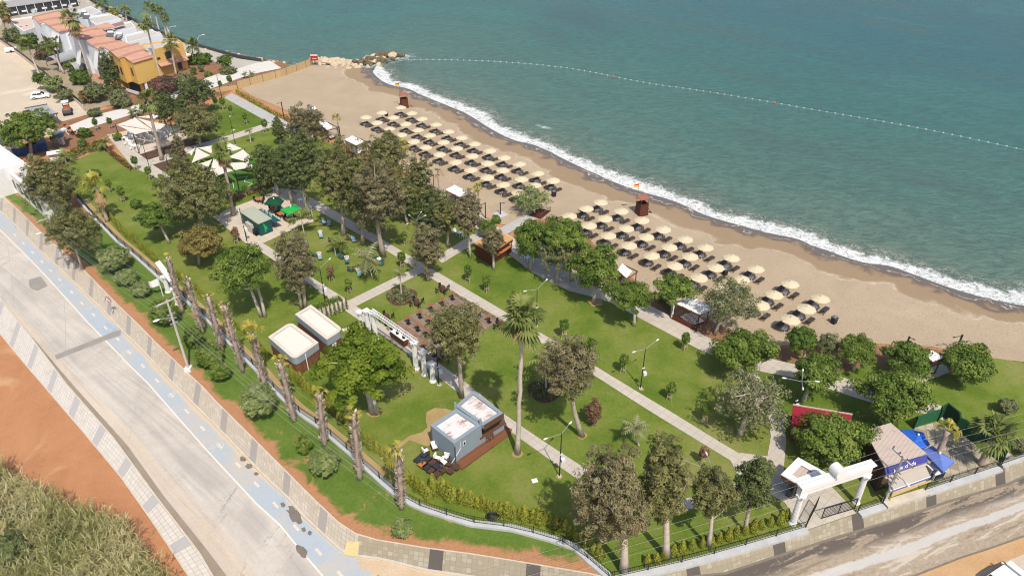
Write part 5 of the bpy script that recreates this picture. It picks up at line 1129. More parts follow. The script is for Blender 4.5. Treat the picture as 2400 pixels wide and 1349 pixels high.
# ---- timber cabins
def cabin(roof,base,ty,lab,rnd,extra=None):
    h=hgt(base,ty); P=gl(roof,h); c=ctr(P); t=thing('timber_cabin',lab,'cabin',(c.x,c.y,.05)); o=t.location; Q=[(p.x-o.x,p.y-o.y) for p in P]
    an=math.atan2(Q[1][1]-Q[0][1],Q[1][0]-Q[0][0]); rd=rounded(Q,.9,rnd)
    m=MB(); m.prism(rounded(inset(Q,.1),.8,rnd),0,h-1.0,False); m.obj('walls',M['timber'],t)
    m=MB(); ring(m,rd,rounded(inset(Q,.38),.5,rnd),h-1.02,h-.045); m.obj('fascia',M['bandgrey'],t)
    m=MB(); ring(m,rounded(inset(Q,-.03),.93,rnd),rounded(inset(Q,.39),.5,rnd),h-.045,h+.03); m.obj('roof_rim',M['cream'],t)
    m=MB(); m.prism(inset(Q,.36),h-.3,h-.14); m.obj('roof',M['roof_cream'],t)
    return t,Q,h
t,Q,h=cabin([(629,790),(681,755),(746,803),(690,843)],(701,880),838,'front timber cabin with rounded grey roof band and cream roof',(1,3))
p=MB(); p.tube([(Q[3][0]*.55+Q[2][0]*.45,Q[3][1]*.55+Q[2][1]*.45-.12,.1),(Q[3][0]*.55+Q[2][0]*.45,Q[3][1]*.55+Q[2][1]*.45-.12,h-.2)],.06,6); p.obj('downpipe',M['white'],t)
t,Q,h=cabin([(692,737),(729,715),(804,772),(766,796)],(795,824),775,'rear timber cabin with grey band, longer and square-cornered',(2,))
p=MB(); panel(p,Q[2],Q[3],.5,.75,.1,2.1,.05); p.obj('door',M['white'],t)
p=MB(); p.box((Q[2][0]+.25,Q[2][1]+.3,h-.2),(.9,.5,.12),.6); p.obj('bracket',M['cream'],t)
# ---- grey kiosk
def grey_kiosk():
    h=hgt((1066,1086),1040); F_=gl([(1008.6,997),(1070,957),(1128.7,995.5),(1064,1039.8)],h); B=gl([(1066.5,951),(1109,915.3),(1180,967.3),(1132,997)],h); c=ctr(F_); t=thing('grey_kiosk','blue-grey kiosk with two parapet roofs of worn white and red sheets','kiosk',(c.x,c.y,.05)); o=t.location
    Fq=[(p.x-o.x,p.y-o.y) for p in F_]; Bq=[(p.x-o.x,p.y-o.y) for p in B]
    m=MB(); m.prism(Fq,0,h-.5,False); m.obj('front_walls',M['greyblue'],t)
    ux=(Vector(Bq[2])-Vector(Bq[1])).normalized()
    Bw=[Vector(Bq[0])+ux*.1,Vector(Bq[1])+ux*.1,Vector(Bq[1])+(Vector(Bq[2])-Vector(Bq[1]))*.62,Vector(Bq[0])+(Vector(Bq[3])-Vector(Bq[0]))*.62]
    m=MB(); m.prism([(p.x,p.y) for p in Bw],0,h-.5,False); m.obj('rear_walls',M['greyblue'],t)
    for nm,q in (('front_parapet',Fq),('rear_parapet',Bq)):
        m=MB(); ring(m,q,inset(q,.38),h-.5,h+(.012 if nm[0]=='f' else 0)); m.obj(nm,M['greyblue'],t)
    for nm,q in (('front_roof',Fq),('rear_roof',Bq)):
        m=MB(); m.prism(inset(q,.36),h-.45,h-.22); m.obj(nm,M['roof_rust'],t)
    m=MB(); panel(m,Bq[3],Bq[2],.02,1.0,h-.75,h-.02,.06); panel(m,Bq[2],Bq[1],.0,.2,h-.75,h-.02,.06); m.obj('fascia',M['brown'],t)
    a,b=Bw[3],Bw[2]; m=MB(); m.box((*( (Vector(Bq[3])*.5+Vector(Bq[2])*.5)*1.0+Vector((-.3,.3))),.55),(3.4,.5,1.0),math.atan2(Bq[2][1]-Bq[3][1],Bq[2][0]-Bq[3][0])); m.obj('counter',M['greyblue'],t)
    m=MB(); m.box((*( (Vector(Bq[3])*.5+Vector(Bq[2])*.5)+Vector((-.25,.25))),1.1),(3.6,.7,.08),math.atan2(Bq[2][1]-Bq[3][1],Bq[2][0]-Bq[3][0])); m.obj('counter_top',M['brown'],t)
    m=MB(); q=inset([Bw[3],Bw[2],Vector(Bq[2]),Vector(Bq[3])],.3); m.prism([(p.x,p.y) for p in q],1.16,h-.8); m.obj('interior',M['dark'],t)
    m=MB(); panel(m,Fq[3],Fq[2],.30,.40,1.7,2.25,.05); m.obj('window',M['white'],t); w=t.children[-1]; m=MB(); panel(m,Fq[3],Fq[2],.318,.382,1.78,2.17,.07,.03); m.obj('pane',M['glass'],w)
    for k,q in ((.0,Fq[0]),(.0,Fq[3])):
        m=MB(); m.tube([(q[0]+.1,q[1]-.12,0),(q[0]+.1,q[1]-.12,h-.3)],.06,6); m.obj('downpipe',M['darkgrey'],t)
    for q in (Fq[1],Fq[2]):
        m=MB(); m.box((q[0]-.1,q[1]+.05,h+.35),(.22,.22,.9)); m.obj('vent_pipe',M['greyblue'],t)
    m=MB(); pa=wallpt(Fq[3],Fq[2],.2,.05,h-.2); m.tube([(pa.x,pa.y,h-.1),(pa.x+.05,pa.y,h*.6),(pa.x-.5,pa.y-.5,h*.33),(pa.x-.9,pa.y-.95,.5)],.035,5); m.obj('cable',M['white'],t)
grey_kiosk()
sheet('red_deck',gl([(1069,1086),(1083,1099),(1196,1016),(1200,1005),(1168,990),(1120,1020)],.2),.2,M['deck2'],.15)
sheet('timber_deck',gl([(905,768),(1066,686),(1090,700),(1174,748),(1015,850),(1000,845)],.22),.22,M['deck'],.16)
# ---- green kiosk
def green_kiosk():
    h=hgt((612,556),525.5); P=gl([(561.7,496.5),(593.9,484),(636.7,512.6),(604.6,525.6)],h); c=ctr(P); t=thing('green_kiosk','dark teal drinks kiosk with greenish sheet roof and a bright green figure','kiosk',(c.x,c.y,.1)); o=t.location; Q=[(p.x-o.x,p.y-o.y) for p in P]
    m=MB(); m.prism(inset(Q,.12),0,h-.14,False); m.obj('walls',M['teal'],t); m=MB(); m.prism(Q,h-.14,h); m.obj('roof',M['roof_green'],t)
    a,b=inset(Q,.12)[3],inset(Q,.12)[2]; d=(b-a); L=d.length; e=d.normalized(); nrm=Vector((e.y,-e.x))
    # the figure: an outline in wall coordinates (0..1 across, 0..1 up), set 12 mm proud
    F1=[(.30,.93),(.40,.95),(.50,.86),(.55,.70),(.62,.58),(.74,.58),(.66,.50),(.70,.40),(.60,.30),(.52,.36),(.48,.30),(.40,.42),(.42,.55),(.36,.68),(.38,.80)]
    F2=[(.42,.38),(.52,.26),(.50,.12),(.42,.02),(.44,.14),(.36,.06),(.40,.20)]; F3=[(.56,.32),(.68,.34),(.62,.20),(.52,.14),(.60,.24)]
    m=MB()
    for Fx in (F1,F2,F3):
        v=[]; 
        for out in (.0,.02):
            for x,y in Fx: p=a+e*(L*(x*.8+.06))+nrm*(out+.004); v.append((p.x,p.y,.25+(h-.6)*y))
        n=len(Fx); m.add(v,[tuple(range(n,2*n))]+[tuple(reversed(range(n)))]+[(i,(i+1)%n,n+(i+1)%n,n+i) for i in range(n)])
    m.obj('wall_figure',M['emblem'],t)
    f0,f1=Vector(Q[1]),Vector(Q[2]); ax=(f1-f0); pr=Vector((ax.y,-ax.x)).normalized()*-1
    if pr.dot(Vector(Q[1])-Vector(Q[0]))<0: pr=-pr
    q=[f0+pr*.15,f1+pr*.15,f1+pr*1.5,f0+pr*1.5]; m=MB(); m.slab([(*q[0],h-.75),(*q[1],h-.75),(*q[2],h-1.0),(*q[3],h-1.0)],.05); m.obj('awning',M['tealtop'],t)
    for k in (.15,.38,.6):
        m=MB(); p=f0+ax*k+pr*1.0; m.box((p.x,p.y,1.55),(.75,.06,.9),math.atan2(ax.y,ax.x)); m.obj('menu_board',M['white'],t)
    w0,w1=Vector(inset(Q,.12)[0]),Vector(inset(Q,.12)[3]); ww=w1-w0; nn=Vector((ww.y,-ww.x)).normalized()
    if nn.dot(w0)<0: nn=-nn
    for k in (.42,.5,.58,.66):
        m=MB(); p=w0+ww*k+nn*.35; m.box((p.x,p.y,.75),(.34,.5,1.5),math.atan2(ww.y,ww.x)); m.obj('rack',M['concgrey'],t)
    for k in (.76,.83,.9):
        m=MB(); p=w0+ww*k+nn*.35
        for z in (.2,.55,.9): m.box((p.x,p.y,z),(.34,.5,.05),math.atan2(ww.y,ww.x))
        m.box((p.x-nn.x*.2,p.y-nn.y*.2,.5),(.05,.05,1.0)); m.obj('shelf',M['blackplastic'],t)
green_kiosk()
# ---- wooden hut, gate kiosk, red-roofed shed
def hut():
    h=hgt((1152,623),592); P=gl([(1110.7,569.4),(1166,540),(1202,560),(1152,592.5)],h); c=ctr(P); t=thing('wooden_hut','mahogany wooden bar hut with an orange plank roof under the trees','hut',(c.x,c.y,.05)); o=t.location; Q=[(p.x-o.x,p.y-o.y) for p in P]
    m=MB(); I=inset(Q,.12); m.prism(I,0,1.15,False); m.obj('lower_walls',M['hut'],t); m=MB(); m.prism([I[0],I[0].lerp(I[1],.5),I[3].lerp(I[2],.12),I[3]],1.15,h-.15,False); m.obj('upper_walls',M['hut'],t)
    m=MB(); m.prism(Q,h-.16,h); m.obj('roof',M['hut_top'],t); m=MB(); panel(m,Q[3],Q[2],0,1,h-.5,h-.165,.0,.06); panel(m,Q[0],Q[3],0,1,h-.4,h-.165,.0,.06); m.obj('fascia',M['hut'],t)
    for k in (.98,.5):
        m=MB(); p=I[3].lerp(I[2],k); m.box((p.x,p.y,(h+1)/2),(.14,.14,h-1.1)); m.obj('post',M['brown'],t)
    m=MB(); a,b=I[3],I[2]; d=b-a; c2=(a+b)/2; m.box((c2.x+.1,c2.y+.1,1.2),(d.length*.86,.6,.08),math.atan2(d.y,d.x)); m.obj('counter',M['orange'],t)
hut()
def gate_kiosk():
    h=3.0; P=gl([(1830,1112),(1870,1072),(1939,1110),(1872,1137)],h); c=ctr(P); t=thing('gate_kiosk','small dark ticket kiosk with a white roof frame behind the arch','kiosk',(c.x,c.y,.1)); o=t.location; Q=[(p.x-o.x,p.y-o.y) for p in P]
    I=inset(Q,.7); m=MB(); m.prism(I,0,h-.55,False); m.obj('walls',M['darkgrey'],t); m=MB(); ring(m,Q,inset(Q,.75),h-.12,h); m.obj('roof_frame',M['white'],t); m=MB(); ring(m,inset(Q,.05),inset(Q,.7),h-.6,h-.125); m.obj('fascia',M['brown'],t)
    m=MB(); m.prism(inset(Q,.7),h-.5,h-.2); m.obj('roof',M['roof_tan'],t); m=MB(); panel(m,I[3],I[2],.15,.6,.1,2.1,.05); m.obj('door',M['glass'],t); m=MB(); panel(m,I[0],I[3],.45,.9,.9,2.0,.05); m.obj('window',M['glass'],t)
gate_kiosk()
def red_shed():
    z=2.9; P=gl([(1857,953),(1996,976),(1990,1016),(1856,990)],z); c=ctr(P); t=thing('red_roof_shed','long shed with a glossy dark red sheet roof beside the curved path','shed',(c.x,c.y,.05)); o=t.location; Q=[(p.x-o.x,p.y-o.y) for p in P]
    m=MB(); m.prism(inset(Q,.3),0,z-.2,False); m.obj('walls',M['brown'],t); m=MB(); m.slab([(*Q[0],z+.25),(*Q[1],z+.25),(*Q[2],z-.15),(*Q[3],z-.15)],.1); m.obj('roof',slatmat('crimson_roof_sheets',(.22,.010,.022),(.28,.016,.032),.4,1,.6),t)
    m=MB(); d=Vector(Q[1])-Vector(Q[0]); cc=(Vector(Q[0])+Vector(Q[1]))/2; m.box((cc.x,cc.y,z+.3),(d.length,.14,.12),math.atan2(d.y,d.x)); m.obj('ridge_cap',M['roof_tan'],t)
red_shed()
# ---- corner shop
def text_on(t,txt,p,dirv,size,mat,tilt=R(62),name='lettering',sx=1.0):
    cu=bpy.data.curves.new(name,'FONT'); cu.body=txt; cu.size=size; cu.extrude=.012; cu.align_x='CENTER'; cu.align_y='CENTER'; cu.shear=.3
    ob=bpy.data.objects.new(name,cu); COL.objects.link(ob); dg=bpy.context.evaluated_depsgraph_get(); me=bpy.data.meshes.new_from_object(ob.evaluated_get(dg)); bpy.data.objects.remove(ob)
    me.materials.clear(); me.materials.append(mat); o=bpy.data.objects.new(name,me); COL.objects.link(o); o.parent=t; o.location=p; o.rotation_euler=(tilt,0,math.atan2(dirv.y,dirv.x)); o.scale=(sx,1,1); return o
def shop():
    z=3.9; P=gl([(2026,1010),(2087,991.5),(2171,1063),(2073,1095)],z); c=ctr(P); t=thing('corner_shop','corner shop with tan corrugated roof, blue sign and grey awning','shop',(c.x,c.y,.1)); o=t.location; Q=[(p.x-o.x,p.y-o.y) for p in P]
    I=inset(Q,.25); m=MB(); m.prism(I,0,z-.25,False); m.obj('walls',plain('dark_plum_wall',(.055,.02,.025),.7),t); m=MB(); m.slab([(*Q[0],z),(*Q[1],z),(*Q[2],z),(*Q[3],z)],.14); m.obj('roof',M['roof_tan'],t)
    a,b=Vector(Q[3]),Vector(Q[2]); e=(b-a).normalized(); nn=Vector((e.y,-e.x)); L=(b-a).length; an=math.atan2(e.y,e.x)
    m=MB(); cc=(a+b)/2+nn*.0; vs=[]
    for p,zz,oo in ((a,z-.14,.05),(b,z-.14,.05),(b,z-.72,.45),(a,z-.72,.45)): vs.append((p.x+nn.x*oo,p.y+nn.y*oo,zz))
    m.slab(vs,.08); m.obj('sign_board',plain('purple_blue_sign',(.05,.055,.26),.45),t); s=t.children[-1]
    pc=a.lerp(b,.44)+nn*.33; text_on(s,'popu xt edu',Vector((pc.x,pc.y,z-.44)),e,.55,M['whiteplastic'],R(60))
    m=MB(); p0=a+nn*.42;p1=b+nn*.42; m.tube([(*p0,z-1.1),(*p1,z-1.1)],.14,8); m.obj('awning_cassette',M['awning'],t)
    W=gl([(2077,1109),(2163,1081),(2183,1111),(2088,1145)],2.75); q=[(p.x-o.x,p.y-o.y) for p in W]; m=MB(); m.slab([(*q[0],z-1.15),(*q[1],z-1.15),(*q[2],2.35),(*q[3],2.35)],.03); m.obj('awning',M['awning'],t)
    m=MB(); v=[(*q[3],2.35),(*q[2],2.35),(*q[2],2.08),(*q[3],2.08)]; d=(Vector(q[2])-Vector(q[3])).normalized(); k=Vector((d.y,-d.x))*.03; m.add([*v,*[(x+k.x,y+k.y,zz) for x,y,zz in v]],[(0,1,2,3),(7,6,5,4),(0,4,5,1),(1,5,6,2),(2,6,7,3),(3,7,4,0)]); m.obj('awning_valance',plain('blue_valance',(.12,.17,.42),.7),t)
    m=MB(); m.tube([(*q[3],2.38),(*q[2],2.38)],.05,5); m.obj('awning_bar',M['white'],t)
    m=MB(); fl=gl([(2073,1120),(2160,1093),(2188,1125),(2090,1163)],.16); m.prism([(p.x-o.x,p.y-o.y) for p in fl],0,.06); m.obj('floor',M['yellowfloor'],t)
    m=MB(); panel(m,I[3],I[2],.08,.92,.2,2.2,.04); m.obj('shop_front',M['glass'],t); m=MB(); panel(m,I[0],I[3],.45,.8,.3,2.1,.04); m.obj('poster_panel',plain('poster_board',(.10,.045,.04),.6),t)
shop()
# fridges and crates by the shop, the yellow advert board
for (x,y),s,mt,lab,nm in (((2172,1121),(.7,.7,1.7),'grey','grey drinks fridge beside the shop awning','drinks_fridge'),((2186,1122),(.8,.6,1.0),'white','white ice-cream chest beside the shop','ice_chest'),((2198,1118),(.6,.6,1.1),'grey','grey cabinet under the blue awning edge','cabinet')):
    p=G(x,y,.1); t=thing(nm,lab,nm.replace('_',' '),p,R(20)); m=MB(); m.box((0,0,s[2]/2),s); m.obj('body',M[mt],t); m=MB(); m.box((0,-s[1]/2-.02,s[2]*.55),(s[0]*.86,.03,s[2]*.8)); m.obj('door',M['glass'],t); m=MB(); m.box((0,0,s[2]+.03),(s[0]*1.04,s[1]*1.04,.05)); m.obj('lid',M['white'],t)
p=G(2086,1165,.45); t=thing('advert_board','yellow advertising board at the foot of the pole by the shop','advert board',p,R(60)); m=MB(); m.box((0,0,.75),(.8,.06,1.3)); m.obj('panel',plain('yellow_poster',(.55,.40,.04),.6,.4,3),t); m=MB()
for x in (-.35,.35): m.box((x,0,.3),(.05,.05,.6))
m.obj('legs',M['blackmetal'],t)
sheet('patio',gl([(2140,1002),(2195,988),(2262,1022),(2345,1078),(2330,1094),(2200,1130),(2170,1080)],.103),.103,M['patio'])
def cloth_canopy(name,lab,cat,pts,z,peak,matname,pole,ns=10,val=.0,group=None,ribs=None):
    P=gl(pts,z); c=ctr(P,z); t=thing(name,lab,cat,(c.x,c.y,.1),0,group); o=t.location; Q=[Vector((p.x-o.x,p.y-o.y,z-.1)) for p in P]; m=MB(); n=len(Q); apex=Vector((0,0,z-.1+peak))
    ring_=[]
    for i in range(n):
        a,b=Q[i],Q[(i+1)%n]
        for k in range(4): 
            q=a.lerp(b,k/4); s=math.sin(PI*k/4)*.05; ring_.append(q*(1-s)+Vector((0,0,q.z*s+0.04*s)))
    N=len(ring_); mid=[apex.lerp(r,.5)+Vector((0,0,-.05*peak)) for r in ring_]
    vs=[apex]+mid+ring_+[r+Vector((0,0,-val-.02)) for r in ring_]; fs=[(0,1+i,1+(i+1)%N) for i in range(N)]+[(1+i,1+N+i,1+N+(i+1)%N,1+(i+1)%N) for i in range(N)]+[(1+N+i,1+2*N+i,1+2*N+(i+1)%N,1+N+(i+1)%N) for i in range(N)]
    m.add(vs,fs); m.obj('canopy',M[matname],t); m=MB(); m.tube([(0,0,0),(0,0,z+peak)],.045,6); m.obj('pole',M[pole],t); m=MB(); m.lathe([(.35,0),(.35,.08),(.08,.12)],10); m.obj('base',M['concwall'],t)
    m=MB()
    for q in Q: m.tube([(0,0,z-.55+peak*.3),q],.022,4)
    m.obj('ribs',M['grey'],t); m=MB(); m.lathe([(.12,z+peak-.14),(.12,z+peak+.02),(.02,z+peak+.1)],8); m.obj('finial',M['white'],t)
    return t
cloth_canopy('market_umbrella','blue canopy with many corners right behind the tan shop roof','parasol',[(2110,1006),(2135,1005),(2164,1012),(2180,1040),(2165,1050),(2140,1047)],2.7,.5,'bluecloth','grey',val=.25)
cloth_canopy('market_umbrella','faded blue square canopy nearest the railing beside the shop','parasol',[(2158,1053),(2186,1043),(2238,1080),(2212,1106)],2.6,.55,'bluefaded','grey',val=.3)
cloth_canopy('market_umbrella','dark green octagonal parasol at the drinks kiosk','parasol',[(619,477),(629,464),(642,459),(657,463),(665,469),(658,480),(643,481),(628,479)],2.5,.5,'darkgreencloth','white',val=.22)
cloth_canopy('market_umbrella','bright green square parasol at the drinks kiosk','parasol',[(656,491),(690,477),(706,489),(676,503)],2.4,.45,'greencloth','white',val=.2)
# green screens of the patio
for pts,h,mt,lab in (([(2141,1003),(2168,992),(2196,984)],1.7,'greenmesh','light green mesh screen behind the blue canopy'),([(2196,984),(2209,975),(2236,997),(2238,1010),(2252,1016)],2.0,'hedgepanel','dark green screen corner at the top of the patio'),([(2256,1018),(2300,1049),(2346,1083)],1.9,'hedgepanel','long dark green artificial hedge screen along the concrete path')):
    P=[(p.x,p.y) for p in gl(pts,.1)]; t=thing('screen_fence',lab,'fence',(P[0][0],P[0][1],.1)); m=MB(); q=[(a-P[0][0],b-P[0][1]) for a,b in P]; ribbon(m,q,.1 if mt=='greenmesh' else .22,0.05,h); m.obj('screen',M[mt],t)
    for a in resample(q,step=2.2)[0]:
        m=MB(); m.box((a[0],a[1],h/2),(.08,.27,h+.1)); m.obj('post',M['greenmesh'],t)
# ---- shade sails
def sail(pts,lab,grp,zs=None,z=3.4):
    zs=zs or [z]*len(pts); P=[G(x,y,q) for (x,y),q in zip(pts,zs)]; c=ctr(P); t=thing('shade_sail',lab,'shade sail',(c.x,c.y,z),0,grp); o=t.location; n=len(P); m=MB(); cen=sum(P,Vector((0,0,0)))/n-o+Vector((0,0,-.12)); rim=[]
    for i in range(n):
        a,b=P[i]-o,P[(i+1)%n]-o
        for k in range(6):
            q=a.lerp(b,k/6); s=math.sin(PI*k/6)*.07; rim.append(q.lerp(cen,s))
    N=len(rim); vs=[cen]+rim+[v+Vector((0,0,-.02)) for v in [cen]+rim]; fs=[(0,1+i,1+(i+1)%N) for i in range(N)]+[(N+1,N+2+(i+1)%N,N+2+i) for i in range(N)]+[(1+i,N+2+i,N+2+(i+1)%N,1+(i+1)%N) for i in range(N)]
    m.add(vs,fs); m.obj('cloth',M['sail'],t); m=MB()
    for i in range(n): a,b=P[i]-o,(P[i]-o)*1.06; m.tube([a,Vector((b.x,b.y,a.z+.05))],.02,4)
    m.obj('corner_ties',M['grey'],t)
    return t
GS='shade sails over the white terrace chairs'
sail([(274,292),(316,275),(358,305)],'upper triangular sail of the left group, nearest the striped walk',GS); sail([(275,293),(357,306),(316,315)],'lowest triangular sail of the left group, over the concrete',GS)
sail([(321,274),(366,267),(380,281)],'rear sail of the left group behind the tall palm trunk',GS); sail([(320,276),(388,292),(374,308),(358,303)],'right sail of the left group, half in tree shade',GS)
GS='shade sails over the artificial turf'
for pts,lab in (([(441,357),(458,345),(449,365)],'smallest sail sliver at the left of the turf group'),([(461,346),(493,364),(449,382)],'white left sail of the turf group'),([(464,346),(496,341),(498,361)],'rear sail of the turf group behind the palm crown'),([(530,331),(567,348),(535,358)],'rear right sail of the turf group with a pointed top'),([(533,368),(570,350),(590,368),(582,380)],'right sail of the turf group'),([(534,381),(582,380),(600,391),(549,399)],'front right sail of the turf group over dark turf shade'),([(500,371),(516,376),(546,400),(498,416),(489,410)],'front sail of the turf group right under the palm'),([(465,384),(497,373),(482,408)],'front left sail of the turf group beside the big cypress')): sail(pts,lab,GS,z=3.2)
def post(x,y,ty,lab,name='sail_post',r=.07,mat='blackmetal',lean=0):
    p=G(x,y,.1); h=hgt((x,y),ty); t=thing(name,lab,'post',p); m=MB(); m.tube([(0,0,0),(lean,0,h)],r,6); m.obj('shaft',M[mat],t); m=MB(); m.box((0,0,.03),(.35,.35,.06)); m.obj('foot_plate',M[mat],t); m=MB(); m.tube([(lean-.1,0,h-.15),(lean+.1,0,h-.15)],.03,5); m.obj('shackle',M['grey'],t)
for x,y,ty,lab in ((281,326,290,'left outer post of the left shade sails'),(326,358,314,'front post of the left shade sails on the concrete'),(409,320,286,'right post of the left shade sails'),(395,390,367,'short post beside the dark bed below the left sails'),(560,444,398,'front post of the turf sails at the dark bed'),(530,350,322,'rear post of the turf sails'),(576,366,347,'right rear post of the turf sails'),(461,380,343,'left post of the turf sails')): post(x,y,ty,lab)
# =====================================================================  beach furniture
def sub(o,*kids): return o
def parasol_proto():
    t=thing('beach_parasol','','beach parasol',(0,0,-60)); m=MB(); r=1.27; n=8; z0,z1=2.02,2.48; vs=[(0,0,z1)]; 
    for k,(q,z) in enumerate(((.5,2.30),(1.0,z0),(1.0,z0-.07))):
        for i in range(n): a=2*PI*(i+.5)/n; vs.append((r*q*math.cos(a),r*q*math.sin(a),z))
    fs=[(0,1+i,1+(i+1)%n) for i in range(n)]
    for k in (0,1): fs+=[(1+k*n+i,1+(k+1)*n+i,1+(k+1)*n+(i+1)%n,1+k*n+(i+1)%n) for i in range(n)]
    m.add(vs,fs); m.obj('canopy',M['canvas'],t); m=MB()
    for i in range(n): a=2*PI*(i+.5)/n; m.tube([(0,0,2.02),(r*.97*math.cos(a),r*.97*math.sin(a),z0-.02)],.016,4)
    m.obj('ribs',M['brownwood'],t); m=MB(); m.tube([(0,0,-.1),(0,0,2.47)],.032,6); m.obj('pole',M['brownwood'],t)
    m=MB(); m.lathe([(.16,2.50),(.15,2.53),(.03,2.58)],8); m.obj('cap',M['canvas'],t); m=MB(); m.lathe([(.13,2.475),(.13,2.499)],8); m.obj('vent',M['brownwood'],t); return t
def lounger_proto():
    t=thing('sun_lounger','','sun lounger',(0,0,-60)); f=MB()
    for y in (-.33,.33): f.box((0,y,.30),(1.95,.05,.06))
    for x in (-.95,.35,.95): f.box((x,0,.30),(.05,.66,.05))
    f.obj('frame',M['brownwood'],t)
    for x in (-.75,.75):
        for y in (-.31,.31): g=MB(); g.box((x,y,.14),(.06,.06,.28)); g.obj('leg',M['brownwood'],t)
    b=MB(); b.box((.32,0,.345),(1.30,.62,.03)); b.obj('seat_mesh',M['meshfab'],t)
    b=MB(); c,s=math.cos(R(32)),math.sin(R(32)); v=[]
    for (l,zz) in ((0,0),(.78,0)):
        for y in (-.31,.31):
            for h in (0,.03): v.append((-.33-l*c-h*s*0,y,.35+l*s+h))
    b.add(v,[(0,1,3,2),(4,6,7,5),(0,4,5,1),(2,3,7,6),(1,5,7,3),(0,2,6,4)]); b.obj('backrest',M['meshfab'],t); return t
def table_proto():
    t=thing('side_table','','side table',(0,0,-60)); m=MB(); m.box((0,0,.42),(.72,.55,.05)); m.obj('table_top',M['whiteplastic'],t); m=MB()
    for x in (-.28,.28):
        for y in (-.2,.2): m.box((x,y,.2),(.05,.05,.4))
    m.obj('legs',M['whiteplastic'],t); m=MB(); m.lathe([(.06,.445),(.08,.47),(.05,.49)],8,(.06,.03,0)); m.obj('ashtray',M['darkgrey'],t); return t
PP,LP,TP_=parasol_proto(),lounger_proto(),table_proto()
ROWS=[('far','seaward',[(938.7,251),(965,264),(990,277),(1022,290.5),(1051,307),(1081.5,321.5),(1112,336),(1148,351),(1182,367.5),(1219,383),(1262,404.6),(1296.4,420.5)]),
 ('far','middle',[(895,262.6),(922,274),(951.6,289),(980,303.6),(1008,316),(1039.5,331.5),(1070,346),(1107,363.5),(1142.7,381),(1178,397),(1220.8,417.7),(1253.8,432.8)]),
 ('far','landward',[(856.6,273.4),(883.5,286),(912.8,300.6),(940,314.5),(970,329.5),(997,344),(1030,360),(1068,378),(1104,396),(1142.4,413.4),(1180,431),(1215,448.7)]),
 ('near','seaward',[(1407,472),(1456.4,492.3),(1505,513.5),(1554.7,534.5),(1605.8,558.5),(1654.5,578),(1714,602),(1773,628),(1853,663.3),(1924,697.3)]),
 ('near','middle',[(1374,486.5),(1418.4,509.7),(1467,533),(1515,553.4),(1569,577),(1618.4,599),(1678.4,624.7),(1738,652.5),(1814.5,688.5),(1890,721)]),
 ('near','landward',[(1334.7,504),(1381,526),(1426.7,550),(1475,573),(1529,597),(1580.6,620.5),(1638,648),(1699,674),(1783.5,712.5),(1853,746.3)])]
rr=random.Random(8)
for blk,row,pts in ROWS:
    P=[G(x,y,2.2) for x,y in pts]; u=(P[-1]-P[0]).normalized(); u.z=0; v=Vector((-u.y,u.x,0)); an=math.atan2(v.y,v.x)
    for i,p in enumerate(P):
        od=ORD[i]; b=Vector((p.x,p.y,.03))
        o=copy_tree(PP); o.location=b; o.rotation_euler=(R(rr.uniform(-2.5,2.5)),R(rr.uniform(-2.5,2.5)),an+rr.uniform(-.15,.15)); o['label']='%s cream parasol from the left in the %s row of the %s block'%(od,row,blk); o['group']='cream beach parasols on the sand'
        for k,(du,lab) in enumerate(((-1.45,'dark lounger left of the %s parasol, %s row, %s block'),(.72,'dark lounger right of the %s parasol, %s row, %s block'))):
            l=copy_tree(LP); l.location=b+u*(du+rr.uniform(-.06,.06))+v*(.35+rr.uniform(-.12,.12)); l.rotation_euler=(0,0,an+rr.uniform(-.06,.06)); l['label']=lab%(od,row,blk); l['group']='charcoal sun loungers on the sand'
        q=copy_tree(TP_); q.location=b+u*(-.42)+v*(-.05); q.rotation_euler=(0,0,an+rr.uniform(-.1,.1)); q['label']='white side table under the %s parasol, %s row, %s block'%(od,row,blk); q['group']='white side tables under the parasols'
def kill(*ps):
    for o in ps:
        for c in list(o.children): bpy.data.objects.remove(c)
        bpy.data.objects.remove(o)
kill(PP,LP,TP_)
for x,y,lab in ((1298,460,'black litter bin beside the last far-block parasol'),(1698,644,'black litter bin between the near-block loungers'),(1953,757,'black litter bin alone beyond the nearest parasol'),(906,272,'black litter bin in the far rows of parasols'),(1365,497,'black litter bin behind the first near-block parasols')):
    t=thing('litter_bin',lab,'litter bin',G(x,y,.03),R(30),'litter bins on the beach'); m=MB(); m.box((0,0,.48),(.6,.6,.9),0,1.08); m.obj('body',M['blackplastic'],t); m=MB(); m.box((0,0,.97),(.72,.72,.07)); m.obj('lid',M['darkgrey'],t); m=MB(); m.box((0,0,1.03),(.3,.2,.05)); m.obj('opening',M['grey'],t)
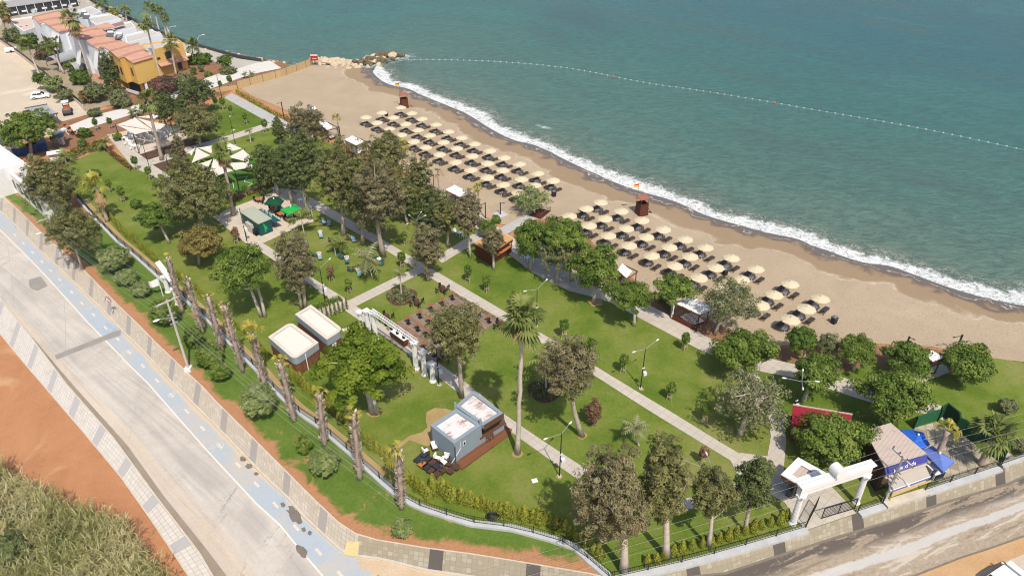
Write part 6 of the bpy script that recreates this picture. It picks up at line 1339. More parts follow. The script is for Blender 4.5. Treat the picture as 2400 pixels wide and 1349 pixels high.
# ---- cabanas
def cabana(roof,lab,z=2.6,bed=True):
    P=gl(roof,z); c=ctr(P); t=thing('beach_cabana',lab,'cabana',(c.x,c.y,.05),0,'white-roofed beach cabanas'); o=t.location; Q=[Vector((p.x-o.x,p.y-o.y)) for p in P]
    for i,p in enumerate(inset(Q,.1)):
        m=MB(); m.box((p.x,p.y,z/2),(.12,.12,z)); m.obj('post',M['brown'],t)
    m=MB()
    for a,b in ((0,1),(1,2),(2,3),(3,0)): panel(m,Q[a],Q[b],0,1,z-.14,z-.01,.0,.1)
    m.obj('beams',M['brown'],t)
    m=MB(); e=Q[1]-Q[0]; f=Q[3]-Q[0]; nr=4; rs=random.Random(int(roof[0][0]))
    for i in range(nr):
        k=0.0; 
        while k<1:
            w=rs.uniform(.22,.34); k1=min(1,k+w); A=[Q[0]+e*((i+.03)/nr)+f*k,Q[0]+e*((i+.97)/nr)+f*k,Q[0]+e*((i+.97)/nr)+f*(k1-.03),Q[0]+e*((i+.03)/nr)+f*(k1-.03)]; zz=z+.02+rs.uniform(0,.06); m.slab([(q.x,q.y,zz+(.06 if j in (0,1) else 0)) for j,q in enumerate(A)],.02); k=k1+.004
    m.obj('roof_panels',M['stripewhite'],t)
    # lattice on the landward side (the side nearest the lawns)
    far=max(range(4),key=lambda i:(Q[i]+Q[(i+1)%4]).y-(Q[i]+Q[(i+1)%4]).x*-1) ; near=(far+2)%4
    a,b=Q[near],Q[(near+1)%4]; d=b-a; L=d.length; m=MB(); n=int(L/.16); an=math.atan2(d.y,d.x)
    for j in range(n+1):
        p=a+d*(j/n); m.box((p.x,p.y,z*.5),(.035,.035,z-.2))
    for j in range(13): m.box(((a.x+b.x)/2,(a.y+b.y)/2,.15+j*(z-.3)/12),(L,.03,.05),an)
    m.obj('lattice',M['lattice'],t); m=MB(); panel(m,a,b,0,1,.05,.8,-.06,.05); m.obj('back_board',M['hut'],t)
    m=MB(); cc=(Q[0]+Q[1]+Q[2]+Q[3])/4; m.box((cc.x,cc.y,.25),(e.length*.8,f.length*.62,.3),math.atan2(e.y,e.x)); m.obj('day_bed',M['hut'],t); m=MB(); m.box((cc.x,cc.y,.47),(e.length*.76,f.length*.58,.14),math.atan2(e.y,e.x)); m.obj('mattress',M['stripewhite'],t)
    k=[Q[(near+2)%4],Q[(near+1)%4]]; m=MB()
    for p in k: m.tube([(p.x,p.y,.3),(p.x+.05,p.y,1.4),(p.x,p.y,z-.15)],[.16,.09,.2],7)
    m.obj('curtain',M['stripewhite'],t)
for q,lab in (([(722,257),(738,251.5),(743,257.5),(727,263)],'farthest cabana, just a white roof edge at the beach'),([(747,289),(762,284),(792,299),(767,306)],'cabana behind the brownish ragged cypress top'),([(808,329),(826,319.5),(859,332),(835,342)],'cabana behind the wide wispy cypress'),([(966,408),(986,397),(1017,410),(995,418.5)],'cabana behind the slender cypress by the dead palm'),([(1043.6,446),(1066,435),(1105,452.5),(1081,464.5)],'cabana left of the two black shower posts'),([(1446,634),(1459,619),(1494,636),(1469,653)],'cabana at the right of the dense round tree'),([(1580,710),(1621,697),(1665,720),(1640,739)],'cabana with brown lattice wall beside the walk'),([(2156,831),(2184,823),(2209,838),(2186,848)],'pergola-like cabana between two flat green trees')): cabana(q,lab)
# ---- lifeguard towers
def tower(base,flagpx,lab):
    p=G(base[0],base[1],.0); t=thing('lifeguard_tower',lab,'lifeguard tower',p,R(22),'lifeguard towers'); m=MB(); m.box((0,0,.95),(2.3,2.3,1.9),0,.92); m.obj('base',M['hut'],t)
    m=MB(); q=[(-1.05,-1.05),(1.05,-1.05),(1.05,1.05),(-1.05,1.05)]; ring(m,[Vector(a) for a in q],[Vector((a[0]*.93,a[1]*.93)) for a in q],1.9,2.75); m.obj('railing_boards',M['hut'],t); m=MB(); m.box((0,0,1.93),(2.0,2.0,.06)); m.obj('floor',M['brown'],t)
    for x in (-1,1):
        for y in (-1,1): m=MB(); m.box((x,y,3.3),(.07,.07,1.2)); m.obj('post',M['brown'],t)
    m=MB(); m.slab([(-1.2,-1.2,3.95),(1.2,-1.2,4.05),(1.2,1.2,4.15),(-1.2,1.2,4.05)],.1); m.obj('roof',plain('reddish_roof_board',(.33,.13,.085),.7,.15),t)
    m=MB(); m.slab([(1.0,.3,1.9),(1.0,-.6,1.9),(2.6,-.6,.05),(2.6,.3,.05)],.08); m.obj('ramp',M['brown'],t)
    m=MB(); m.tube([(-.9,.9,4.0),(-.9,.9,7.0)],.035,5); m.obj('flagpole',M['darkgrey'],t); fp=t.children[-1]; fc=NT('red_yellow_flag'); s=fc.sep(fc.objc()); fc.fin(fc.mix(fc.math('GREATER_THAN',s[2],6.56),(.75,.50,.04),(.62,.035,.025)),.8)
    m=MB(); n=6; vs=[]; 
    for i in range(n+1):
        x=-.9-i/n*1.3; y=.9-.12*math.sin(i*1.1); vs+=[(x,y,6.2-i*.03),(x,y,6.95-i*.03),(x,y+.012,6.95-i*.03),(x,y+.012,6.2-i*.03)]
    fs=[]
    for i in range(n): a=4*i; fs+=[(a,a+4,a+5,a+1),(a+2,a+6,a+7,a+3),(a+1,a+5,a+6,a+2),(a,a+3,a+7,a+4)]
    fs+=[(0,1,2,3),(4*n+3,4*n+2,4*n+1,4*n)]; m.add(vs,fs); m.obj('flag',fc.m,fp); t.scale=(.72,.72,.80)
tower((948,252),None,'brown lifeguard tower with flag beside the far parasol rows'); tower((1503,502),None,'brown lifeguard tower with red and yellow flag at the near rows')
# ---- the swimming line of buoys
def buoys():
    L=smooth(gl([(957,140),(1050,140),(1200,146),(1340,160),(1440,180),(1530,198),(1640,212),(1780,235),(1950,265),(2100,290),(2230,315),(2345,340),(2500,372),(2620,398)],SEA),2); t=thing('buoy_line','long line of small white buoys strung across the sea from the rocks','buoy line',(L[0][0],L[0][1],SEA)); o=t.location
    A,_=resample([(p[0]-o.x,p[1]-o.y) for p in L],n=420); m=MB(); m.tube([(p[0],p[1],.02+.02*math.sin(i)) for i,p in enumerate(A)],.014,4); m.obj('rope',M['lamp_white'],t)
    B,_=resample([(p[0]-o.x,p[1]-o.y) for p in L],n=98); om=plain('orange_buoy_plastic',(.62,.14,.04),.5); m=MB(); m.lathe([(.04,-.11),(.13,-.05),(.14,.03),(.08,.11),(.02,.13)],8); me=None
    for i,p in enumerate(B):
        if me is None: b=m.obj('buoy',M['whiteplastic'],t,True); me=b.data
        else: b=bpy.data.objects.new('buoy',me); COL.objects.link(b); b.parent=t
        b.location=(p[0],p[1],.05)
        if i in (34,58,88):
            if i==34: md=me.copy(); md.materials.clear(); md.materials.append(om)
            b.data=md; b.scale=(2.2,2.2,2.2); b['label']='bigger orange buoy'
buoys()
# ---- boulders
import bmesh
def rock_mesh(i,mat):
    bm=bmesh.new(); bmesh.ops.create_icosphere(bm,subdivisions=2,radius=1); rs=np.random.RandomState(i); ax=unit(rs,9); of=rs.uniform(.55,.95,9)
    for v in bm.verts:
        p=np.array(v.co); 
        for a,c in zip(ax,of):
            d=p@a
            if d>c: p=p-a*(d-c)
        v.co=Vector(p*(1+rs.normal()*.02))
    me=bpy.data.meshes.new('boulder'); bm.to_mesh(me); bm.free(); me.materials.append(mat); return me
RM=[rock_mesh(i,M['rock']) for i in range(4)]; RD=[rock_mesh(10+i,M['rockdark']) for i in range(3)]
def boulders(line,n,wid,rmin,rmax,dark,lab,labd,grp,z=.1,seed=0,skew=0.0):
    A,t=resample(line,n=200); rs=random.Random(seed)
    for i in range(n):
        k=rs.random(); p=A[int(k*199)]; a=p[0]+rs.gauss(0,1)*wid*.42; b=p[1]+rs.gauss(0,1)*wid*.42+skew; off=math.hypot(a-p[0],b-p[1])/wid
        dk=dark(k,off,b-p[1]); r=rs.uniform(rmin,rmax)*(1.15-.3*off); me=rs.choice(RD if dk else RM); o=bpy.data.objects.new('boulder',me); COL.objects.link(o)
        o.location=(a,b,z+max(-.25,.55-off*.9)*r-.1); o.rotation_euler=(rs.uniform(-.4,.4),rs.uniform(-.4,.4),rs.random()*6); s=rs.uniform(.75,1.25); o.scale=(r*s,r/s,r*rs.uniform(.6,.85)); tag(o,labd if dk else lab,'boulder',grp)
boulders(jet,150,4.2,.55,1.35,lambda k,o,s: k>.42 and (random.Random(int(k*9e6)).random()<(.35+.9*(k-.42)) ),'pale limestone boulder of the breakwater at the end of the beach','dark wet boulder of the breakwater at the end of the beach','boulders of the breakwater',.05,3)
boulders(rev[:-1],130,1.8,.5,.95,lambda k,o,s: s>1.4,'pale boulder in the revetment below the dark sea wall','dark boulder at the waterline below the sea wall','boulders below the sea wall',-.1,5,1.2)
# ---- reed screen and red notice at the end of the beach
P=[(p.x,p.y) for p in gl([(558,209),(600,197),(660,181),(700,166),(728,155),(733,150)],.0)]; t=thing('reed_screen','long straw-coloured reed screen closing the far end of the beach','screen',(P[0][0],P[0][1],0)); q=[(a-P[0][0],b-P[0][1]) for a,b in P]; m=MB(); ribbon(m,q,.08,0,1.85); m.obj('reed_mat',M['reedscreen'],t)
for a in resample(q,step=3.2)[0]: m=MB(); m.tube([(a[0],a[1]-.08,0),(a[0],a[1]-.08,2.1)],.05,5); m.obj('post',M['brown'],t)
P=[(p.x,p.y) for p in gl([(490,223),(520,215),(556,210)],.0)]; t=thing('boundary_wall','low plain wall running on from the reed screen','wall',(P[0][0],P[0][1],0)); m=MB(); ribbon(m,[(a-P[0][0],b-P[0][1]) for a,b in P],.2,0,1.1); m.obj('panels',M['reedscreen'],t)
p=G(739,153,.2); t=thing('notice_board','small red notice board with white lettering on the rocks','notice board',p); m=MB(); m.box((0,0,2.0),(1.9,.06,1.6)); m.obj('panel',M['red'],t); m=MB(); m.box((0,-.035,2.62),(1.9,.03,.3)); m.obj('header',M['white'],t); m=MB()
for i,x in enumerate((-.5,-.33,-.17,0,.17,.33,.5)): m.box((x,-.045,1.75),(.11,.02,.16+.05*(i%2)))
m.obj('lettering',M['white'],t); m=MB()
for x in (-.85,.85): m.tube([(x,.05,0),(x,.05,2.85)],.05,5)
m.obj('posts',M['grey'],t)
# =====================================================================  lamps, poles, wires
def park_lamp(base,topy,arms,lab,box=True,h=None,mat='blackmetal'):
    p=G(base[0],base[1],.08); h=h or hgt(base,topy); t=thing('path_lamp',lab,'street lamp',p,0,'path lamps of the park'); m=MB(); m.tube([(0,0,0),(0,0,h*.3),(0,0,h)],[.075,.06,.045],7); m.obj('pole',M[mat],t); m=MB(); m.box((0,0,.04),(.4,.4,.08)); m.obj('foot',M['concwall'],t)
    for ax,ay in arms:
        e=G(ax,ay,h+.15)-p; e.z=h+.2; u=Vector((e.x,e.y,0)).normalized(); m=MB(); m.tube([(0,0,h-.05),e*.5+Vector((0,0,.03+h*.5-e.z*.0-.0))*0+Vector((e.x*.0,e.y*.0,0)),e] if False else [(0,0,h-.05),e],.026,5); m.obj('arm',M['grey'],t); a=t.children[-1]; m=MB(); m.tube([e-u*.05,e+u*.25,e+u*.45],[.05,.11,.06],8); m.obj('lamp_head',M['lamp_white'],a)
    if box:
        m=MB(); m.box((.28,0,h*.38),(.4,.36,.42),.4); m.obj('speaker_box',M['white'],t); m=MB(); m.box((.05,0,h*.52),(.34,.1,.1),.5); m.obj('camera_bracket',M['white'],t)
park_lamp((1257,765),673,[(1234,683),(1279,659)],'double-armed lamp rising behind the tall palm crown',h=5.9)
park_lamp((1501,909),817,[(1489,825),(1538,800)],'double-armed lamp in the middle of the right lawn'); park_lamp((1311,1115),1015,[(1283,1028),(1334,995)],'double-armed lamp on the near lawn beside the low path')
park_lamp((763,708),628,[(742,632),(771,610)],'double-armed lamp beside the path near the reddish sapling'); park_lamp((1029,901),818,[(1010,826),(1050,806)],'double-armed lamp beside the shortest white column')
park_lamp((1853,985),893,[(1842,888),(1910,895),(1881,872),(1881,909)],'four-armed lamp beside the red shed roof'); park_lamp((978,560),517,[(961,507),(994,508),(957,525),(986,500)],'four-armed lamp in the tree shade by the white tables',False)
park_lamp((1655,1190),1105,[(1599,1078),(1657,1068)],'double-armed lamp between the cypresses near the plaza',False); park_lamp((579,566),488,[(560,494)],'single dark lamp pole at the drinks kiosk terrace'); park_lamp((352,398),338,[(338,334)],'single dark lamp pole at the corner of the wide path',False)
park_lamp((552,340),307,[(546,306)],'slim lamp behind the turf sails',False); park_lamp((545,308),276,[(538,275)],'slim lamp at the cross path near the grey walk',False); park_lamp((520,231),176,[(512,178)],'slim lamp at the far corner of the grey walk',False)
park_lamp((322,316),262,[(318,258)],'slim lamp behind the left shade sails',False)
def tpost(base,topy,arm,lab,slab=False):
    p=G(base[0],base[1],.03); h=hgt(base,topy); t=thing('beach_shower' if slab else 'beach_light',lab,'shower post' if slab else 'light post',p,0,'black posts along the beach edge'); m=MB(); m.box((0,0,h/2),(.16,.16,h)); m.obj('post',M['blackmetal'],t); e=G(arm[0],arm[1],h-.15)-p; d=Vector((e.x,e.y,0)); d=d.normalized()*min(1.3,d.length); m=MB(); m.tube([(0,0,h-.2),(d.x,d.y,h-.2)],.05,5); m.obj('arm',M['blackmetal'],t)
    if slab: m=MB(); m.box((0,0,.06),(1.9,1.9,.12),R(35)); m.obj('slab',M['concwall'],t)
    m=MB(); m.box((d.x,d.y,h-.26),(.3,.14,.06),math.atan2(d.y,d.x)); m.obj('head',M['darkgrey'],t)
tpost((1138,512),474,(1128,479),'black shower post left of its twin on the sandy bank'); tpost((1173,503),474,(1182,475),'black shower post on a pale slab beside the pier path',True); tpost((2119,822),788,(2143,794),'black light post over the tree left of the pergola'); tpost((2239,824),784,(2236,789),'black light post over the flat-topped tree'); tpost((666,278),239,(650,242),'black light post beside the yellow strip planting'); tpost((735,275),250,(745,260),'black light post beside the farthest cabana'); tpost((800,338),296,(788,303),'brown post beside the thin sand palm')
def utility_pole(base,top,lab,r=.17,cross=(1.5,-.75),lamp=True,h=None,az=None,foot=False):
    p=G(base[0],base[1],.1); h=h or hgt(base,top); t=thing('utility_pole',lab,'utility pole',p,0,'concrete utility poles'); m=MB(); m.tube([(0,0,0),(0,0,h)],[r,r*.62],8); m.obj('shaft',M['concgrey'],t); m=MB(); m.box((0,0,.25),(.75,.75,.5) if foot else (.42,.42,.5)); m.obj('foot',M['white'] if foot else M['concwall'],t)
    an=az; c,s=math.cos(an),math.sin(an); m=MB(); m.box((0,0,h-.25),(2.7,.16,.14),an); m.obj('cross_arm',M['concgrey'],t); ca=t.children[-1]; m=MB()
    for k in (-1.25,-.45,.45,1.25): m.lathe([(.05,h-.18),(.08,h-.1),(.05,h+.02),(.07,h+.08)],6,(k*c,k*s,0))
    m.obj('insulators',M['brown'],ca)
    for z in (h-2.0,h-2.7,h-3.3): 
        m=MB(); m.box((0,0,z),(.9,.1,.1),an); m.obj('bracket',M['grey'],t)
    if lamp:
        m=MB(); e=Vector((-1.2*math.cos(an)-.2,-1.2*math.sin(an),h-2.1)); m.tube([(0,0,h-2.5),e],.04,5); m.obj('lamp_arm',M['grey'],t); a=t.children[-1]; m=MB(); u=Vector((e.x,e.y,0)).normalized(); m.tube([e,e+u*.35,e+u*.75],[.08,.17,.08],8); m.obj('lamp_head',M['lamp_white'],a)
    return p,h
RA=math.atan2(*(lambda d:(d.y,d.x))(G(443,865)-G(158,628))); CA=RA+PI/2
p1,h1=utility_pole((443,867),702,'pale concrete utility pole with a white foot on the verge',az=CA,foot=True); p2,h2=utility_pole((158,630),508,'concrete utility pole at the far pavement beside a ragged cypress',az=CA)
dR=(G(2163,1155)-G(1800,1268)).normalized(); p3,h3=utility_pole((2073,1175),1068,'grey utility pole in front of the corner shop',r=.15,az=math.atan2(dR.y,dR.x)+PI/2)
def wires(pts,lab,offs,az,r=.009,sag=.7):
    t=thing('overhead_wires',lab,'wires',pts[0]); o=t.location; c,s=math.cos(az),math.sin(az)
    for k,dz in offs:
        m=MB(); path=[]
        for a,b in zip(pts[:-1],pts[1:]):
            for i in range(13):
                f=i/12
                if i==0 and path: continue
                q=a.lerp(b,f); path.append(q-o+Vector((k*c,k*s,dz-sag*4*f*(1-f))))
        m.tube(path,r,4); m.obj('wire',M['grey'],t)
d=(p1-p2); pA=p2-d*1.0; pB=p1+d*1.05+Vector((1.5,-2.0,0)); pA.z=pB.z=0
up=lambda p,h: Vector((p.x,p.y,h))
wires([up(pA,h2),up(p2,h2),up(p1,h1),up(pB,h1)],'bundle of pale wires along the verge between the concrete poles',[(-1.25,.08),(-.45,.08),(.45,.08),(1.25,.08),(.1,-2.0),(.1,-2.7),(-.1,-3.3)],CA)
q0=p3-dR*55; q1=p3+dR*50
wires([up(q0,h3),up(p3,h3),up(q1,h3)],'wires along the side road past the white gate and the shop',[(-1.25,.08),(-.45,.08),(.45,.08),(1.25,.08)],math.atan2(dR.y,dR.x)+PI/2)
for (b,ty,lab) in (((474,150),82,'curved white street lamp on the promenade behind the hedge'),((400,88),62,'curved white street lamp among the sea-wall palms')):
    p=G(*b,.0); h=hgt(b,ty); t=thing('promenade_lamp',lab,'street lamp',p,0,'curved promenade lamps'); m=MB(); m.tube([(0,0,0),(0,0,h*.7),(.25,0,h*.86),(.9,0,h*.96),(1.9,0,h)],[.09,.07,.06,.05,.05],6); m.obj('pole',M['white'],t); m=MB(); m.tube([(1.7,0,h),(2.4,0,h+.02)],[.1,.12],6); m.obj('lamp_head',M['lamp_white'],t)
# flagpole and warning sign on the verge
p=G(383,694,.1); h=hgt((383,694),652); t=thing('flagpole','white flagpole with a white flag near the small gateway','flagpole',p); m=MB(); m.tube([(0,0,0),(0,0,h)],.07,6); m.obj('pole',M['white'],t); m=MB(); n=6; vs=[]
for i in range(n+1):
    x=-i/n*1.5; y=.14*math.sin(i*1.2); vs+=[(x,y,h-1.25-i*.05),(x,y,h-.1-i*.08),(x,y+.015,h-.1-i*.08),(x,y+.015,h-1.25-i*.05)]
fs=[]
for i in range(n): a=4*i; fs+=[(a,a+4,a+5,a+1),(a+2,a+6,a+7,a+3),(a+1,a+5,a+6,a+2),(a,a+3,a+7,a+4)]
m.add(vs,fs); m.obj('flag',M['stripewhite'],t)
p=G(265,736,.12); h=2.5; t=thing('warning_sign','triangular road warning sign with red border on the pavement','road sign',p,R(-8)); m=MB(); m.tube([(0,0,0),(0,0,h)],.045,6); m.obj('pole',M['grey'],t)
def tri(s,y,th): return [(-s,y,h-.55-s*.3+.3),(s,y,h-.55-s*.3+.3),(0,y,h-.55+s*1.43+.3)],th
for nm,s,y,mt in (('sign_border',.52,-.06,'red'),('sign_face',.37,-.085,'white')):
    v,_=tri(s,y,0); m=MB(); m.add(v+[(a,b+.02,c) for a,b,c in v],[(0,1,2),(5,4,3),(0,3,4,1),(1,4,5,2),(2,5,3,0)]); m.obj(nm,M[mt],t)
m=MB()
for x in (-.09,.09): m.box((x*.8,-.1,h-.22),(.05,.02,.36)); 
m.obj('sign_symbol',M['blackmetal'],t)
# =====================================================================  tables, chairs, barrels
def chair_proto(mt,arm=True,name='chair'):
    t=thing(name,'','chair',(0,0,-60)); m=MB(); m.box((0,0,.43),(.48,.46,.05)); m.obj('seat',M[mt],t); m=MB(); m.box((0,.22,.68),(.46,.05,.46)); m.obj('backrest',M[mt],t); m=MB()
    for x in (-.2,.2):
        for y in (-.19,.19): m.box((x,y,.21),(.05,.05,.42))
    if arm:
        for x in (-.25,.25): m.box((x,0,.62),(.05,.44,.04))
    m.obj('frame',M[mt],t); return t
def table_p(mt,leg,s=(.8,.8),h=.74,name='table'):
    t=thing(name,'','table',(0,0,-60)); m=MB(); m.box((0,0,h),(s[0],s[1],.05)); m.obj('table_top',M[mt],t); m=MB()
    for x in (-1,1):
        for y in (-1,1): m.box((x*s[0]*.42,y*s[1]*.42,h/2),(.06,.06,h))
    m.obj('legs',M[leg],t); return t
WCH=chair_proto('whiteplastic'); BCH=chair_proto('blackplastic'); WT=table_p('whiteplastic','whiteplastic'); OT=table_p('orange','blackmetal',(1.1,.9)); WBT=table_p('orange','brown',(1.2,.9))
def place(pr,loc,rz,lab,grp,s=1.0):
    o=copy_tree(pr); o.location=loc; o.rotation_euler.z=rz; o['label']=lab; o['group']=grp; o.scale=(s,s,s); return o
GZ=R(-46); SIDE=['left','right','near','far']
terr=[(292,330),(304,338),(317,349),(308,322),(330,322),(352,326),(370,316),(384,305),(388,322),(342,313),(366,332),(400,310),(418,300),(372,300)]
for i,(x,y) in enumerate(terr):
    p=G(x,y,.1); rr=random.Random(i); place(WT,p,GZ,'%s white table under the left shade sails'%ORD[i],'white terrace tables')
    for k in range(4 if i%3 else 3):
        a=GZ+k*PI/2+rr.uniform(-.3,.3); q=p+Vector((math.cos(a),math.sin(a),0))*(.78+.2*rr.random()); place(WCH,q,a-PI/2,'white chair on the %s side of the %s terrace table'%(['right','far','left','near'][k],ORD[i]),'white terrace chairs')
lawn=[((1008,519),'topmost'),((1017,524),'second'),((1029,532),'third'),((1053,541),'fourth'),((1077,553),'nearest'),((1214,600),'upper'),((1236,611),'lower')]
for i,((x,y),w) in enumerate(lawn):
    p=G(x,y,.06); where='in the row beside the grove' if i<5 else 'under the wide tree by the hut'; place(WT,p,GZ,'%s white table %s'%(w,where),'white lawn tables',.95)
    for k in (0,1):
        a=GZ+k*PI; q=p+Vector((math.cos(a),math.sin(a),0))*.95; place(WCH,q,a-PI/2,'white chair %s the %s table %s'%('left of' if k else 'right of',w,where),'white lawn chairs')
for (x,y),w in (((644,445+4),'beyond the dark green parasol'),((705,476),'in the tree shade right of the square parasol'),((725,493),'at the foot of the tall narrow cypress')): place(WT,G(x,y,.11),GZ,'white table '+w,'white kiosk tables')
for i,((x,y),w) in enumerate((((607,474.5),'left of the dark green parasol'),((644,495.5),'between the two parasols'),((659,509),'in front of the bright green parasol'),((679,521),'nearest the feather palm'),((698,510),'behind the feather palm'))):
    p=G(x,y,.11); place(OT,p,GZ,'orange-topped table '+w,'orange tables of the kiosk')
    for k in range(3):
        a=GZ+k*PI/2+.2; q=p+Vector((math.cos(a),math.sin(a),0))*.95; place(BCH,q,a-PI/2,'black chair %s of orange table %s'%(['right','far','left'][k],w),'black chairs of the kiosk')
for (x,y),w in (((166,313),'by the cafe wall'),((184,320),'nearest the flower bed'),((160,304),'farthest, behind the white beam')):
    p=G(x,y,.1); place(WBT,p,GZ,'wooden cafe table '+w,'wooden cafe tables')
    for k in (0,1): a=GZ+k*PI+.1; place(BCH,p+Vector((math.cos(a),math.sin(a),0))*.95,a-PI/2,'dark chair %s of the wooden cafe table %s'%(['right','left'][k],w),'cafe chairs')
# bar tables on the deck
def bar_table(p,lab,rz):
    t=thing('bar_table',lab,'bar table',p,rz,'orange bar tables on the deck'); m=MB(); m.box((0,0,1.08),(.66,.66,.05)); m.obj('table_top',M['redorange'],t); m=MB(); m.box((0,0,.54),(.13,.13,1.05)); m.obj('post',M['blackmetal'],t); m=MB(); m.box((0,0,.02),(.55,.55,.04)); m.obj('foot',M['blackmetal'],t); m=MB(); m.box((0,0,1.12),(.12,.12,.04)); m.obj('number_block',M['brown'],t)
BT=[(1350,145,'far corner'),(1215,230,'back edge, second from the far corner'),(1070,300,'back edge, third from the far corner'),(920,385,'back edge by the barrel'),(765,465,'back edge, fifth from the far corner'),(1040,470,'inner, left of the cypress crown'),(890,555,'inner, in the second line'),(1005,630,'middle of the open boards'),(615,555,'behind the truss, left end'),(735,630,'behind the truss, second'),(855,710,'near the truss end column'),(1125,715,'touching the cypress crown'),(970,800,'beside the tall truss column'),(1108,885,'nearest, beside the lamp pole'),(1710,370,'right edge, upper'),(1835,445,'right edge, lower')]
for x,y,w in BT:
    bar_table(Vector((*G(820+x/5.622,660+y/5.622,1.3)[:2],.22)),'square orange bar table on the deck, '+w,GZ)
def barrel_set(x,y,w,col='brown'):
    p=G(x,y,.06); t=thing('barrel_table','brown barrel table '+w,'barrel table',p,0,'barrel tables by the deck'); m=MB(); m.lathe([(.30,0),(.37,.25),(.40,.5),(.37,.75),(.31,1.0)],14); m.obj('staves',M['hut'] if col=='brown' else M['teal'],t); m=MB()
    for z,r in ((.12,.345),(.36,.395),(.64,.395),(.88,.345)): m.lathe([(r,z),(r+.012,z+.03),(r,z+.06)],14)
    m.obj('hoops',M['darkgrey'],t); m=MB(); m.lathe([(.27,1.0),(.27,1.03)],12); m.obj('lid',M['brown'],t)
    for k in range(4):
        a=.5+k*PI/2; q=p+Vector((.85*math.cos(a),.85*math.sin(a),0)); s=thing('bar_stool','black stool %s of the barrel table %s'%(['right','behind','left','in front'][k],w),'stool',q,a,'black stools at the barrels'); m=MB(); m.box((0,0,.66),(.36,.36,.05)); m.obj('seat',M['blackplastic'],s); m=MB()
        for xx in (-.15,.15):
            for yy in (-.15,.15): m.tube([(xx*1.2,yy*1.2,0),(xx,yy,.66)],.022,4)
        m.obj('legs',M['blackmetal'],s); m=MB(); m.box((.17,0,.85),(.03,.36,.3)); m.obj('backrest',M['blackplastic'],s)
for x,y,w in ((1225,135,'at the far corner of the deck'),(885,310,'near the round bed'),(490,510,'behind the truss'),(1990,610,'beside the tall palm crown'),(1255,1040,'in the shade at the near deck corner')): barrel_set(820+x/5.622,660+y/5.622,w)
A=Vector((*G(918,772,1.1)[:2],.1)); B=Vector((*G(951,796,1.1)[:2],.1)); t=thing('bar_counter','white-topped bar counter under the white truss','bar counter',(A+B)/2,math.atan2((B-A).y,(B-A).x)); L=(B-A).length; m=MB(); m.box((0,0,.5),(L,.6,1.0)); m.obj('body',M['hut'],t); m=MB(); m.box((0,0,1.03),(L+.1,.75,.07)); m.obj('counter_top',M['white'],t)
# green lawn chairs and drum tables
def sling(x,y,rz,w,mt='tealtop'):
    t=thing('lawn_chair','teal sling chair '+w,'lawn chair',G(x,y,.06),rz,'teal sling chairs on the lawn'); m=MB(); m.slab([(-.3,-.45,.36),(.3,-.45,.36),(.3,.05,.26),(-.3,.05,.26)],.04); m.obj('seat',M[mt],t); m=MB(); m.slab([(-.3,.05,.27),(.3,.05,.27),(.3,.5,.85),(-.3,.5,.85)],.04); m.obj('backrest',M[mt],t); m=MB()
    for xx in (-.3,.3): m.tube([(xx,-.5,0),(xx,.5,.82)],.025,4); m.tube([(xx,-.4,.38),(xx,.42,0)],.025,4)
    m.obj('frame',M['brownwood'],t)
M['skychair']=plain('pale_blue_sling',(.20,.33,.40),.7)
for x,y,rz,w,mt in ((753,557,.3,'below the uppermost drum table','skychair'),(830,567,.5,'left of the tall pale trunk','skychair'),(819,563,2.2,'beside the one at the tall trunk','tealtop'),(801,606,1.0,'above the drum table in the middle','tealtop'),(814,617,.2,'in front of the middle drum table','tealtop'),(738,601,2.0,'at the left of the lawn','tealtop'),(751,608,.4,'in front of the left drum table','skychair'),(823,636,1.6,'left of the nearest drum table','tealtop'),(843,647,.2,'in front of the nearest drum table','skychair'),(880,607,2.4,'behind the small white table','tealtop'),(895,621,-.4,'right of the small white table','tealtop'),(778,567,1.8,'above the twin young palms','tealtop'),(760,524,.6,'in the shade, left of its twin','skychair'),(772,529,.2,'in the shade, right of its twin','skychair'),(719,578,.5,'beside the brown twin-trunked cypress','skychair')): sling(x,y,rz,w,mt)
place(WT,G(889,615,.06),GZ,'small white table between two teal chairs','white lawn tables',.9)
for x,y,w in ((752,553,'uppermost'),(749.5,604,'left'),(814,613,'middle'),(840,640,'nearest')):
    t=thing('drum_table','green and white drum table with a red-ringed top, %s on the lawn'%w,'drum table',G(x,y,.06),0,'drum tables on the lawn'); m=MB(); m.lathe([(.32,0),(.34,.3),(.34,.55)],14); m.obj('lower_drum',M['emblem'],t); m=MB(); m.lathe([(.345,.55),(.345,.86)],14); m.obj('upper_drum',M['white'],t); m=MB(); m.lathe([(.36,.86),(.36,.93)],14); m.obj('rim',M['white'],t); m=MB(); m.lathe([(.25,.93),(.25,.945)],14); m.obj('top_ring',M['red'],t); m=MB(); m.lathe([(.15,.945),(.15,.957)],12); m.obj('top_disc',M['white'],t)
# furniture stored beside the grey kiosk
sx=lambda x,y: (960+x/5.867,900+y/5.867)
def low_table(x,y,rz,lab,mt,round_=False,ped=False):
    p=Vector((*G(*sx(x,y),.45)[:2],.06)); t=thing('stored_table',lab,'table',p,rz,'furniture stored beside the grey kiosk'); m=MB()
    if round_: m.lathe([(.42,.40),(.42,.46)],16)
    else: m.box((0,0,.43),(.8,.8,.06))
    m.obj('table_top',M[mt],t); m=MB()
    if round_ or ped: m.box((0,0,.2),(.12,.12,.4)); m.box((0,0,.02),(.5,.5,.04))
    else:
        for a in (-.35,.35):
            for b in (-.35,.35): m.box((a,b,.2),(.07,.07,.4))
    m.obj('legs',M['rattan'],t)
    if ped: m=MB(); m.tube([(0,0,.46),(0,0,1.0)],.05,6); m.box((0,0,1.0),(.5,.12,.04)); m.box((0,0,1.0),(.12,.5,.04)); m.obj('upturned_base',M['darkgrey'],t)
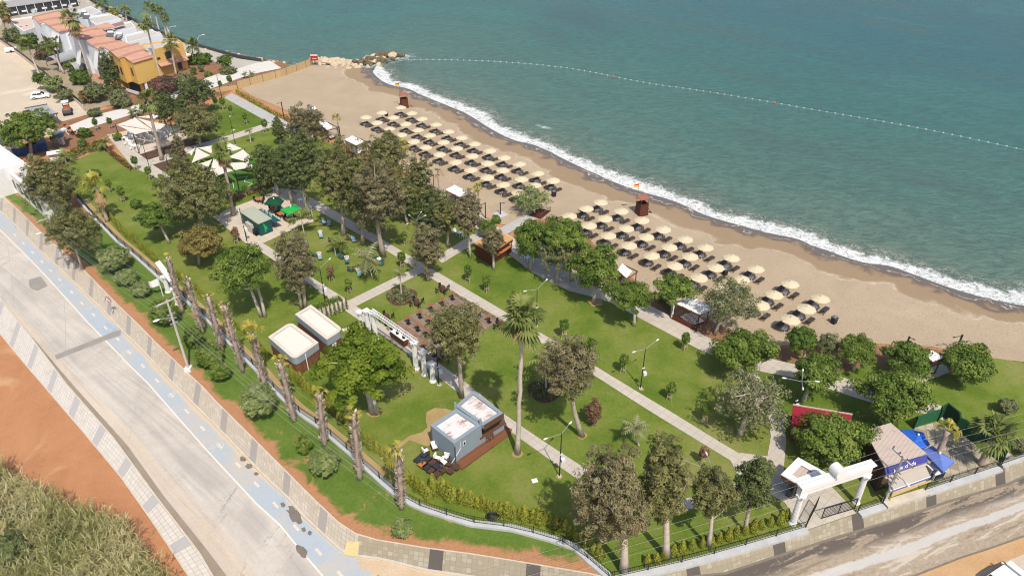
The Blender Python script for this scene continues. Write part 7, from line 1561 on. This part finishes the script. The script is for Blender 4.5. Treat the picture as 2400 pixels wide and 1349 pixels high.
M['blackglass']=plain('black_glass_top',(.035,.037,.042),.15,.2,1,.5)
for x,y,lab,mt,rd,pd in ((205,965,'square table with black glass top at the back of the pile','blackglass',0,0),(125,1035,'leftmost square table with dark glass top','blackglass',0,0),(250,1025,'square black-topped table in the second line','blackglass',0,0),(178,1100,'light orange square table with an upturned base on it','orange',0,1),(305,1075,'square woven brown table in the middle of the pile','rattan',0,0),(240,1135,'low black glass table at the front left','blackglass',0,0),(370,1130,'square table with glass top and brown rim at the right','blackglass',0,0),(305,1185,'square brown woven table in the front line','rattan',0,0),(375,1225,'nearest square brown woven table','rattan',0,0),(450,1175,'round brown table carrying an upturned grey base','rattan',1,1),(560,1185,'round brown table nearest the deck end','rattan',1,0),(640,1135,'round brown table at the corner of the red deck','rattan',1,0),(548,1085,'round brown table against the kiosk wall','rattan',1,1)): low_table(x,y,R(-40),lab,mt,rd,pd)
for x,y,rz,lab in ((340,850,.4,'brown armchair with white cushions against the kiosk wall'),(380,1010,1.2,'white-cushioned chair left in the heap by the wall'),(500,1010,-.3,'white-cushioned chair right in the heap by the wall'),(470,1065,.8,'white-cushioned chair in front of the heap'),(220,915,2.2,'tipped chair with a white cushion at the back of the pile')):
    p=Vector((*G(*sx(x,y),.5)[:2],.06)); t=thing('cushioned_chair',lab,'armchair',p,rz,'furniture stored beside the grey kiosk'); m=MB(); m.box((0,0,.2),(.66,.66,.36)); m.obj('frame',M['rattan'],t); m=MB(); m.box((0,-.03,.43),(.56,.56,.1)); m.obj('seat_cushion',M['stripewhite'],t); m=MB(); m.box((0,.27,.68),(.58,.12,.5)); m.obj('back_cushion',M['stripewhite'],t); m=MB()
    for a in (-.31,.31): m.box((a,0,.48),(.08,.6,.26))
    m.obj('armrests',M['rattan'],t)
for x,y,lab in ((1075,745,'first wooden bar stool at the kiosk counter'),(1130,710,'second wooden bar stool at the kiosk counter'),(1190,590,'wooden bar stool farthest along the kiosk counter')):
    p=Vector((*G(*sx(x,y),.6)[:2],.2)); t=thing('bar_stool',lab,'stool',p,.4,'wooden stools of the grey kiosk'); m=MB(); m.box((0,0,.75),(.4,.4,.05)); m.obj('seat',M['brown'],t); m=MB()
    for a in (-.17,.17):
        for b in (-.17,.17): m.box((a,b,.37),(.05,.05,.74))
    m.obj('legs',M['brown'],t); m=MB(); m.box((0,.19,.98),(.4,.04,.4)); m.obj('backrest',M['brown'],t)
kill(WCH,BCH,WT,OT,WBT)
p=G(1253,1126,.06); t=thing('inspection_cover','small white inspection cover on the near lawn','cover',p,.3); m=MB(); m.box((0,0,.03),(.6,.5,.08)); m.obj('lid',M['white'],t)
p=G(1156,1212,.06); t=thing('net_heap','heap of black netting behind the lower hedge','netting',p); m=MB(); rs=random.Random(2)
for i in range(40): a=rs.random()*6.28; r=rs.uniform(.1,.75); m.tube([(r*math.cos(a+k*.5),r*.7*math.sin(a+k*.5),.05+.4*(1-r)+rs.uniform(0,.15)) for k in range(5)],.03,4)
m.obj('netting',M['blackplastic'],t)
# =====================================================================  houses at the upper left, white building, cafe, vehicles, person
def sloped(name,top3,mat,parent,z0=0.0,th=None):
    """walls and underside below a sloping polygon; top3 in world coordinates"""
    o=parent.location; m=MB(); n=len(top3); P=[(p.x-o.x,p.y-o.y,p.z-o.z) for p in top3]
    a=sum(P[i][0]*P[(i+1)%n][1]-P[(i+1)%n][0]*P[i][1] for i in range(n))
    if a<0: P=P[::-1]
    vs=[(p[0],p[1],z0) for p in P]+P; fs=[tuple(range(n,2*n)),tuple(reversed(range(n)))]+[(i,(i+1)%n,n+(i+1)%n,n+i) for i in range(n)]
    m.add(vs,fs); return m.obj(name,mat,parent)
def roofplate(name,top3,mat,parent,th=.14,grow=.35):
    o=parent.location; c=sum((Vector(p) for p in top3),Vector((0,0,0)))/len(top3); P=[]
    for p in top3:
        d=Vector((p.x-c.x,p.y-c.y,0)); k=1+grow/max(.1,d.length); P.append((c.x+d.x*k-o.x,c.y+d.y*k-o.y,p.z-o.z+th))
    m=MB(); m.slab(P,th-.01); return m.obj(name,mat,parent)
def win(parent,a,b,k0,k1,z0,z1,mat='glass',frame='brown',sill=None,name='window'):
    m=MB(); panel(m,a,b,k0,k1,z0,z1,.05,.08); w=m.obj(name,M[frame],parent); d=(k1-k0)*.14; m=MB(); panel(m,a,b,k0+d,k1-d,z0+.14,z1-.14,.08,.06); m.obj('pane',M[mat],w); return w
def gable_house(label,poly,zr,ze,mat,wallz0=0.0,upper=None):
    """poly: list of (px,py,k) with k=0 at the ridge, 1 at the eave"""
    T=[G(x,y,zr+(ze-zr)*k) for x,y,k in poly]; c=ctr(T); t=thing('row_house',label,'house',(c.x,c.y,0),0,'row of gabled houses at the seafront')
    W=[p-Vector((0,0,.12)) for p in T]; sloped('walls',W,M[mat],t,wallz0); roofplate('roof',T,M['tile'],t)
    R0,R1=T[0],T[1]; u=(T[-1]-T[0]); u.z=0; u=u.normalized()*-1
    m=MB(); o=t.location; v=[R0-o+Vector((0,0,.14)),R1-o+Vector((0,0,.14)),R1-o+u*2.6+Vector((0,0,-1.0)),R0-o+u*2.6+Vector((0,0,-1.0))]; m.slab([tuple(x) for x in v],.13); m.obj('rear_roof',M['tile'],t)
    sloped('rear_walls',[R0+Vector((0,0,-.15)),R1+Vector((0,0,-.15)),R1+u*2.3+Vector((0,0,-1.2)),R0+u*2.3+Vector((0,0,-1.2))],M[mat],t,0)
    return t,T
def flat_wing(parent,px,z,mat,roof='concgrey',par=.55,name='wing'):
    P=gl(px,z); o=parent.location; Q=[(p.x-o.x,p.y-o.y) for p in P]; m=MB(); m.prism(Q,0,z-.5,False); w=m.obj(name,M[mat],parent); m=MB(); ring(m,Q,inset(Q,.28),z-.5,z+.02); m.obj('parapet',M[mat],w); m=MB(); m.prism(inset(Q,.26),z-.52,z-.38); m.obj('terrace',M[roof],w); return w,Q
# yellow house
t,T=gable_house('yellow house with a stepped terracotta roof and jutting upper floor',[(259.5,119.4,0),(323,102,0),(357,135,1),(311,148,1),(294,134,.52),(281,137.6,.5)],9.4,7.9,'yellow',2.9)
o=t.location; q=[(p.x-o.x,p.y-o.y) for p in T]; I=inset([q[0],q[1],q[2],q[3]],1.1); m=MB(); m.prism(I,0,2.9,False); m.obj('ground_floor',M['yellow'],t)
e=[Vector(q[3]),Vector(q[2])]
for k in (.9,.35): p=e[0].lerp(e[1],k); m=MB(); m.box((p.x-.3,p.y+.3,1.45),(.55,.55,2.9),R(-45)); m.obj('pillar',M['white'],t)
for a,b,k0,k1 in ((q[0],q[5],.2,.4),(q[0],q[5],.62,.82),(q[4],q[3],.3,.6)):
    for A_,B_ in ((a,b),): win(t,A_,B_,k0,k1,4.6,6.4)
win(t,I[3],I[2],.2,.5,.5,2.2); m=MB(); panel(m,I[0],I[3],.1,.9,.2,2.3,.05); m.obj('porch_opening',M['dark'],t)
m=MB(); a,b=Vector(q[0]),Vector(q[3]); d=(b-a); n=Vector((d.y,-d.x)).normalized(); n=n if n.dot(Vector(q[0])-Vector(q[1]))>0 else -n; c=a+d*.62+n*.4; m.box((c.x,c.y,.75),(d.length*.7,.08,.8),math.atan2(d.y,d.x)); m.obj('balcony_rail',M['white'],t)
w,Q=flat_wing(t,[(340,121),(428,100),(419,93),(332,103)],6.6,'yellow'); 
win(t,Q[0],Q[1],.47,.63,3.6,5.4); win(t,Q[0],Q[1],.24,.33,3.9,4.5); win(t,Q[0],Q[1],.72,.84,.2,2.2); 
m=MB(); a,b=Vector(Q[0]),Vector(Q[1]); d=b-a; n=Vector((d.y,-d.x)).normalized(); p=[a+d*.22,a+d*.98,a+d*.98+n*1.5,a+d*.22+n*1.5]; m.slab([(*p[0],3.3),(*p[1],3.3),(*p[2],2.6),(*p[3],2.6)],.12); m.obj('porch_roof',M['tile'],t)
m=MB(); f=Vector(Q[1]); g=Vector(Q[2]); dd=g-f; nn=Vector((dd.y,-dd.x)).normalized(); c=f+dd*.5+nn*.7; m.box((c.x,c.y,3.2),(dd.length*.9,1.4,.18),math.atan2(dd.y,dd.x)); m.obj('balcony_floor',M['white'],t); m=MB(); c=f+dd*.5+nn*1.35
for zz in (3.6,3.9,4.2): m.box((c.x,c.y,zz),(dd.length*.9,.05,.05),math.atan2(dd.y,dd.x))
m.obj('balcony_railing',M['white'],t)
m=MB(); a,b=Vector(q[2]),Vector(q[3]); 
m.box((q[2][0]-.8,q[2][1]+1.5,8.9),(.7,.7,1.4)); m.obj('chimney',M['white'],t)
# white houses
t,T=gable_house('white house with a long stepped terracotta roof next to the yellow one',[(165,78,0),(221,63,0),(302,106,1),(255,119,1),(243,112,.92),(229,115,.9),(208,98,.5),(197,92,.48),(186,95,.46)],9.6,7.6,'whitehouse')
o=t.location; q=[(p.x-o.x,p.y-o.y) for p in T]
win(t,q[0],q[8],.25,.4,4.2,6.0,frame='bluewall'); win(t,q[0],q[8],.6,.8,4.2,6.0,frame='bluewall'); win(t,q[6],q[5],.2,.4,3.8,5.8,frame='bluewall'); win(t,q[6],q[5],.6,.75,3.8,5.8,frame='bluewall'); m=MB(); panel(m,q[0],q[8],.1,.9,.3,2.5,.05); m.obj('door_glass',M['glass'],t); m=MB(); panel(m,q[6],q[5],.1,.9,.3,2.5,.05); m.obj('door_glass',M['glass'],t)
for k,(a,b) in enumerate(((q[0],q[8]),(q[6],q[5]))):
    a,b=Vector(a),Vector(b); d=b-a; n=Vector((d.y,-d.x)).normalized(); n=n if n.dot(Vector(q[0])-Vector(q[1]))>0 else -n; p=[a+d*.55+n*.1,b+n*.1,b+n*1.7,a+d*.55+n*1.7]; m=MB(); m.slab([(*p[0],7.0),(*p[1],7.0),(*p[2],3.0),(*p[3],3.0)],.2); m.obj('sloping_canopy',M['white'],t)
flat_wing(t,[(297,101),(379,80),(350,68),(292,83)],6.4,'whitehouse'); w,Q=flat_wing(t,[(243,82),(318,64),(305,50),(240,66)],6.0,'whitehouse')
o=t.location; m=MB(); c=[G(222,61,7.4),G(252,53,7.6),(G(272,63,7.0)),G(240,69,6.9)]; m.slab([tuple(p-o) for p in c],.12); m.obj('pergola_roof',M['tile'],t); m=MB(); c=[G(262,57,7.0),G(286,50,7.0),G(292,57,6.7),G(268,63,6.7)]; m.slab([tuple(p-o) for p in c],.1); m.obj('terrace_awning',plain('mauve_awning',(.30,.16,.15),.7),t)
def tank(p,par,az):
    m=MB(); m.tube([p+Vector((-.7,0,.9)),p+Vector((.7,0,.9))],.32,10); m.obj('water_tank',M['white'],par); m=MB(); m.slab([tuple(p+Vector((-.9,-.2,.7))),tuple(p+Vector((.9,-.2,.7))),tuple(p+Vector((.9,-1.5,.05))),tuple(p+Vector((-.9,-1.5,.05)))],.08); m.obj('solar_panel',M['darkgrey'],par)
for px in ((262,84),(283,88)): tank(G(*px,8.6)-o,t,0)
def dish(p,par): m=MB(); m.lathe([(.02,0),(.35,.06),(.62,.2),(.6,.22),(.3,.09)],14); d=m.obj('satellite_dish',M['grey'],par); d.location=p; d.rotation_euler=(R(55),0,R(30)); m=MB(); m.tube([p+Vector((0,0,-1.0)),p],.05,5); m.obj('dish_mast',M['grey'],par)
dish(G(281,88,8.8)-o,t)
t,T=gable_house('farthest white house with the upper terracotta roof behind the tall skirted palm',[(78,40,0),(138,26,0),(203,66,1),(151,73,1),(138,76,.95),(106,54,.48),(97,57,.46)],9.4,7.4,'whitehouse')
o=t.location; q=[(p.x-o.x,p.y-o.y) for p in T]; win(t,q[0],q[6],.4,.6,4.0,5.6,frame='bluewall'); m=MB(); a,b=Vector(q[5]),Vector(q[4]); d=b-a; n=Vector((d.y,-d.x)).normalized(); n=n if n.dot(Vector(q[0])-Vector(q[1]))>0 else -n; p=[a+d*.4+n*.1,b+n*.1,b+n*1.7,a+d*.4+n*1.7]; m.slab([(*p[0],7.0),(*p[1],7.0),(*p[2],3.0),(*p[3],3.0)],.2); m.obj('sloping_canopy',M['white'],t)
flat_wing(t,[(186,44),(238,27),(212,15),(172,27)],6.0,'whitehouse'); flat_wing(t,[(222,57),(283,44),(256,32),(200,40)],5.6,'whitehouse')
for px in ((206,42),(200,35)): tank(G(*px,6.2)-o,t,0)
dish(G(165,16,7.5)-o,t); dish(G(78,27,7.5)-o,t)
p=[(17,46),(76,38),(82,64),(56,74)]; P=gl(p,4.2); c=ctr(P); t=thing('low_house','low white house with a pinkish flat roof at the left of the row','house',(c.x,c.y,0)); Q=[(v.x-c.x,v.y-c.y) for v in P]; m=MB(); m.prism(Q,0,3.7,False); m.obj('walls',M['whitehouse'],t); m=MB(); ring(m,Q,inset(Q,.3),3.7,4.2); m.obj('parapet',M['white'],t); m=MB(); m.prism(inset(Q,.28),3.6,3.85); m.obj('roof',plain('pinkish_roof',(.58,.46,.40),.8),t); win(t,Q[3],Q[0],.3,.5,1.2,2.6,frame='white'); win(t,Q[3],Q[2],.3,.6,1.0,2.6,frame='white')
# restaurant with grey sheet roof
a,b=G(24,39,0),G(186,15,0); t=thing('restaurant','seafront restaurant with a grey sheet roof and dark glazed front','restaurant',(a+b)/2); d=b-a; d.z=0; L=d.length; e=d.normalized(); n=Vector((-e.y,e.x,0)); m=MB(); h=L/2
def loc(x,y,z): return e*x+n*y+Vector((0,0,z))
m.slab([tuple(loc(-h,-.3,2.9)),tuple(loc(h,-.3,2.9)),tuple(loc(h,3.0,4.2)),tuple(loc(-h,3.0,4.2))],.12); m.obj('front_awning',M['darkgrey'] if False else plain('grey_awning_sheet',(.30,.30,.29),.7),t); m=MB(); m.slab([tuple(loc(-h-1,3.0,4.25)),tuple(loc(h+1,3.0,4.25)),tuple(loc(h+1,16,4.9)),tuple(loc(-h-1,16,4.9))],.2); m.obj('roof',plain('pale_sheet_roof',(.52,.52,.50),.7),t)
m=MB(); v=[loc(-h,.2,0),loc(h,.2,0),loc(h,15,0),loc(-h,15,0)]; m.prism([(p.x,p.y) for p in v],0,2.75,False); m.obj('glazed_walls',M['glass'],t)
for i in range(9): m=MB(); p=loc(-h+L*i/8,-.1,1.45); m.box(tuple(p),(.16,.16,2.9)); m.obj('post',M['white'],t)
for i in range(7): m=MB(); p=loc(-h+L*(i+.5)/7,.12,1.0); m.box(tuple(p),(1.6,.08,.5),math.atan2(e.y,e.x)); m.obj('window_seat',M['white'],t)
# curved carports
for (p0,p1,r,lab) in (((124,157),(178,139),1.9,'upper curved grey carport below the white houses'),((172,172),(224,160),1.9,'lower curved grey carport beside the bright green bush')):
    a,b=G(*p0,0),G(*p1,0); t=thing('carport',lab,'carport',a); d=b-a; e=d.normalized(); n=Vector((-e.y,e.x,0)); m=MB(); N=10; vs=[]
    for q in (Vector((0,0,0)),d):
        for rr_ in (r,r-.06):
            for i in range(N+1): an=PI*i/N; vs.append(q+n*(rr_*math.cos(an))+Vector((0,0,1.0+rr_*math.sin(an)*.85)))
    k=N+1; fs=[]
    for i in range(N): fs+=[(i,i+1,2*k+i+1,2*k+i),(k+i+1,k+i,3*k+i,3*k+i+1),(i+1,i,k+i,k+i+1),(2*k+i,2*k+i+1,3*k+i+1,3*k+i)]
    m.add(vs,fs); m.obj('roof',M['grey'],t); 
    for f in (0,.5,1):
        for s in (-1,1): m=MB(); p=d*f+n*(r-.05)*s; m.box((p.x,p.y,.55),(.1,.1,1.1)); m.obj('post',M['darkgrey'],t)
P=[(p.x,p.y) for p in gl([(0,97),(60,140),(110,182),(150,214),(195,252)],0)]; t=thing('garden_wall','low pale garden wall with dark railing along the lane','wall',(P[0][0],P[0][1],0)); q=[(a-P[0][0],b-P[0][1]) for a,b in P]; m=MB(); ribbon(m,q,.25,0,.7); m.obj('base',M['kerb'],t); m=MB(); ribbon(m,q,.04,.75,1.5); m.obj('railing',M['blackmetal'],t)
# long white building at the left edge
def white_building():
    z=3.9; P=gl([(11,397),(62,383),(140,450),(92,466)],z); c=ctr(P); t=thing('white_building','long low white building with barred windows beside the pavement','building',(c.x,c.y,.05)); o=t.location; Q=[(p.x-o.x,p.y-o.y) for p in P]
    m=MB(); m.prism(inset(Q,.05),0,z-.6,False); m.obj('walls',M['white'],t); m=MB(); ring(m,Q,inset(Q,.55),z-.6,z); m.obj('parapet',M['white'],t); m=MB(); m.prism(inset(Q,.5),z-.55,z-.25); m.obj('roof',plain('grey_flat_roof',(.42,.40,.38),.9),t)
    a,b=inset(Q,.05)[0],inset(Q,.05)[3]
    if (Vector(b)-Vector(a)).cross(Vector((0,0)) - Vector(a) if False else (Vector((0,0))-Vector(a)))<0: pass
    n=5
    for i in range(n):
        k0=.06+i*.19; ww=win(t,a,b,k0,k0+.12,1.0,2.6,frame='darkgrey') if True else None
    P2=gl([(-70,335),(0,341),(10,350),(63,386),(12,398),(-70,425)],4.6); m=MB(); m.prism([(p.x-o.x,p.y-o.y) for p in P2],0,4.55,False); m.obj('taller_wing',M['white'],t); m=MB(); ww=[(p.x-o.x,p.y-o.y) for p in P2]; ring(m,ww,inset(ww,.3),4.55,4.9); m.obj('wing_parapet',M['white'],t)
    return t
white_building()
sheet('forecourt',gl([(0,450),(0,436),(60,440),(100,500),(125,525),(90,482),(40,452)],.102),.102,M['concrete'])
# cafe with white beam, blue skips, dark roof, carport roof
a=G(124,314,2.8); b=G(153,301,2.8); c=(a+b)/2; t=thing('cafe_shelter','cafe shelter with a thick white beam and pillar under the big tree','shelter',(c.x,c.y,.1)); o=t.location; d=b-a; an=math.atan2(d.y,d.x); m=MB(); m.box((0,0,2.6),(d.length,.9,.45),an); m.obj('beam',M['white'],t); p=G(146,338,.1)-o; q=G(133,315,2.5)-o; m=MB(); m.box((p.x,p.y,1.25),(.5,1.1,2.5),an); m.obj('pillar',M['white'],t)
v=gl([(124,314),(153,301),(140,345),(105,352)],2.6); m=MB(); w=[(x.x-o.x,x.y-o.y) for x in v]; m.prism([(w[0][0],w[0][1]),(w[0][0]*.6+w[3][0]*.4,w[0][1]*.6+w[3][1]*.4),(w[1][0]*.6+w[2][0]*.4,w[1][1]*.6+w[2][1]*.4),(w[1][0],w[1][1])],2.3,2.5); m.obj('roof',M['darkgrey'],t)
for (x,y),rz,lab in (((54,362),.5,'blue steel skip beneath the big tree, left'),((72,358),.5,'blue steel skip beneath the big tree, middle'),((94,352),.5,'blue steel skip beneath the big tree, right')):
    t=thing('skip_container',lab,'skip',G(x,y,.0),rz,'blue skips'); m=MB(); m.box((0,0,.85),(2.6,1.7,1.5),0,1.1); m.obj('body',M['bluepaint'],t); m=MB(); m.box((0,0,1.62),(2.95,1.95,.08)); m.obj('rim',M['bluepaint'],t); m=MB()
    for k in (-.9,-.3,.3,.9): m.box((k,-.93,.85),(.1,.1,1.4))
    m.obj('ribs',M['bluepaint'],t)
v=gl([(-40,318),(30,304),(52,325),(-30,345)],3.2); c=ctr(v); t=thing('dark_roof_shed','shed with a dark grey roof at the left edge behind the big tree','shed',(c.x,c.y,0)); Q=[(p.x-c.x,p.y-c.y) for p in v]; m=MB(); m.prism(inset(Q,.3),0,3.0,False); m.obj('walls',M['white'],t); m=MB(); m.prism(Q,3.0,3.2); m.obj('roof',M['darkgrey'],t); m=MB(); d=Vector(Q[1])-Vector(Q[0]); cc=(Vector(Q[0])+Vector(Q[1])+Vector(Q[2])+Vector(Q[3]))/4; m.box((cc.x,cc.y,3.24),(d.length,.25,.1),math.atan2(d.y,d.x)); m.obj('roof_strip',M['white'],t)
v=gl([(60,254),(108,245),(134,266),(88,278)],2.4); c=ctr(v); t=thing('shade_roof','flat grey car shade with dark edge beams in the dusty lot','carport',(c.x,c.y,0)); Q=[(p.x-c.x,p.y-c.y) for p in v]; m=MB(); m.prism(Q,2.3,2.38); m.obj('roof',M['grey'],t)
for a,b in ((0,1),(3,2)): m=MB(); panel(m,Q[a],Q[b],-.05,1.05,2.3,2.55,.12,.2); m.obj('edge_beam',M['darkgrey'],t)
for p in inset(Q,.2): m=MB(); m.box((p.x,p.y,1.15),(.12,.12,2.3)); m.obj('post',M['darkgrey'],t)
t=thing('van_roof_cart','white food cart standing at the end of the white building','cart',G(138,382,.05),.5); m=MB(); m.box((0,0,.9),(2.4,1.4,1.1)); m.obj('body',M['white'],t); m=MB(); m.box((0,0,2.2),(2.8,1.9,.12)); m.obj('canopy',M['white'],t); m=MB()
for x in (-1.1,1.1):
    for y in (-.6,.6): m.box((x,y,1.6),(.06,.06,1.2))
m.obj('posts',M['grey'],t)
# white hatchbacks
def car(loc,rz,lab):
    t=thing('parked_car',lab,'car',loc,rz); L,Wd=4.0,1.72
    prof=[(-2.0,.35,1),(-2.0,.75,.98),(-1.88,.95,.95),(-1.62,1.42,.80),(-.9,1.50,.78),(.25,1.46,.78),(1.0,.98,.90),(1.75,.86,.93),(1.98,.68,.95),(2.0,.35,.98)]
    m=MB(); vs=[]; n=len(prof)
    for x,z,k in prof:
        for s in (-1,1): vs.append((x,s*Wd/2*k,z))
    fs=[(2*i,2*i+1,2*i+3,2*i+2) for i in range(n-1)]+[(2*n-2,2*n-1,1,0)]
    m.add(vs,fs); m.add([vs[2*i] for i in range(n)],[tuple(range(n))]); m.add([vs[2*i+1] for i in range(n)],[tuple(reversed(range(n)))]); m.obj('body',M['carwhite'],t)
    m=MB(); m.add([(.32,-.66,1.44),(.32,.66,1.44),(.98,.76,1.01),(.98,-.76,1.01)],[(0,3,2,1)]); v=[(a,b,c+.012) for a,b,c in m.v]; m=MB(); m.slab(v,.01); m.obj('windscreen',M['glass'],t)
    m=MB(); m.slab([(-1.66,-.64,1.40),(-1.88,-.74,1.0),(-1.88,.74,1.0),(-1.66,.64,1.40)],.01); m.obj('rear_window',M['glass'],t)
    for s in (-1,1):
        for x0,x1 in ((-1.35,-.5),(-.42,.45)):
            y=lambda z: s*(Wd/2*(.93-(z-.98)*.30)+.012); m=MB(); a=[(x0-.05,y(1.0),1.0),(x1+.12,y(1.0),1.0),(x1-.05,y(1.38),1.38),(x0+.06,y(1.38),1.38)]; m.add(a+[(p[0],p[1]-s*.01,p[2]) for p in a],[(0,1,2,3),(7,6,5,4)]); m.obj('side_window',M['glass'],t)
        for x in (-1.25,1.3):
            m=MB(); m.tube([(x,s*.70,.31),(x,s*.885,.31)],.31,14); w=m.obj('wheel',M['tyre'],t); m=MB(); m.tube([(x,s*.886,.31),(x,s*.90,.31)],.2,10); m.obj('rim',M['grey'],w)
        m=MB(); m.box((1.93,s*.62,.66),(.12,.3,.14)); m.obj('headlight',M['lamp_white'],t); m=MB(); m.box((-1.98,s*.66,.85),(.08,.2,.22)); m.obj('tail_light',M['red'],t); m=MB(); m.box((.72,s*.94,1.0),(.16,.18,.12)); m.obj('wing_mirror',M['carwhite'],t)
    return t
car(G(96,230,-.03),R(22),'white hatchback parked in the dusty lot beside the oleander'); car(G(2352,1362,.01),R(28),'white car cut off by the lower right edge')
t=thing('site_dumper','small dumper with white roof and an open bed of soil','dumper',G(160,266,-.03),R(-62)); m=MB(); m.box((0,0,.55),(3.6,1.4,.35)); m.obj('chassis',M['darkgrey'],t); m=MB(); m.box((-.9,0,1.1),(1.3,1.3,.8)); m.obj('cab',plain('orange_body',(.50,.10,.02),.5),t); m=MB()
for x in (-1.45,-.35):
    for y in (-.6,.6): m.box((x,y,1.9),(.07,.07,1.0))
m.obj('roof_posts',M['darkgrey'],t); m=MB(); m.box((-.9,0,2.45),(1.6,1.5,.12)); m.obj('cab_roof',M['white'],t); m=MB(); m.prism([(.2,-.8),(2.2,-.9),(2.2,.9),(.2,.8)],.8,1.35,True); m.obj('bed',M['darkgrey'],t); m=MB(); m.lathe([(.85,1.36),(.6,1.55),(.2,1.65)],10,(1.2,0,0)); m.obj('soil_load',M['bedsoil'],t)
for x in (-1.1,1.2):
    for s in (-1,1): m=MB(); m.tube([(x,s*.62,.42),(x,s*.95,.42)],.42,14); m.obj('wheel',M['tyre'],t)
t=thing('white_boat_cover','white box trailer at the lane by the garden wall','trailer',G(28,122,-.02),.4); m=MB(); m.box((0,0,.75),(3.0,1.6,.8)); m.obj('body',M['white'],t)
for s in (-1,1): m=MB(); m.tube([(0,s*.7,.32),(0,s*.9,.32)],.32,12); m.obj('wheel',M['tyre'],t)
m=MB(); m.tube([(1.5,0,.4),(2.4,0,.4)],.05,5); m.obj('drawbar',M['grey'],t)
# a person in dark clothes at the edge of the walk
def person(loc,rz,lab):
    t=thing('person',lab,'person',loc,rz); V=[(0,0,.95),(0,.0,1.15),(0,.01,1.38),(0,.02,1.50),(0,.03,1.60),(0,.02,1.72),(.19,0,1.40),(.25,.03,1.14),(.22,-.10,.90),(-.19,0,1.40),(-.25,.03,1.14),(-.21,-.02,.88),(.10,0,.88),(.12,-.04,.48),(.12,.03,.08),(.12,-.10,.04),(-.10,0,.88),(-.11,.02,.48),(-.11,.06,.08),(-.11,-.07,.04)]
    E=[(0,1),(1,2),(2,3),(3,4),(4,5),(2,6),(6,7),(7,8),(2,9),(9,10),(10,11),(0,12),(12,13),(13,14),(14,15),(0,16),(16,17),(17,18),(18,19)]
    Rr=[.15,.14,.16,.06,.10,.09,.065,.05,.035,.065,.05,.035,.095,.065,.045,.04,.095,.065,.045,.04]
    me=bpy.data.meshes.new('body'); me.from_pydata(V,E,[]); b=bpy.data.objects.new('body',me); COL.objects.link(b); md=b.modifiers.new('skin','SKIN'); sk=me.skin_vertices[0].data if me.skin_vertices else None
    if sk is None:
        bm=bmesh.new(); bm.from_mesh(me); bm.verts.layers.skin.verify(); bm.to_mesh(me); bm.free(); sk=me.skin_vertices[0].data
    for i,r in enumerate(Rr): sk[i].radius=(r,r*.8); sk[i].use_root=(i==0)
    b.modifiers.new('sub','SUBSURF').levels=1; dg=bpy.context.evaluated_depsgraph_get(); m2=bpy.data.meshes.new_from_object(b.evaluated_get(dg)); bpy.data.objects.remove(b)
    t2=NT('dark_clothes_and_skin'); s=t2.sep(t2.objc()); x=t2.math('ABSOLUTE',s[0]); head=t2.math('GREATER_THAN',s[2],1.5); hand=t2.math('MULTIPLY',t2.math('GREATER_THAN',x,.17),t2.math('LESS_THAN',s[2],.97)); t2.fin(t2.mix(t2.math('MAXIMUM',head,t2.math('MULTIPLY',hand,t2.math('GREATER_THAN',s[2],.8))),(.015,.015,.018),(.42,.25,.17)),.8)
    m2.materials.clear(); m2.materials.append(t2.m); b=bpy.data.objects.new('body',m2); COL.objects.link(b); b.parent=t
    m=MB(); m.lathe([(.105,1.66),(.115,1.72),(.09,1.79),(.02,1.82)],10,(0,.035,0)); m.obj('hair',M['dark'],t)
person(G(1630,778,.1),R(40),'person in black clothes standing by the lattice cabana at the walk')
t=thing('planter_box','brown planter box with hedge plants beside the path corner','planter',G(770,722,.06),R(40)); m=MB(); m.box((0,0,.35),(4.2,.8,.7)); m.obj('box',M['cream'],t); rs=np.random.RandomState(4); n=900; V,Fq=leaves(rs,np.c_[rs.uniform(-2,2,n),rs.uniform(-.5,.5,n),.7+.5*rs.rand(n)],np.tile([0,0,.6],(n,1)),.22,.13,.8); np_mesh('foliage',V,Fq,LM['green'],t,rs.rand(n))
t=thing('climber_screen','row of thin climbing plants on a low cream wall behind the rear cabin','planted wall',G(785,735,.06),R(40)); m=MB(); m.box((0,0,.5),(4.0,.15,1.0)); m.obj('wall',M['kerb'],t); n=1500; c=rs.randint(0,7,n); z=rs.rand(n); V,Fq=leaves(rs,np.c_[-1.8+c*.6+rs.normal(size=n)*.14*(1.1-z),-.15+rs.normal(size=n)*.14*(1.1-z),z*2.0],np.tile([0,0,.3],(n,1)),.2,.09,.8); np_mesh('climbers',V,Fq,LM['bush'],t,rs.rand(n))
# pier ramp at the beach end of the pier path
P=gl([(1238,505),(1262,488),(1290,494),(1268,512)],.15); c=ctr(P); t=thing('beach_ramp','small dark timber landing with rails at the end of the pier path','ramp',(c.x,c.y,0)); Q=[(p.x-c.x,p.y-c.y) for p in P]; m=MB(); m.prism(Q,.04,.2); m.obj('boards',M['hut'],t); m=MB()
for a,b in ((0,1),(3,2)): panel(m,Q[a],Q[b],0,1,.85,.92,.0,.06)
for p in Q: m.box((p[0],p[1],.55),(.08,.08,.8))
m.obj('rails',M['darkgrey'],t)

# =====================================================================  haze: one closed box of even, thin air
def haze():
    m=MB(); m.box((0,150,29.2),(900,620,62.0)); hm=bpy.data.materials.new('thin_haze'); hm.use_nodes=True; n=hm.node_tree.nodes; n.clear(); o=n.new('ShaderNodeOutputMaterial'); v=n.new('ShaderNodeVolumePrincipled'); v.inputs['Color'].default_value=(.95,.93,.90,1); v.inputs['Density'].default_value=HAZE; v.inputs['Anisotropy'].default_value=.2
    hm.node_tree.links.new(v.outputs[0],o.inputs['Volume']); tag(m.obj('haze',hm),kind='stuff')
HAZE=.00014
haze()
